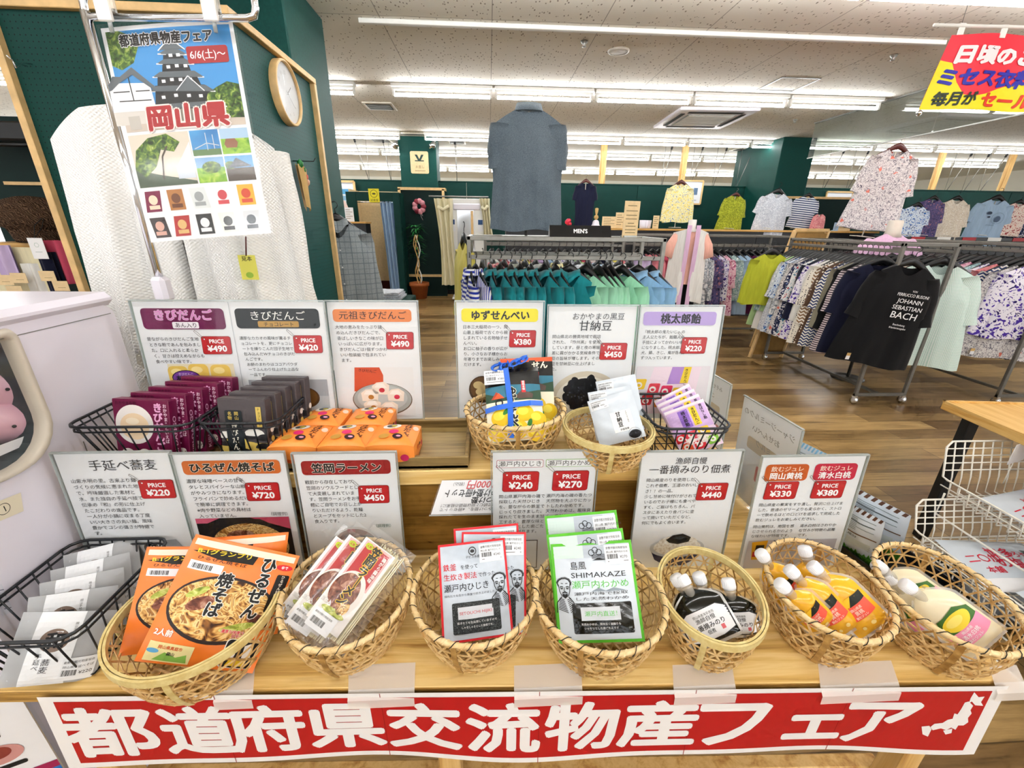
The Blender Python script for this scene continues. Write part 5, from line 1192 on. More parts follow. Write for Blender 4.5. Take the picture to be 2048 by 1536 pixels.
# ================================================================== LEFT SIDE: capsule machine, poster stand, cardigan, clock, hat shelf
MX = -.875
def fx(px, py): p = on_x(px, py, MX); return (p.y, p.z)
my1, mz1 = fx(222, 606); my0 = .585
g = thing('capsule_machine', 'white capsule vending machine with a rounded window, left of the display table', 'vending machine', (MX, 0, 0))
mk_simple('egg_pink', '#e0b0c0', .18, spec=.6, var=.05, scale=8); mk_simple('window_gasket', '#cfc6b6', .4, var=.03); mk_simple('dark_inside', '#2a3a3e', .6, var=.1)
wy1, wz0 = fx(98, 850)[0], fx(0, 972)[1]+.01; wz1 = fx(24, 660)[1]; wy0 = .615
def rr_loop(y0, y1, z0, z1, r, n=6, rt=None):
    o = []; q_ = rt or r
    for cy_i, cz_i, a0, r in ((y1-q_, z1-q_, 0, q_), (y0+q_, z1-q_, 90, q_), (y0+r, z0+r, 180, r), (y1-r, z0+r, 270, r)):
        for q in range(n+1): t = math.radians(a0+q*90/n); o.append((cy_i+r*math.cos(t), cz_i+r*math.sin(t)))
    return o
outer = rr_loop(my0, my1, .02, mz1, .03); hole = rr_loop(wy0, wy1, wz0, wz1, .08, 6, .014)
a = MB(); pts = outer+hole
fs = tessellate_polygon([[Vector((*p, 0)) for p in outer], [Vector((*p, 0)) for p in hole]])
a.raw([(0, y, z) for y, z in pts], fs, 'white_plastic'); n_ = len(outer)
a.raw([(0, y, z) for y, z in outer]+[(-.5, y, z) for y, z in outer], [(i, (i+1) % n_, n_+(i+1) % n_, n_+i) for i in range(n_)], 'white_plastic', True)
a.raw([(-.5, y, z) for y, z in outer], [tuple(range(n_))], 'white_plastic')
a.box((-.25, (my0+my1)/2, mz1+.012), (.52, my1-my0+.012, .03), 'white_plastic', b=.012)
for zz in (mz1-.022,): a.box((.0005, (my0+my1)/2, zz), (.001, my1-my0-.02, .0015), 'grey_steel')
a.box((.0005, wy1+.05, (wz0+.02)/2), (.001, .0015, wz0-.04), 'grey_steel'); a.box((.004, wy1+.028, .5), (.012, .03, .95), 'white_plastic', b=.004)
a.build('cabinet', g)
a = MB(); inn = rr_loop(wy0+.009, wy1-.009, wz0+.009, wz1-.009, .074, 6, .012); n_ = len(hole)
a.raw([(.001, y, z) for y, z in rr_loop(wy0-.006, wy1+.006, wz0-.006, wz1+.006, .085, 6, .016)]+[(.012, y, z) for y, z in hole]+[(.006, y, z) for y, z in inn]+[(-.014, y, z) for y, z in inn],
      [(k*n_+i, k*n_+(i+1) % n_, (k+1)*n_+(i+1) % n_, (k+1)*n_+i) for k in range(3) for i in range(n_)], 'window_gasket', True); a.build('window_frame', g)
a = MB(); a.raw([(-.3, y, z) for y, z in inn]+[(-.014, y, z) for y, z in inn], [(i, (i+1) % n_, n_+(i+1) % n_, n_+i) for i in range(n_)]+[tuple(range(n_))], 'dark_inside'); a.build('chamber', g)
a = MB(); a.raw([(-.004, y, z) for y, z in inn], [tuple(range(n_))], 'cello'); a.build('window_pane', g)
Pq = [on_x(x_, y_, MX-.03) for x_, y_ in ((-40, 905), (66, 866), (64, 884), (-40, 930))]; a = MB(); a.raw([(-.03, q.y, q.z) for q in Pq], [(0, 1, 2, 3)], 'paper'); a.build('paper_chute', g)
def egg(px, py, X, L, r, rz, lb):
    p = on_x(px, py, X); e = MB(); n = 16; prof = [(r*math.sin(PI*i/n)*(1+.12*math.cos(PI*i/n)), -L*math.cos(PI*i/n)) for i in range(n+1)]
    prof[0] = (0, prof[0][1]); prof[-1] = (0, prof[-1][1])
    e.lathe(prof, 'egg_pink', 24, X=Matrix.Rotation(rz, 4, 'X'))
    for k in range(10):
        t, f = .5+.25*(k % 4), -.9+k*.35
        d = Matrix.Rotation(rz, 3, 'X') @ Vector((r*math.sin(t*2)*math.cos(f), r*math.sin(t*2)*math.sin(f), -L*math.cos(t*2)*.98)); e.lathe([(.0032, 0), (.0032, .0015), (0, .0018)], 'dark_slot', 8, X=Matrix.Translation(d) @ d.to_track_quat('Z', 'Y').to_matrix().to_4x4())
    tag(e.build('toy_capsule', loc=p), lb, 'capsule', 'egg capsules in the machine')
egg(-4, 772, MX-.075, .06, .05, 1.1, 'pink dotted egg capsule on top in the machine window')
egg(14, 838, MX-.075, .074, .05, 1.3, 'pink dotted egg capsule lying lowest in the machine window')
egg(44, 790, MX-.2, .062, .05, .6, 'pink dotted egg capsule at the edge behind the other two')
P = [fx(x, y) for x, y in ((-10, 1005), (40, 985), (46, 1022), (-10, 1046))]
a = MB(lambda x, y, h: (MX+.0012+h, x, y)); a.poly(P, '#e6dcc2', 0); c0 = fx(6, 1018); a.ring(c0[0], c0[1], .0095, .0105, '#25221e', 1, 24); a.text('1', c0[0], c0[1]-.006, .016, '#25221e', 0, 'c', 1)
tag(a.build('tape_label'), 'cream masking tape marked with a circled 1 on the white machine', 'tape label')
P = [fx(x, y) for x, y in ((-14, 1172), (2, 1168), (26, 1222), (4, 1232))]; a = MB(lambda x, y, h: (MX+.0012+h, x, y)); a.poly(P, '#dfe0ea', 0)
for k in range(4): q0 = fx(-8+k*5, 1182+k*12); q1 = fx(6+k*5, 1179+k*12); a.line([q0, q1], .0015, '#6a6a80', 1)
tag(a.build('instruction_sticker'), 'small white instruction sticker low on the capsule machine', 'sticker')

# leaflet poster under the table at the left
LYY = .5; P0 = Vector((-1.045, .47, .72)); P1 = Vector((-.847, .55, .42))
g = thing('menu_poster', 'white food poster with a blue lower band standing under the table', 'poster', ((P0.x+P1.x)/2, (P0.y+P1.y)/2, P1.z), math.atan2(.08, .198))
W = .2135; H = .3
a = MB(front); a.box((0, .002, H/2), (W, .003, H), 'paper'); a.rect(-W/2, 0, W, H*.28, '#1f6fb8', 1); a.rect(-W/2, H*.26, W, H*.06, '#a02050', 2)
a.text('北海道展のご案内', -W*.05, H*.275, H*.035, '#ffffff', .01, 'c', 3); a.ell(W*.1, H*.82, W*.14, H*.08, '#b9aeb0', 2); a.ell(W*.1, H*.83, W*.1, H*.055, '#6b3f4a', 3); a.rrect(-W*.02, H*.66, W*.3, H*.035, .004, '#1a1a1c', 2)
a.ell(W*.2, H*.52, W*.16, H*.08, '#c9908a', 2); a.ell(W*.2, H*.54, W*.09, H*.05, '#8d3a30', 3); a.rrect(W*.06, H*.39, W*.28, H*.035, .004, '#1a1a1c', 2); a.rrect(-W*.35, H*.36, W*.24, H*.035, .004, '#1a1a1c', 2)
a.rect(-W/2, H*.94, W, H*.06, '#d86a8a', 2); a.poly([(W*.33, H*.06), (W*.41, H*.2), (W*.45, H*.06)], '#e9eef4', 3); a.build('printed_sheet', g)
a = MB(); a.box((0, .006, H/2), (W+.006, .003, H), 'acrylic'); a.box((0, .03, -P1.z/2+.05), (W*.7, .05, .02), 'black_metal'); a.bar((0, .02, .06), (0, .05, -(P1.z-.02)), .025, 'black_metal'); a.build('stand', g)

# chrome poster stand
PY = 1.08
pb, pt = on_y(325, 570, PY), on_y(160, -4, PY); px_ = (pb.x+pt.x)/2
g = thing('poster_stand', 'chrome poster stand pole rising behind the capsule machine', 'stand', (px_, PY, 0))
a = MB(); zt = pt.z; r_ = .0085
a.tube([(0, 0, 1.3), (0, 0, zt-.02)]+[(.03-.03*math.cos(t), 0, zt-.02+.05*math.sin(t)) for t in (.3, .7, 1.1, 1.5)]+[(.31, 0, zt+.03)]+[(.31+.02*math.sin(t), 0, zt+.03-.02*(1-math.cos(t))) for t in (.5, 1., 1.5)]+[(.33, 0, zt-.005), (.325, 0, zt-.018), (.31, 0, zt-.022), (.0, 0, zt-.03)], r_*.8, 'chrome', 10)
a.tube([(0, 0, 1.3), (0, 0, zt-.02)], r_, 'chrome', 12); a.build('pole', g)
a = MB(); a.tube([(0, 0, .02), (0, 0, 1.3)], .012, 'chrome', 12); a.lathe([(.16, 0), (.16, .012), (.02, .025), (.0, .026)], 'grey_steel', 24, X=Matrix.Scale(.5, 4, (1, 0, 0)) if False else None); a.build('base', g)
a = MB(); a.box((.0, 0, pb.z-.01), (.034, .034, .06), 'white_plastic', b=.008); a.tube([(0, 0, pb.z-.06), (0, 0, pb.z-.02)], .013, 'white_plastic', 12); a.build('height_clamp', g)
QT = on_y(333, 48, 1.1); QB = on_y(424, 476, 1.03); H = (QT-QB).length; W = .2655
mt = frame(QB, QT, face=Vector((0, 1, 0)))
g = thing('fair_poster', 'laminated castle photo poster clipped to the chrome stand', 'poster', mat=mt)
def pfn(x, y, h): return (x, -h-.006*math.cos(x*9)-.004*math.sin(y*9), y)
k_ = W/297; kv = H/420
a = MB(lambda x, y, h: pfn(x*k_-W/2, y*kv, h), 14)
a.rect(0, 0, 297, 420, '#f1f2f4', 0, 16, 20); a.rect(9, 222, 279, 190, '#3b8fd0', 1, 12, 10); a.rect(9, 222, 279, 28, '#cfc2b4', 1.5, 10, 2)
a.poly([(9, 412), (9, 350), (30, 340), (60, 352), (80, 385), (70, 400), (40, 412)], 'tree_print', 2); a.poly([(200, 238), (288, 236), (288, 300), (262, 306), (236, 296), (214, 284), (204, 262)], 'tree_print', 3.2)
D, Wt, Gr = '#1b2024', '#e9ebee', '#5d666c'
_rp, _rl, _rr = a.poly, a.line, a.rect
def _z(p): return (150+(p[0]-146)*1.22, 236+(p[1]-236)*1.0)
a.poly = lambda pts, *k: _rp([_z(p) for p in pts], *k)
a.line = lambda pts, *k: _rl([_z(p) for p in pts], *k)
a.rect = lambda x, y, w_, h_, *k: _rr(*_z((x, y)), w_*1.22, h_, *k)
a.poly([(90, 236), (92, 272), (210, 276), (206, 236)], '#8a8478', 2.4)
a.poly([(96, 262), (104, 306), (196, 302), (216, 268), (216, 256)], D, 3)
for (x0, y0, x1, y1, hh) in ((92, 262, 222, 262, 8), (96, 296, 206, 292, 9), (108, 322, 190, 320, 9), (120, 346, 176, 345, 8), (126, 364, 168, 363, 7)): a.poly([(x0-6, y0), (x1+8, y1-4), (x1-8, y1+hh), (x0+10, y0+hh)], Gr, 4); a.line([(x0-6, y0), (x1+8, y1-4)], 2.4, Wt, 4.4)
a.poly([(108, 304), (112, 324), (184, 322), (190, 300)], D, 3.4); a.poly([(122, 330), (126, 348), (172, 347), (176, 328)], D, 3.5); a.poly([(128, 352), (131, 366), (165, 365), (168, 352)], D, 3.6); a.poly([(124, 371), (147, 390), (170, 370)], Gr, 4.2); a.line([(122, 370), (147, 392), (172, 369)], 2.2, Wt, 4.6)
for x, y in ((118, 310), (134, 312), (150, 311), (168, 310), (132, 336), (148, 337), (164, 336), (140, 357), (154, 357), (112, 280), (136, 282), (160, 280), (182, 278)): a.rect(x, y, 7, 6, Wt, 4.3)
a.poly([(146, 296), (168, 318), (190, 292)], Gr, 4.7); a.line([(142, 294), (168, 320), (194, 290)], 2, Wt, 4.9)
a.poly([(14, 262), (16, 318), (94, 312), (98, 260)], Wt, 4); a.poly([(8, 302), (26, 330), (40, 328), (66, 344), (104, 304), (98, 300), (64, 330), (36, 316), (20, 304)], Gr, 5); a.line([(56, 326), (58, 282)], 2.2, D, 5); a.line([(22, 300), (92, 298)], 2, D, 5); a.line([(30, 282), (92, 280)], 2, D, 5); a.rect(14, 236, 82, 26, '#d9d4cc', 3); a.rect(40, 226, 22, 26, '#c2bdb4', 4)
a.poly, a.line, a.rect = _rp, _rl, _rr
a.text('都道府県物産フェア', 142, 384, 24, '#0c0d10', .035, 'c', 6, out='#f4f6f8', ow=.045, fit=210)
a.rrect(184, 342, 92, 32, 5, '#a01a22', 5); a.text('6/6(土)〜', 230, 351, 20, '#ffffff', .01, 'c', 6, fit=80)
a.text('岡山県', 156, 226, 50, '#a81f26', .04, 'c', 7, out='#f2e6e0', ow=.045, slant=.08, fit=190)
a.rect(9, 112, 142, 104, '#dcd3c2', 1, 5, 4); a.poly([(9, 112), (9, 150), (60, 136), (150, 118), (150, 112)], '#4a5a48', 2); a.poly([(9, 150), (20, 186), (54, 208), (100, 214), (128, 196), (110, 178), (80, 184), (60, 150), (30, 132)], 'tree_print', 2.6); a.line([(72, 126), (80, 170), (96, 190)], 4, '#3a2c1c', 3); a.poly([(112, 150), (150, 196), (150, 140)], '#e6eaf0', 2.8); a.rect(108, 124, 42, 26, '#c9d2dc', 2.7)
a.rect(154, 166, 66, 50, 'sky_print', 1, 3, 2); a.rect(154, 166, 66, 12, '#5a7a4a', 2); a.line([(160, 180), (190, 190), (218, 184)], 1.6, '#cfd6dc', 3); a.line([(190, 176), (190, 210)], 1.8, '#cfd6dc', 3); a.line([(206, 178), (206, 206)], 1.8, '#cfd6dc', 3)
a.rect(223, 166, 65, 50, '#a9c8e2', 1, 3, 2); a.rect(223, 166, 65, 30, 'grass_print', 2, 3, 2); a.poly([(230, 186), (236, 196), (256, 196), (262, 188), (258, 178), (234, 178)], '#8a5a3c', 3)
a.rect(154, 112, 66, 50, '#6fa0cc', 1, 3, 2); a.rect(154, 112, 66, 30, 'grass_print', 2, 3, 2); a.ell(190, 142, 22, 12, 'tree_print', 3); a.rect(223, 112, 65, 50, '#5aa0d6', 1, 3, 2); a.rect(223, 112, 65, 26, '#4a4038', 2, 3, 2); a.poly([(228, 138), (250, 158), (284, 140)], '#3a4650', 3); a.ell(234, 144, 12, 8, 'tree_print', 2.6)
for i, (bg, c1) in enumerate((('#7a0f40', '#f0d8bc'), ('#b0743a', '#6a3a1c'), ('#dfe5e4', '#9aa0a2'), ('#eef0f2', '#c8404a'), ('#f0b030', '#c8401c'), ('#3c3436', '#d8a898'), ('#b02a2a', '#d8b070'), ('#23262a', '#eceff2'), ('#e9ece4', '#3a3e42'), ('#d5dade', '#3a4652'))):
    x, y = 14+(i % 5)*56, 62-(i//5)*54; sl = (i % 3-1)*.12
    a.poly([(x+sl*30, y), (x+38+sl*30, y), (x+38-sl*20, y+42), (x-sl*20, y+42)], bg, 2); a.ell(x+19, y+24, 11, 10, c1, 3, 18); a.rect(x+6, y+5, 26, 8, c1, 3)
a.build('printed_sheet', g)
a = MB(lambda x, y, h: pfn(x, y, h)); a.rect(-W/2-.006, -.006, W+.012, H+.012, 'cello', 12, 16, 20)
a.build('laminate', g)
for px in (215, 425):
    p = on_y(px, 28, PY-.004); h_ = thing('clear_clip', f'clear plastic clip holding the {"left" if px < 300 else "right"} top of the castle poster', 'clip', p, 0, 'clips on the poster')
    a = MB(); a.box((0, -.008, .01), (.03, .006, .05), 'spout_clear', b=.002); a.box((0, .008, .012), (.028, .006, .04), 'spout_clear', b=.002); a.build('jaw', h_)
    a = MB(); a.tube([(-.016, 0, .004), (.016, 0, .004)], .005, 'grey_steel', 8); a.tube([(0, 0, .0), (0, 0, -.03)], .004, 'acrylic_edge', 6); a.build('spring', h_)

# ------------------------------------------------------------------ garments
def fab(name, kind, c1, c2=None, c3=None, s=1.0, rough=.8):
    k = NT('fabric_'+name); co = k.co()
    if kind == 'solid':
        n = k.noise(k.co(scale=(1, 1, .15)), 60*s, 3); k.col(k.ramp(n.outputs[0], [(.3, tuple([x*.86 for x in lin(c1)[:3]]+[1])), (.7, c1)]))
    elif kind == 'floral':
        n = k.noise(co, 26*s, 3, .6, 1.5); v = k.vor(co, 34*s); b = k.ramp(n.outputs[0], [(.3, c2), (.42, c1), (.54, c1), (.62, c3)], True)
        f = k.math('LESS_THAN', v.outputs['Distance'], .28); k.col(k.mix(f, b, k.ramp(v.outputs['Color'], [(0, c3), (.4, c2), (.7, c1)], True)))
    elif kind == 'busy':
        n = k.noise(co, 48*s, 4, .7, 1.6); b = k.ramp(n.outputs[0], [(.2, '#55535f'), (.4, c2), (.47, c1), (.56, '#efedea'), (.62, c2), (.7, c1)], True)
        v = k.vor(co, 9*s, .9); n3 = k.noise(co, 60*s, 2); k.col(k.mix(k.math('LESS_THAN', k.math('ADD', v.outputs['Distance'], k.math('MULTIPLY', n3.outputs[0], .5)), .42), b, c3))
    elif kind == 'camo':
        n = k.noise(co, 14*s, 4, .65, .8); k.col(k.ramp(n.outputs[0], [(.2, c1), (.46, c2), (.55, c3), (.62, c1)], True))
    elif kind in ('hstripe', 'vstripe', 'check', 'zig'):
        x, y, z = k.xyz(co); P = .024/s
        if kind == 'zig': z = k.math('ADD', z, k.math('MULTIPLY', k.math('PINGPONG', x, .02), .8)); kind = 'hstripe'
        h = k.math('LESS_THAN', k.math('FRACT', k.math('DIVIDE', k.math('ADD', z, 9), P)), .5); v = k.math('LESS_THAN', k.math('FRACT', k.math('DIVIDE', k.math('ADD', k.math('ADD', x, y), 9), P)), .5)
        if kind == 'hstripe': k.col(k.mix(h, c1, c2))
        elif kind == 'vstripe': k.col(k.mix(v, c1, c2))
        else: k.col(k.mix(k.math('MULTIPLY', k.math('ADD', h, v), .5), c1, c2))
    elif kind == 'plaid':
        x, y, z = k.xyz(co); P = .075/s; o = []
        for q in (x, z): f = k.math('FRACT', k.math('DIVIDE', k.math('ADD', q, 9), P)); o.append(k.math('LESS_THAN', f, .07)); o.append(k.math('LESS_THAN', k.math('ABSOLUTE', k.math('SUBTRACT', f, .5)), .03))
        m = k.math('MAXIMUM', k.math('MAXIMUM', o[0], o[2]), k.math('MULTIPLY', k.math('MAXIMUM', o[1], o[3]), .6)); n = k.noise(co, 300, 2)
        k.col(k.mix(k.math('MULTIPLY', m, .75), k.ramp(n.outputs[0], [(.35, c2), (.65, c1)]), c3))
    elif kind == 'dots':
        v = k.vor(co, 38*s, .35); k.col(k.mix(k.math('LESS_THAN', v.outputs['Distance'], .3), c1, c2))
    elif kind == 'lace':
        v = k.vor(co, 70*s, .6, 'DISTANCE_TO_EDGE'); k.col(k.mix(k.math('LESS_THAN', v.outputs['Distance'], .1), c1, c2))
    elif kind == 'melange':
        n = k.noise(k.co(scale=(1, 1, 2.6)), 210*s, 2, .7); n2 = k.noise(co, 6, 2); f = k.math('ADD', k.math('MULTIPLY', n.outputs[0], .8), k.math('MULTIPLY', n2.outputs[0], .2)); k.col(k.ramp(f, [(.36, c2), (.62, c1)]))
    elif kind == 'knit':
        x, y, z = k.xyz(co); h = k.math('SINE', k.math('MULTIPLY', z, 700)); v = k.math('SINE', k.math('MULTIPLY', x, 700)); k.col(c1); k.bump(k.math('MULTIPLY', h, v), .5, .002)
    k.set(rough, 0, .2); k.b.inputs['Sheen Weight'].default_value = .15
    return reg('f_'+name, k)
for spec in (('teal', 'solid', '#15848c'), ('mint', 'solid', '#9fe0bd'), ('sky', 'solid', '#8ab8e0'), ('navy', 'solid', '#10142e'), ('black', 'solid', '#08080b'), ('white', 'solid', '#ecebe6'), ('lime', 'solid', '#aeb52f'), ('pink', 'solid', '#e58a94'), ('rose', 'solid', '#c64a64'), ('lilac', 'solid', '#c6b3d8'), ('lav', 'solid', '#d9b5d3'), ('palegreen', 'solid', '#b4d89c'), ('cream', 'solid', '#ebe2bd'), ('yellow', 'solid', '#ead96a'), ('peach', 'solid', '#efb6a4'), ('plum', 'solid', '#5e1c4a'), ('ivory', 'knit', '#f5f4f0'), ('sage', 'solid', '#cdd0c0'), ('bluemist', 'solid', '#a9c4df'),
             ('stripe', 'hstripe', '#2436a0', '#f0f0f2', None, .8), ('vstripe', 'vstripe', '#f0f0f2', '#263a9a', None, 1.2), ('grey', 'melange', '#6f7c86', '#46525c'), ('plaid', 'plaid', '#9aa1a4', '#7d868a', '#55606a'),
             ('fred', 'busy', '#d3cfcc', '#8f8a92', '#d2705f', 1.2), ('fgarden', 'floral', '#eef0ee', '#2d6a8c', '#b03a4a', .9), ('fviolet', 'floral', '#ece8f2', '#4a2f9a', '#2c1f62', .8), ('fpurple', 'floral', '#5f5582', '#3a3a5e', '#b07a84', .7), ('fnavy', 'floral', '#1a2142', '#e8e6ea', '#6a7aa8', 1), ('fyellow', 'floral', '#efe7b2', '#e6cf62', '#6f86b8', 1.1), ('fblue', 'floral', '#dfeaf6', '#2f6fc0', '#153a80', .9), ('frose', 'floral', '#efe0d6', '#a8484c', '#d99a8c', .8), ('fpink', 'floral', '#e9b8c8', '#a23a6a', '#f3ece8', .9), ('flime', 'camo', '#aab031', '#8d9420', '#5e6a1c', 3), ('gcamo', 'camo', '#efeff0', '#8e959e', '#c9ced4', 1.2), ('bcamo', 'camo', '#23262c', '#8a929c', '#d6d9de', 1.2), ('tcamo', 'camo', '#bcd4d0', '#7fa4a8', '#e6ecea', 2), ('beige', 'camo', '#e6dccb', '#cdbfab', '#f3eee4', 3), ('greyfl', 'camo', '#d5d8de', '#b3b8c4', '#eceef2', 3.2), ('brush', 'hstripe', '#eceef2', '#3a4a72', None, .6), ('zig', 'zig', '#2a3a66', '#e8e4dc', None, .9), ('brownstripe', 'zig', '#8a6a4a', '#efe9de', None, .8), ('dots', 'dots', '#5a4232', '#e8ddcc', None, 1), ('ddots', 'dots', '#ece6d8', '#2f3034', None, 1.4), ('mcheck', 'check', '#f2f6f4', '#a4cfc0', None, 2.6), ('darkstripe', 'hstripe', '#3c3238', '#d8c8cc', None, 1.3), ('sgrey', 'melange', '#8f8a76', '#6a6658'), ('lacelime', 'lace', '#ece8c8', '#c4c86a', None, 1.2), ('coral', 'floral', '#d98a8c', '#b85a6a', '#ecd0c4', .9)):
    fab(*spec[:3], *[x for x in spec[3:5]], *(spec[5:] if len(spec) > 5 else ()))

GK = {  # kind: half shoulder, half hem, length, sleeve length, sleeve angle, neck drop, depth, collar
 'short': (.2, .235, .62, .24, 17, .07, .05, 0), 'long': (.2, .235, .62, .52, 9, .06, .05, 0), 'tunic': (.2, .29, .8, .36, 13, .07, .06, 0), 'shirt': (.205, .235, .66, .5, 7, .1, .05, 1), 'polo': (.205, .225, .68, .24, 5, .05, .05, 1), 'vee': (.18, .19, .95, .26, 14, .13, .045, 0), 'jacket': (.21, .26, .8, .6, 7, .1, .07, 1), 'sleeveless': (.17, .25, .7, 0, 0, .08, .05, 0)}
_gm = {}
def garment_mesh(kind, seed):
    if (kind, seed) in _gm: return _gm[kind, seed]
    sw, hw, L, sl, sa, nd, d0, collar = GK[kind]; rr = random.Random(seed*7+len(kind)); a = MB(); ph = [rr.uniform(0, 6) for _ in range(4)]; nk = .36
    def P(u, v, s):
        au = abs(u); top = -.022-nd*(1-(u/nk)**2)*(1 if s > 0 else .25) if au < nk else -.022-.075*((au-nk)/(1-nk))**1.15
        wv = sw+(hw-sw)*v; wv += .012*math.sin(PI*min(1, v*2)) 
        x = u*wv*(1+.025*math.sin(5*v+ph[0])); z = top+(-L-top)*v
        y = -s*d0*(max(0, 1-au**2.6))**.5*(.3+.7*min(1, v*4))
        y += .011*min(1, v*1.6)*math.sin(u*7+ph[1]+2*v)+.008*v*math.sin(u*15+ph[2])
        z += .008*math.sin(u*5+ph[3])*v
        return (x, y, z)
    m = 'f_white'
    a.grid(lambda u, v: P(2*u-1, 1-v, 1), 20, 12, m); a.grid(lambda u, v: P(1-2*u, 1-v, -1), 20, 12, m)
    if sl:
        for s in (-1, 1):
            an = math.radians(sa); d = Vector((s*math.sin(an), 0, -math.cos(an))); o = Vector((s*(sw-.045), 0, -.095)); nrm = Vector((s*math.cos(an), 0, math.sin(an)))
            vs = []; N = 8; S = 10
            for i in range(N+1):
                t = i/N; c = o+d*(sl*t)+Vector((0, -.02*t*t if sl > .3 else 0, 0)); rx = (.075 if i else .06)*(1-t)+(.062 if sl < .4 else .048)*t; ry = .034*(1-t)+.024*t
                for k in range(S):
                    q = 2*PI*k/S; w_ = .005*math.sin(9*t+k*1.3+ph[k % 4]); vs.append(c+nrm*(rx+w_)*math.cos(q)+Vector((0, 1, 0))*(ry+w_)*math.sin(q))
            a.raw(vs, [(i*S+k, i*S+(k+1) % S, (i+1)*S+(k+1) % S, (i+1)*S+k) for i in range(N) for k in range(S)]+[tuple(range(S))], m, True)
    if collar:
        vs = []; n = 20
        for rx, ry, z, dip in ((.07, .035, -.03, .035), (.072, .04, .012, .02), (.085, .052, -.028, .06)):
            for k in range(n+1): q = -PI/2+2*PI*k/n+.0; f = max(0, math.cos(q+PI/2))**6; vs.append((rx*math.cos(q)*(1-.0*f), ry*math.sin(q), z-dip*f))
        a.raw(vs, [(j*(n+1)+k, j*(n+1)+k+1, (j+1)*(n+1)+k+1, (j+1)*(n+1)+k) for j in range(2) for k in range(n)], m, True)
        for j in range(5): p = P(0, .12+.17*j, 1); a.lathe([(.006, 0), (.006, .002), (0, .0025)], 'dark_slot' if kind == 'shirt' else 'white_cap', 10, X=Matrix.Translation((p[0], p[1]-.004, p[2])) @ Matrix.Rotation(PI/2, 4, 'X'))
    me = a.mesh('garment'); _gm[kind, seed] = me; return me
def hanger_mesh(mat, sw=.165):
    k = ('h', mat)
    if k in _gm: return _gm[k]
    a = MB(); pts = [(sw*t, 0, .016-.1*abs(t)**1.15) for t in [x/8-1 for x in range(17)]]
    a.tube(pts, [.011+.022*(1-abs(x/8-1))**1.5 for x in range(17)], mat, 8, flat=.5); b = MB()
    b.tube([(0, 0, 0), (0, 0, .076)]+[(.022*math.sin(t), 0, .1-.022*math.cos(t)) for t in (0.3, .9, 1.5, 2.1, 2.7, 3.3, 3.9)], .0028, 'black_metal' if mat == 'black_plastic' else 'grey_steel', 6)
    _gm[k] = (a.mesh('hanger'), b.mesh('hook')); return _gm[k]
tgm = MB(); tgm.box((0, -.004, -.02), (.034, .0015, .055), 'kraft'); tgm.box((0, -.005, -.032), (.034, .0015, .03), 'paper'); tgm.tube([(0, -.004, .008), (0, .0, .05)], .0008, 'black_metal', 4); tgm = tgm.mesh('price_tag')
def child(nm, me, par, mat=None, loc=None, rz=0):
    o = bpy.data.objects.new(nm, me); C.objects.link(o); o.parent = par
    if loc: o.location = loc
    if rz: o.rotation_euler = (0, 0, rz)
    if mat: o.material_slots[0].link = 'OBJECT'; o.material_slots[0].material = M(mat)
    return o
def hang(kind, mat, loc, rz, label, cat='top', group=None, seed=0, hanger='black_plastic', s=1.0, tg=0, stand=0, nm='hanging_top', tilt=0):
    g = thing(nm, label, cat, loc, 0, group); g.rotation_euler = (0, tilt, rz); g.scale = (s, s, s)
    o = child('garment', garment_mesh(kind, seed), g, 'f_'+mat); 
    if hanger:
        hm_, hk = hanger_mesh(hanger); h = child('hanger', hm_, g); child('hook', hk, h)
    L = GK[kind][2]
    if tg: child('price_tag', tgm, g, None, (-GK[kind][1]*.55, -.06, -L*.92), .4)
    if stand: a = MB(); a.tube([(0, .015, -.04), (0, .015, -.04-stand/s)], .006/s, 'cream_plastic', 6); a.box((0, .015, -.04-stand/s+.004), (.16/s, .16/s, .008), 'cream_plastic'); a.build('display_stand', g)
    return g

# white open cardigan draped on a hanging form in front of the pegboard
CYY = 1.36
tl, tr = on_y(130, 225, CYY), on_y(530, 250, CYY); cz = (tl.z+tr.z)/2+.05; cx = (tl.x+tr.x)/2
g = thing('white_cardigan', 'long white waffle-knit cardigan draped behind the castle poster', 'cardigan', (cx, CYY, cz), math.radians(4))
hw = (tr.x-tl.x)/2
a = MB()
def bk(u, v): q = 2*u-1; return (q*(hw+.02*v+.05*v*v), .05-.03*abs(q)+.012*math.sin(q*9)*v, -.02-.09*abs(q)**2.2-v*.98)
a.grid(lambda u, v: bk(u, v), 26, 16, 'f_ivory')
for s in (-1, 1):     # front panels falling in pointed cascades
    def fp(u, v, s=s):
        q = .0+u if s > 0 else .06+.94*u; x = s*(q*hw*1.02+.06*v*u); top = -.03-.085*q**2.2; Ln = .62+.2*(1-u)*(.7+.3*math.sin(u*17+s))+.1*math.sin(u*9+1)
        return (x, -.05-.05*(1-abs(2*u-1))-.028*v*math.sin(u*19+s*1.3)-.02*v*math.sin(u*31), top-v*Ln)
    a.grid(fp, 26, 18, 'f_ivory')
a.build('body', g)
for s in (-1, 1):
    b = MB(); N, S = 12, 12; vs = []
    for i in range(N+1):
        t = i/N; c = Vector((s*(hw-.03+.05*t), .01, -.12-.66*t))
        for k in range(S): q = 2*PI*k/S; w_ = .008*math.sin(7*t+k*1.7); vs.append(c+Vector(((.065-.012*t+w_)*math.cos(q), (.045+w_)*math.sin(q), 0)))
    b.raw(vs, [(i*S+k, i*S+(k+1) % S, (i+1)*S+(k+1) % S, (i+1)*S+k) for i in range(N) for k in range(S)], 'f_ivory', True); b.build('sleeve', g)
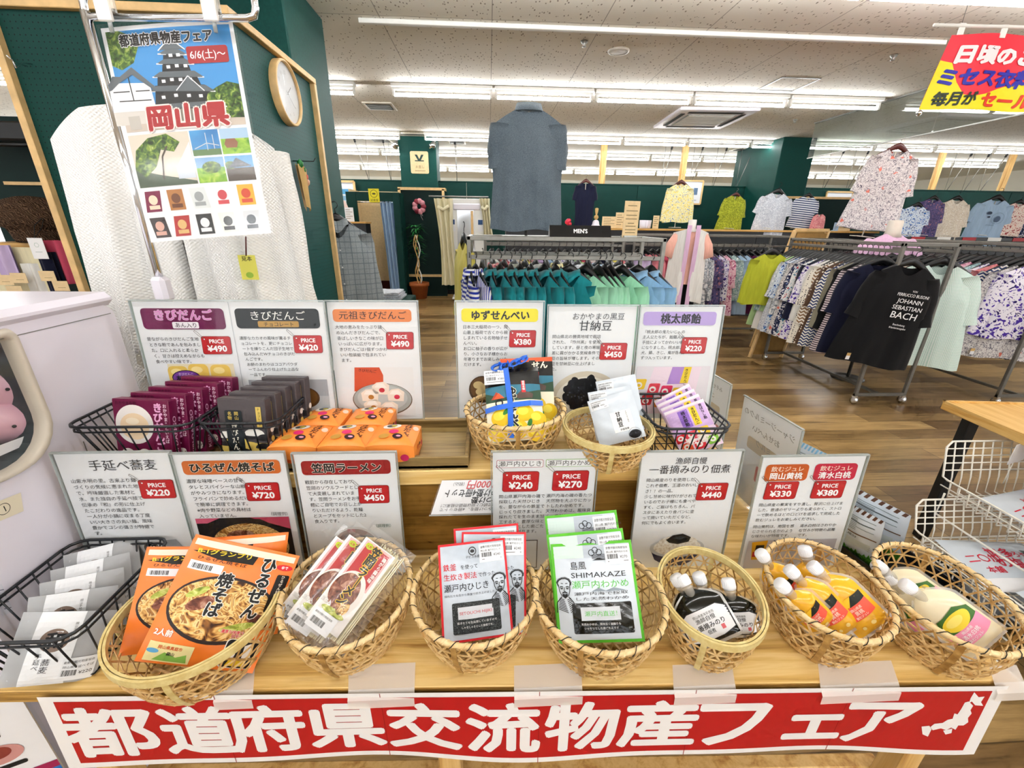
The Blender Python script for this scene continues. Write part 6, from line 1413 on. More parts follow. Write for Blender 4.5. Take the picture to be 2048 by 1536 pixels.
b = MB(); b.grid(lambda u, v: ((2*u-1)*.085*(1+.3*v), .04*math.cos((2*u-1)*1.5)+.012, .012-.06*v-.03*abs(2*u-1)), 14, 4, 'f_ivory'); b.build('collar', g)
b = MB(); b.tube([(0, .02, .05), (0, .02, -1.0)], .012, 'black_metal', 8); b.tube([(-.2, .02, -.09), (0, .02, -.02), (.2, .02, -.09)], .012, 'black_plastic', 8); b.tube([(0, .02, -1.0), (0, .02, -cz+.02)], .012, 'black_metal', 8); b.lathe([(.15, -cz+.001), (.15, -cz+.012), (0, -cz+.02)], 'black_metal', 20); b.build('stand', g)
p = on_y(497, 535, CYY-.14); b = thing('yellow_tag', 'small yellow hang tag on the white cardigan', 'tag', p)
a = MB(front); a.box((0, 0, 0), (.045, .001, .065), '#d9d25a'); a.text('見本', 0, .018, .014, '#3a3210', .01, 'c', 5); a.ell(.0, -.02, .01, .008, '#8fb03a', 5); a.tube([(0, 0, .03), (.004, .01, .08)], .002, '#5a2a2a', 5); a.build('card', b)

# wall clock and hook on the side pegboard
p = on_x(566, 187, SX); g = thing('wall_clock', 'round wall clock with pale wood rim on the teal pegboard', 'clock', mat=Matrix.Translation((SX, p.y, p.z)) @ Matrix.Rotation(PI/2, 4, 'Z'))
rc = .172
a = MB(); a.raw([], [], 'pale_wood_trim'); X = Matrix.Rotation(PI/2, 4, 'X'); a.lathe([(rc, .001), (rc, .04), (rc-.004, .044), (rc-.012, .044), (rc-.014, .028)], 'pale_wood_trim', 40, X=X, cap=False); a.build('rim', g)
a = MB(lambda x, y, h: (x, -.026-h, y)); a.ell(0, 0, rc-.012, rc-.012, '#e9ebec', 0, 40)
for i in range(12): t = PI/2-2*PI*(i+1)/12; a.text(str(i+1), .11*math.cos(t), .11*math.sin(t)-.01, .027, '#b4b6b8', 0, 'c', 2)
a.build('dial', g)
a = MB(lambda x, y, h: (x, -.03-h, y)); a.line([(-.02, -.012), (.055, .045)], .005, '#8b8d90', 3); a.line([(-.02, .012), (.075, -.06)], .0035, '#8b8d90', 4); a.ell(0, 0, .007, .007, '#8b8d90', 5, 12); a.build('hands', g)
a = MB(); a.lathe([(rc-.014, .036), (0, .0365)], 'cello', 40, X=X); a.build('glass', g)
p = on_x(592, 322, SX+.02); g = thing('hook_pouch', 'brown paper pouch of flowers hanging from a black peg hook', 'wall pouch', (SX, p.y, p.z))
a = MB(); a.tube([(0, 0, 0), (.13, 0, 0), (.145, 0, .02)], .003, 'black_metal', 6); a.build('hook', g)
a = MB(); a.grid(lambda u, v: (.05+.02*math.sin(u*3), (2*u-1)*.06*(.25+.75*v), -.27+.25*v-.03*u), 8, 8, 'kraft'); a.grid(lambda u, v: (.035, (1-2*u)*.06*(.25+.75*v), -.27+.25*v-.03*(1-u)), 8, 8, 'kraft'); a.build('paper_cone', g)
for i, (y, z, c) in enumerate(((-.03, -.02, 'green_leaf'), (.0, -.05, 'green_leaf'), (.02, -.09, '#c65a4a'), (.035, -.12, '#d9a88a'))):
    a = MB(); a.lathe([(0, -.03), (.018, -.01), (.02, .01), (0, .03)], c, 10, X=Matrix.Translation((.055, y, z))); a.build('flower', g)
p = on_y(52, 130, FY-.02); a = MB(); a.tube([(-.012, .02, 0), (-.02, -.03, .0), (-.02, -.06, .02)], .003, 'chrome', 6); a.tube([(.012, .02, 0.01), (.014, -.03, .0), (.012, -.07, -.03), (.012, -.075, -.0)], .003, 'chrome', 6); tag(a.build('peg_hook', loc=p), 'small chrome peg hook near the top of the front pegboard', 'hook')

# hat shelf beyond the left trim
HY = 2.95
sz_ = on_y(60, 484, HY).z; xl = on_y(-40, 484, HY).x; xr = on_y(128, 484, HY).x
g = thing('hat_shelf', 'teal shelf unit with a pale wood board, left of the pegboard', 'shelf', ((xl+xr)/2, HY+.15, 0)); w_ = xr-xl
a = MB(); a.box((0, .16, 1.05), (w_+.3, .03, 2.1), 'teal_dark'); a.build('back_panel', g)
for zz in (sz_-.02, sz_-.55, .1):
    a = MB(); a.box((0, 0, zz), (w_, .3, .03), 'shelf_wood', b=.002); a.build('shelf_board', g)
a = MB(); a.box((0, .135, on_y(40, 360, HY).z), (w_, .02, .02), 'pale_wood_trim'); a.box((w_/2-.02, .135, sz_+.16), (.02, .02, .34), 'pale_wood_trim'); a.build('trim', g)
a = MB(); a.tube([(-w_/2, -.1, sz_+.55), (w_/2, -.1, sz_+.55)], .012, 'black_metal', 8); a.box((0, -.02, sz_+.62), (w_, .2, .1), 'black_metal', b=.01); a.box((w_/2+.01, .06, .9), (.03, .2, 1.8), 'teal_dark'); a.build('upper_rail', g)
p = on_y(42, 430, HY-.02); g = thing('knit_hat', 'brown cable-knit cap with a ribbed band on the wood shelf', 'hat', (p.x, HY+.06, sz_-.004))
k = NT('brown_knit'); co = k.co(); wv = k.n('ShaderNodeTexWave'); k.l(co, wv.inputs['Vector']); wv.inputs['Scale'].default_value = 34; wv.inputs['Distortion'].default_value = 12; wv.bands_direction = 'DIAGONAL'; k.col(k.ramp(wv.outputs[0], [(.2, '#3b2a1e'), (.7, '#6b5240')])); k.set(.9, 0, .1); k.bump(wv.outputs[0], .8, .01); reg('brown_knit', k)
a = MB(); a.lathe([(.15, .08), (.19, .1), (.205, .14), (.2, .18), (.175, .22), (.13, .25), (.07, .268), (0, .275)], 'brown_knit', 40, sy=.8, cap=False); a.build('crown', g)
a = MB(); a.lathe([(.12, .0), (.14, .02), (.15, .06), (.155, .1)], 'brown_knit', 40, sy=.8, cap=False)
for i in range(40): t = 2*PI*i/40; a.tube([(.125*math.cos(t), .1*math.sin(t), .004), (.158*math.cos(t), .126*math.sin(t), .1)], .006, 'brown_knit', 5)
a.build('ribbed_band', g); a = MB(); a.lathe([(.1, -.004+.006), (.13, .006), (.13, .03)], 'black_plastic', 24, sy=.8); a.build('stand_ring', g)
p = on_y(76, 497, HY-.16); g = thing('hat_price_tag', 'white hanging price tag below the brown knit cap', 'price tag', p); a = MB(front); a.box((0, 0, 0), (.085, .002, .12), 'paper'); a.ring(0, .02, .012, .014, '#8fb0a0', 6, 6); a.line([(-.02, -.02), (.02, -.02)], .003, '#b0b8b4', 6); a.build('card', g); a = MB(); a.tube([(0, 0, .055), (-.01, .04, .13), (-.01, .1, .17)], .002, 'black_metal', 4); a.tube([(0, 0, .055), (.02, .05, .12), (0, .1, .17)], .002, 'black_metal', 4); a.build('string', g)
for i, (px, py, w2, h2, mt, lb, nm, ct) in enumerate(((40, 545, .34, .3, 'f_cream', 'yellow folded cloth under the hat shelf with brown tags', 'folded_cloth', 'cloth'), (118, 525, .1, .26, 'f_rose', 'red and white knit scarf strip beside the pegboard trim', 'knit_scarf', 'scarf'), (72, 560, .09, .2, 'f_white', 'white lace crochet piece under the hat shelf', 'crochet_piece', 'textile'), (10, 525, .1, .2, 'f_lilac', 'grey violet knit piece at the far left under the shelf', 'knit_piece', 'textile'), (100, 545, .1, .24, 'f_navy', 'dark navy knit piece beside the white crochet piece', 'knit_piece', 'textile'))):
    p = on_y(px, py, HY-.09-.012*i); a = MB(); a.grid(lambda u, v: ((u-.5)*w2, -.015*math.sin(u*9+i), (v-.5)*h2), 12, 6, mt); a.grid(lambda u, v: ((.5-u)*w2, .02-.01*math.sin(u*9+i), (v-.5)*h2), 12, 6, mt); tag(a.build(nm, loc=p), lb, ct)
for i, (px, py) in enumerate(((10, 560), (38, 556), (95, 552), (122, 572), (30, 582))):
    p = on_y(px, py, HY-.17-.006*i); a = MB(front); a.box((0, 0, 0), (.09, .0015, .06), 'wood_card'); a.line([(-.02, -.01), (.025, -.01)], .003, '#a08a60', 4); tag(a.build('paper_tag', loc=p), f'small beige paper tag under the hat shelf, {ORD[i]} counted from the left side', 'paper tag', 'paper tags under the hat shelf')

# ================================================================== BACKGROUND: racks and garments
def rack(label, x0, x1, y0, y1, H, axis, barz, mat='grey_steel', nm='garment_rack', caster=True):
    g = thing(nm, label, 'clothes rack', ((x0+x1)/2, (y0+y1)/2, 0)); hx, hy = (x1-x0)/2, (y1-y0)/2; t = .028; z0 = .075
    for sx in (-1, 1):
        for sy in (-1, 1): a = MB(); a.box((sx*(hx-t/2), sy*(hy-t/2), (H+z0)/2), (t, t, H-z0), mat, b=.003); a.build('post', g)
    a = MB()
    for s in (-1, 1): a.box((0, s*(hy-t/2), H-t/2), (2*hx, t*.9, t*.98), mat, b=.003); a.box((s*(hx-t/2), 0, H-t/2), (t*.9, 2*hy, t*.94), mat, b=.003)
    a.build('top_frame', g); a = MB()
    if axis == 'x':
        for s in (-1, 1): a.box((s*(hx-t/2), 0, z0+t/2), (t*.9, 2*hy, t), mat, b=.003)
        a.box((0, 0, z0+t/2), (2*hx-t, t*.9, t*.9), mat, b=.003)
    else:
        for s in (-1, 1): a.box((0, s*(hy-t/2), z0+t/2), (2*hx, t*.9, t), mat, b=.003)
        a.box((0, 0, z0+t/2), (t*.9, 2*hy-t, t*.9), mat, b=.003)
    a.build('base_frame', g)
    for s in (-1, 1):
        a = MB()
        if axis == 'x': a.box((0, s*(hy-t/2), barz), (2*hx-t, t*.7, t), mat, b=.003)
        else: a.box((s*(hx-t/2), 0, barz), (t*.7, 2*hy-t, t), mat, b=.003)
        a.build('hang_bar', g)
    for sx in (-1, 1):
        for sy in (-1, 1):
            a = MB(); X = Matrix.Translation((sx*(hx-t/2), sy*(hy-t/2), .036)); a.lathe([(.012, -.012), (.034, -.012), (.036, 0), (.034, .012), (.012, .012)], 'chrome', 18, X=X @ Matrix.Rotation(PI/2, 4, 'Y')); a.box((0, 0, .03), (.03, .04, .03), 'chrome', X=X, b=.004); a.build('caster', g)
    return g
mk_simple('rack_steel', '#74716a', .4, metal=.45, var=.08)
HK = .1    # from the hanger's neck to the bar it hooks over
def on_bar(kind, mat, x, y, z, rz, label, group, seed, **k): return hang(kind, mat, (x, y, z-HK), rz, label, k.pop('cat', 'shirt'), group, seed, **k)

# --- the men's rack
MY = 3.0; ml, mr = on_y(933, 474, MY).x, on_y(1334, 481, MY).x; MH = on_y(1130, 474, MY).z; mbz = on_y(1130, 516, MY).z
rack("grey steel men's rack of teal and mint shirts with a black sign on top", ml, mr, MY, MY+.46, MH, 'x', mbz)
grp = "shirts on the front bar of the men's rack"
mens = [(938, 'shirt', 'stripe', -78, 'blue and white striped shirt at the left end of the men\'s rack'), (951, 'shirt', 'vstripe', -66, 'blue striped shirt second from the left end of the men\'s rack')]
for i, (px, rz) in enumerate(((980, -76), (1000, -66), (1022, -74), (1040, -66), (1062, -72), (1088, -60), (1112, -66))): mens.append((px, 'shirt', 'teal', rz, f"teal collared shirt, {ORD[i]} of the teal ones from the striped shirts on the men's rack"))
mens.append((1141, 'shirt', 'teal', -24, "teal collared shirt turned to the front with buttons on the men's rack"))
for i, (px, rz) in enumerate(((1172, -48), (1198, -66), (1210, -68), (1222, -68), (1246, -50))): mens.append((px, 'long', 'mint', rz, f"mint green shirt, {ORD[i]} of the mint ones beyond the teal shirts on the men's rack"))
mens += [(1278, 'polo', 'sky', -40, "light blue shirt left of the last one on the men's rack"), (1304, 'polo', 'sky', -58, "light blue shirt at the right end of the men's rack")]
for i, (px, kd, mt, rz, lb) in enumerate(mens):
    p = on_y(px, 516, MY+.014); on_bar(kd, mt, p.x, MY+.014, mbz+.014, math.radians(rz), lb, grp, i % 4)
grp = "shirts on the rear bar of the men's rack"
cols = ['navy', 'coral', 'bluemist', 'sage', 'gcamo', 'white', 'yellow', 'fyellow', 'brownstripe', 'greyfl', 'tcamo', 'bluemist', 'palegreen', 'white', 'mcheck']
names = ['navy', 'coral', 'pale blue', 'sage grey', 'grey mottled', 'white', 'yellow', 'yellow floral', 'brown patterned', 'pale grey', 'blue-grey mottled', 'misty blue', 'pale green', 'cream white', 'green checked']
for i in range(15):
    x = ml+.1+i*(mr-ml-.2)/14; on_bar('shirt' if i % 2 else 'long', cols[i], x, MY+.446, mbz+.014, math.radians(-76+4*(i % 3)), f"{names[i]} shirt on the rear bar of the men's rack, {ORD[i]} from its left end", grp, i % 4)
p = on_y(1162, 472, MY); g = thing('mens_sign', "black tent sign reading MEN'S on top of the grey rack", 'sign', (p.x, MY+.05, MH))
sw = on_y(1222, 470, MY).x-on_y(1098, 470, MY).x; sh = .075
a = MB(); a.raw([(-sw/2, -.04, 0), (sw/2, -.04, 0), (sw/2, 0, sh), (-sw/2, 0, sh), (-sw/2, .04, 0), (sw/2, .04, 0)], [(0, 1, 2, 3), (5, 4, 3, 2)], 'black_plastic'); a.raw([(-sw/2, -.04, 0), (-sw/2, 0, sh), (-sw/2, .04, 0)], [(0, 1, 2)], 'paper'); a.raw([(sw/2, -.04, 0), (sw/2, .04, 0), (sw/2, 0, sh)], [(0, 1, 2)], 'paper')
a.fn = lambda x, y, h: (x, -.04+.04*y/sh-h*2, y); a.text("MEN'S", 0, .026, .036, '#ffffff', .03, 'c', 3); a.build('sign_board', g)
p = on_y(1060, 452, MY+.1); PYY = MY+.23
p = on_y(1058, 212, PYY); s = .58/.445*depth(p)*0+ (172*depth(p)/FPX)/.5
g = hang('polo', 'grey', (p.x, PYY, p.z+.0), PI+.03, "grey melange polo shirt shown from behind above the men's rack", 'polo shirt', None, 1, None, s)
p2 = on_y(1058, 470, PYY); a = MB(); zb = (p.z-MH+.02)/s
a.tube([(0, 0, -.05), (0, 0, -zb)], .01, 'grey_steel', 8); a.tube([(-.15, 0, -.1), (0, 0, -.04), (.15, 0, -.1)], .012, 'grey_steel', 8); a.box((0, 0, -zb+.012), (.3, .3, .012), 'grey_steel'); a.build('display_bust_stand', g)
p = on_y(1262, 440, MY+.1); g = thing('info_card', "tall pale wood info card standing on the right of the men's rack", 'card', (p.x, MY+.1, MH), .25)
ht = on_y(1268, 402, MY+.1).z-MH; a = MB(front); a.box((0, 0, ht/2), (.12, .006, ht), 'wood_card', b=.001)
for i, (yy, w_) in enumerate(((.86, .07), (.72, .09), (.6, .085), (.5, .09), (.38, .05), (.3, .08), (.2, .085), (.12, .08))): a.rect(-w_/2, ht*yy, w_, .006, '#8d7a55', 14)
a.build('board', g); a = MB(); a.box((0, .01, .006), (.1, .05, .012), 'acrylic_edge'); a.build('foot', g)

# --- women's rack A, nearest on the right
AX0, AX1, AY0, AY1 = 3.31, 3.8, 3.36, 4.72; AH = 1.4; abz = on_y(1803, 503, 3.38).z
rack('grey steel women\'s rack with the black lettered T-shirt at its near end', AX0, AX1, AY0, AY1, AH, 'y', abz, 'rack_steel')
grp = "clothes on the left bar of the rack with the black T-shirt"
la = [('tunic', 'navy', 'navy'), ('tunic', 'darkstripe', 'dark striped'), ('long', 'black', 'black'), ('long', 'sgrey', 'grey-brown'), ('tunic', 'zig', 'blue zigzag'), ('tunic', 'dots', 'brown dotted'), ('long', 'brownstripe', 'brown striped'), ('tunic', 'ddots', 'cream dotted'), ('long', 'white', 'white'), ('tunic', 'fviolet', 'violet floral'), ('long', 'navy', 'dark navy'), ('tunic', 'fgarden', 'garden floral'), ('tunic', 'fnavy', 'navy floral'), ('tunic', 'fred', 'red floral'), ('long', 'gcamo', 'grey mottled'), ('tunic', 'fblue', 'blue floral'), ('tunic', 'greyfl', 'pale grey'), ('long', 'palegreen', 'pale green'), ('tunic', 'white', 'long white'), ('long', 'tcamo', 'blue-green mottled'), ('tunic', 'palegreen', 'light green')]
for i, (kd, mt, dn) in enumerate(la):
    y = AY0+.16+i*(AY1-AY0-.24)/(len(la)-1)
    on_bar(kd, mt, AX0+.014, y, abz+.014, math.radians(-34+7*math.sin(i*2.1)), f'{dn} top, {ORD[i]} from the near end behind the black lettered T-shirt', grp, i % 4, cat='top', tg=(i % 3 == 0), s=1.05)
p = on_y(1755, 530, AY0-.02)
g = hang('tunic', 'black', (AX0+.1, AY0-.02, abz+.014-HK), math.radians(-20), 'black T-shirt with white composer lettering at the near end of the rack', 'T-shirt', None, 2, 'black_plastic', 1.08, 1, tilt=math.radians(7))
a = MB(lambda x, y, h: (x, -.082-h*2, y))
for t, y, sz, ft in (('VON', -.2, .02, .03), ('FERRUCCO BUSONI', -.235, .032, .2), ('JOHANN', -.285, .045, .16), ('SEBASTIAN', -.335, .045, .19), ('BACH', -.4, .07, .17), ('Bearbeitung', -.455, .02, .08), ('Klavierausgabe', -.48, .02, .11)): a.text(t, .06, y, sz, '#f0f0f0', .006, 'c', 2, fit=ft)
a.build('chest_print', g)
grp = "clothes on the right bar of the rack with the black T-shirt"
ra = [('tunic', 'mcheck', 'mint checked'), ('tunic', 'mcheck', 'pale mint checked'), ('tunic', 'beige', 'beige lace-hemmed'), ('long', 'fblue', 'blue floral'), ('long', 'tcamo', 'teal mottled'), ('long', 'lilac', 'lilac'), ('tunic', 'fviolet', 'violet floral'), ('long', 'white', 'white'), ('long', 'fpink', 'pink floral'), ('long', 'greyfl', 'pale grey'), ('long', 'bluemist', 'misty blue'), ('long', 'darkstripe', 'dark striped')]
for i, (kd, mt, dn) in enumerate(ra):
    y = AY0+.08+i*.1; on_bar(kd, mt, AX1-.014, y, abz+.014, math.radians((-42 if i < 2 else -25)+5*math.sin(i)), f'{dn} top, {ORD[i]} from the near end right of the black T-shirt', grp, i % 4, cat='top', tg=(i == 1), s=1.1 if i < 2 else 1)

# --- women's rack B at the right edge
BX0, BX1, BY0, BY1 = 4.62, 5.1, 3.3, 4.75
rack('grey steel rack of violet floral tops at the right edge', BX0, BX1, BY0, BY1, AH, 'y', abz, 'rack_steel')
grp = 'tops on the rack at the right edge'
mats = [('fviolet', 'violet floral'), ('fred', 'red floral'), ('zig', 'blue zigzag'), ('coral', 'coral floral'), ('fviolet', 'deep violet floral'), ('tcamo', 'sea green mottled'), ('fpink', 'pink floral'), ('fnavy', 'navy floral'), ('fyellow', 'yellow floral'), ('fpurple', 'purple floral'), ('mcheck', 'mint checked'), ('fblue', 'blue floral'), ('plum', 'plum'), ('gcamo', 'grey mottled'), ('fgarden', 'garden floral'), ('bluemist', 'misty blue'), ('white', 'white'), ('greyfl', 'pale grey')]
for i, (mt, dn) in enumerate(mats):
    y = BY0+.12+i*(BY1-BY0-.2)/17; on_bar('tunic' if i % 3 else 'long', mt, BX0+.014, y, abz+.014, math.radians(-34+6*math.sin(i*1.7)), f'{dn} top, {ORD[i]} from the near end of the right edge rack', grp, i % 4, cat='top', tg=(i % 4 == 1), s=1.05)

mk_simple('tan_board', '#9a7336', .7, var=.08)
# --- rack C, in the middle distance
CY0, CY1 = 5.75, 6.2; cx0, cx1 = on_y(1268, 480, CY0).x, on_y(1585, 480, CY0).x; cbz = on_y(1450, 492, CY0).z
rack('grey steel rack of mixed tops behind the white mannequin', cx0, cx1, CY0, CY1, on_y(1450, 470, CY0).z, 'x', cbz, 'rack_steel')
grp = 'tops on the rack behind the mannequin'
mc = [('lilac', 'lilac'), ('pink', 'pink'), ('pink', 'bright pink'), ('rose', 'rose red'), ('rose', 'deep rose'), ('yellow', 'yellow'), ('bcamo', 'black and grey mottled'), ('bcamo', 'dark mottled'), ('gcamo', 'grey mottled'), ('gcamo', 'pale mottled'), ('fpurple', 'purple patterned'), ('fviolet', 'violet floral'), ('fpink', 'pink floral'), ('tcamo', 'blue-green mottled'), ('bluemist', 'misty blue'), ('bluemist', 'slate blue'), ('plum', 'plum'), ('lilac', 'pale lilac'), ('fnavy', 'navy and white floral'), ('fnavy', 'dark floral'), ('white', 'white'), ('ddots', 'cream dotted')]
for i, (mt, dn) in enumerate(mc):
    x = cx0+.08+i*(cx1-cx0-.16)/21; on_bar('long' if i % 2 else 'tunic', mt, x, CY0+.014, cbz+.014, math.radians(-58+6*math.sin(i*2)), f'{dn} top, {ORD[i]} from the left on the rack behind the mannequin', grp, i % 4, cat='top', tg=(i % 3 == 1))
p = on_y(1546, 500, 4.62); hang('long', 'lime', (p.x, 4.62, p.z-.02), math.radians(-18), 'lime green cardigan with a lace front hanging before the easel board', 'cardigan', None, 1, 'black_plastic', .92)
a = MB(); a.tube([(p.x, 4.62, p.z+.036), (AX0+.02, 4.7, p.z+.036)], .007, 'dark_steel', 6); tag(a.build('face_out_arm'), 'steel face-out arm carrying the lime green cardigan', 'rail arm')
# --- rack E behind the men's rack
ey = 5.0; ex0, ex1 = on_y(968, 480, ey).x, on_y(1250, 480, ey).x
rack("low steel rack seen through the bars of the men's rack", ex0, ex1, ey, ey+.45, on_y(1100, 478, ey).z, 'x', on_y(1100, 490, ey).z, 'rack_steel'); ebz = on_y(1100, 490, ey).z
me_ = [('white', 'white'), ('coral', 'coral'), ('fblue', 'blue floral'), ('beige', 'beige'), ('yellow', 'yellow'), ('fpink', 'pink floral'), ('lilac', 'lilac'), ('bluemist', 'misty blue'), ('white', 'plain white'), ('fviolet', 'violet floral'), ('gcamo', 'grey mottled'), ('palegreen', 'pale green'), ('rose', 'rose'), ('white', 'bright white'), ('navy', 'navy'), ('greyfl', 'pale grey'), ('yellow', 'pale yellow'), ('pink', 'pink')]
for i, (mt, dn) in enumerate(me_):
    on_bar('long', mt, ex0+.08+i*(ex1-ex0-.16)/17, ey+.014, ebz+.014, math.radians(-62+5*math.sin(i)), f"{dn} top, {ORD[i]} from the left on the low rack seen through the men's rack", "tops on the low rack behind the men's rack", i % 4, cat='top')

# --- display counter along the back with cards and shown garments
KY = 7.3; kz = on_y(1200, 456, KY).z; kx0, kx1 = on_y(1010, 456, KY).x, on_y(1760, 462, KY).x
g = thing('back_counter', 'long black counter with a pale wood top before the green wall', 'counter', ((kx0+kx1)/2, KY+.25, 0)); w_ = kx1-kx0
a = MB(); a.box((0, 0, kz-.015), (w_, .5, .03), 'shelf_wood', b=.003); a.build('wood_top', g)
a = MB(); a.box((0, .02, (kz-.03)/2), (w_-.04, .44, kz-.03), 'black_plastic', b=.004)
for i in range(6): a.box((-w_/2+w_*(i+.5)/6, -.202, kz*.5), (w_/6-.03, .01, kz*.85), 'black_metal')
a.build('cabinet', g)
def board_card(px, pyb, pyt, wpx, Y, lb, mat='wood_card', rz=0, nm='wood_card', cat='card', zb=None, lines=True):
    b = on_y(px, pyb, Y); t = on_y(px, pyt, Y); zb = b.z if zb is None else zb; h = t.z-zb; w2 = wpx*depth(b)/FPX
    g = thing(nm, lb, cat, (b.x, Y, zb), rz); a = MB(front); a.box((0, 0, h/2), (w2, .012, h), mat, b=.001)
    if lines:
        for k in range(5): a.rect(-w2*.38, h*(.82-.15*k), w2*(.76 if k % 2 else .5), h*.035, '#7d6a48', 32)
    a.build('board', g); a = MB(); a.box((0, .03, .006), (w2*.6, .06, .012), mat); a.build('foot', g); return g
kz_ = kz+.001
board_card(1217, 455, 433, 28, KY+.1, 'wide pale wood card on the back counter beside the bell', zb=kz_)
board_card(1239, 455, 425, 19, KY+.14, 'tall pale wood card on the back counter right of the wide one', zb=kz_)
board_card(1309, 466, 431, 12, KY+.1, 'narrow tall pale wood card right of the white cups', zb=kz_)
board_card(1684, 470, 436, 26, KY+.1, 'pale wood notice card standing left of the floral tunic', zb=kz_)
board_card(1668, 470, 445, 10, KY+.08, 'small teal and white card beside the pale wood notice', mat='f_bluemist', zb=kz_)
p = on_y(1191, 452, KY+.12); g = thing('hand_bell', 'small bell with a white skirt and amber handle on the back counter', 'bell', (p.x, KY+.12, kz_)); a = MB(); a.lathe([(.1, 0), (.085, .02), (.06, .05), (.05, .1), (.03, .12), (0, .125)], 'white_plastic', 20); a.build('skirt', g); a = MB(); a.lathe([(.012, .12), (.04, .16), (.03, .19), (.012, .2), (.025, .25), (.03, .3), (0, .31)], 'kraft', 16); a.build('handle', g)
p = on_y(1136, 450, KY+.1); g = thing('rose_decoration', 'pink rose ornament on the back counter left of the navy T-shirt', 'ornament', (p.x, KY+.1, kz_)); a = MB(); 
for i in range(9): t = i*.7; a.lathe([(0, 0), (.04, .02), (.045, .05), (.02, .07)], '#d8304a', 10, X=Matrix.Translation((.018*math.cos(t)*(1-i/12), .018*math.sin(t)*(1-i/12), .02+.006*i)))
a.build('petals', g); a = MB(); a.lathe([(0, 0), (.06, .01), (0, .03)], 'green_leaf', 10, sx=1.4); a.build('leaves', g)
for i, (px, lb) in enumerate(((1284, 'white ceramic cup on the back counter left of the yellow cardigan'), (1292, 'white ceramic cup second from the pale wood card on the counter'), (1300, 'white ceramic cup nearest the yellow floral cardigan'))):
    p = on_y(px, 452, KY+.1); a = MB(); a.lathe([(.0, 0), (.045, .0), (.05, .03), (.055, .13), (.05, .13), (.042, .02), (0, .015)], 'white_plastic', 16); tag(a.build('white_cup', loc=(p.x, KY+.08+.06*i, kz_)), lb, 'cup')
def shown(kind, mat, px, py, Y, wpx, lb, cat='top', rz=0, seed=0, hg='red_brown_wood', base=None, nm='displayed_top', tilt=0):
    p = on_y(px, py, Y); kw = {'short': .58, 'long': .62, 'tunic': .66, 'vee': .52, 'polo': .5, 'shirt': .6, 'sleeveless': .5}[kind]; s = wpx*depth(p)/FPX/kw
    return hang(kind, mat, (p.x, Y, p.z+.02*s), rz, lb, cat, None, seed, hg, s, 0, max(.02, p.z-.04*s-(kz if base is None else base)), nm, tilt)
shown('vee', 'navy', 1172, 365, KY+.15, 53, 'navy V-neck T-shirt on a red-brown hanger before the green wall', 'T-shirt', 0, 0)
shown('long', 'fyellow', 1362, 368, KY+.12, 74, 'white cardigan with a yellow and blue floral front on a hanger', 'cardigan', math.radians(-6), 1, base=None)
shown('tunic', 'flime', 1472, 391, KY+.2, 62, 'lime green mottled tunic on a red-brown hanger', 'tunic', math.radians(-8), 2, base=None, tilt=math.radians(4))
shown('short', 'greyfl', 1556, 386, KY+.08, 78, 'pale grey and white patterned tunic with black hanger', 'tunic', math.radians(-10), 3, 'black_plastic', base=None, tilt=math.radians(5))
shown('short', 'brush', 1617, 393, KY+.3, 58, 'white blouse with navy brush strokes behind the pale grey tunic', 'blouse', math.radians(-14), 0, 'black_plastic', base=None, tilt=math.radians(6))
shown('sleeveless', 'coral', 1640, 428, KY+.1, 34, 'dusty rose small top low behind the tan easel board', 'top', math.radians(-10), 1, None, base=None)
shown('tunic', 'fred', 1796, 300, 4.35, 128, 'white tunic with red flowers high on a red-brown hanger', 'tunic', math.radians(-18), 0, base=AH, tilt=math.radians(6))
# shelf along the far right with shown tops
RYY = 6.6; rz0 = on_y(1950, 474, RYY).z; rx0, rx1 = on_y(1800, 474, RYY).x, on_y(2100, 476, RYY).x
g = thing('right_shelf', 'dark shelf with red price strips under the row of shown tops', 'shelf', ((rx0+rx1)/2, RYY+.2, 0)); w_ = rx1-rx0
a = MB(); a.box((0, 0, rz0-.03), (w_, .6, .05), 'black_plastic', b=.004); a.build('shelf_board', g); a = MB(); a.box((0, .02, (rz0-.055)/2), (w_-.05, .5, rz0-.055), 'black_metal'); a.build('cabinet', g)
for i in range(6):
    a = MB(); a.box((-w_/2+.2+i*w_/6, -.303, rz0-.03), (.22, .006, .05), '#b0242a' if i % 2 == 0 else '#e9e9e6'); a.build('price_strip', g)
for i, (px, py, wpx, kd, mt, lb, cat) in enumerate(((1835, 412, 66, 'short', 'fblue', 'blue and white floral top at the left of the right shelf', 'top'), (1868, 398, 68, 'tunic', 'fpurple', 'purple and navy patterned blouse on the right shelf', 'blouse'), (1915, 399, 78, 'tunic', 'beige', 'beige mottled knit top on the right shelf', 'top'), (1995, 399, 84, 'short', 'bluemist', 'light blue T-shirt with a small dark print on the right shelf', 'T-shirt'), (2040, 406, 60, 'short', 'frose', 'cream blouse with red flowers right of the light blue T-shirt', 'blouse'), (2062, 414, 66, 'short', 'fnavy', 'dark navy floral blouse at the right edge of the shelf', 'blouse'))):
    g = shown(kd, mt, px, py, RYY-.02+.05*(i % 2), wpx, lb, cat, math.radians(-14), i % 4, 'black_plastic', base=rz0, tilt=math.radians(4))
    if i == 3: a = MB(lambda x, y, h: (x, -.062-h*4, y)); a.ell(-.06, -.2, .03, .02, '#2b3a52', 2); a.ell(-.05, -.25, .018, .012, '#2b3a52', 2); a.ring(.06, -.26, .07, .074, '#7d93ac', 2); a.ell(.06, -.27, .035, .04, '#4a5f7a', 2); a.text('amusant', 0, -.36, .03, '#7d93ac', 0, 'c', 2); a.build('chest_print', g)
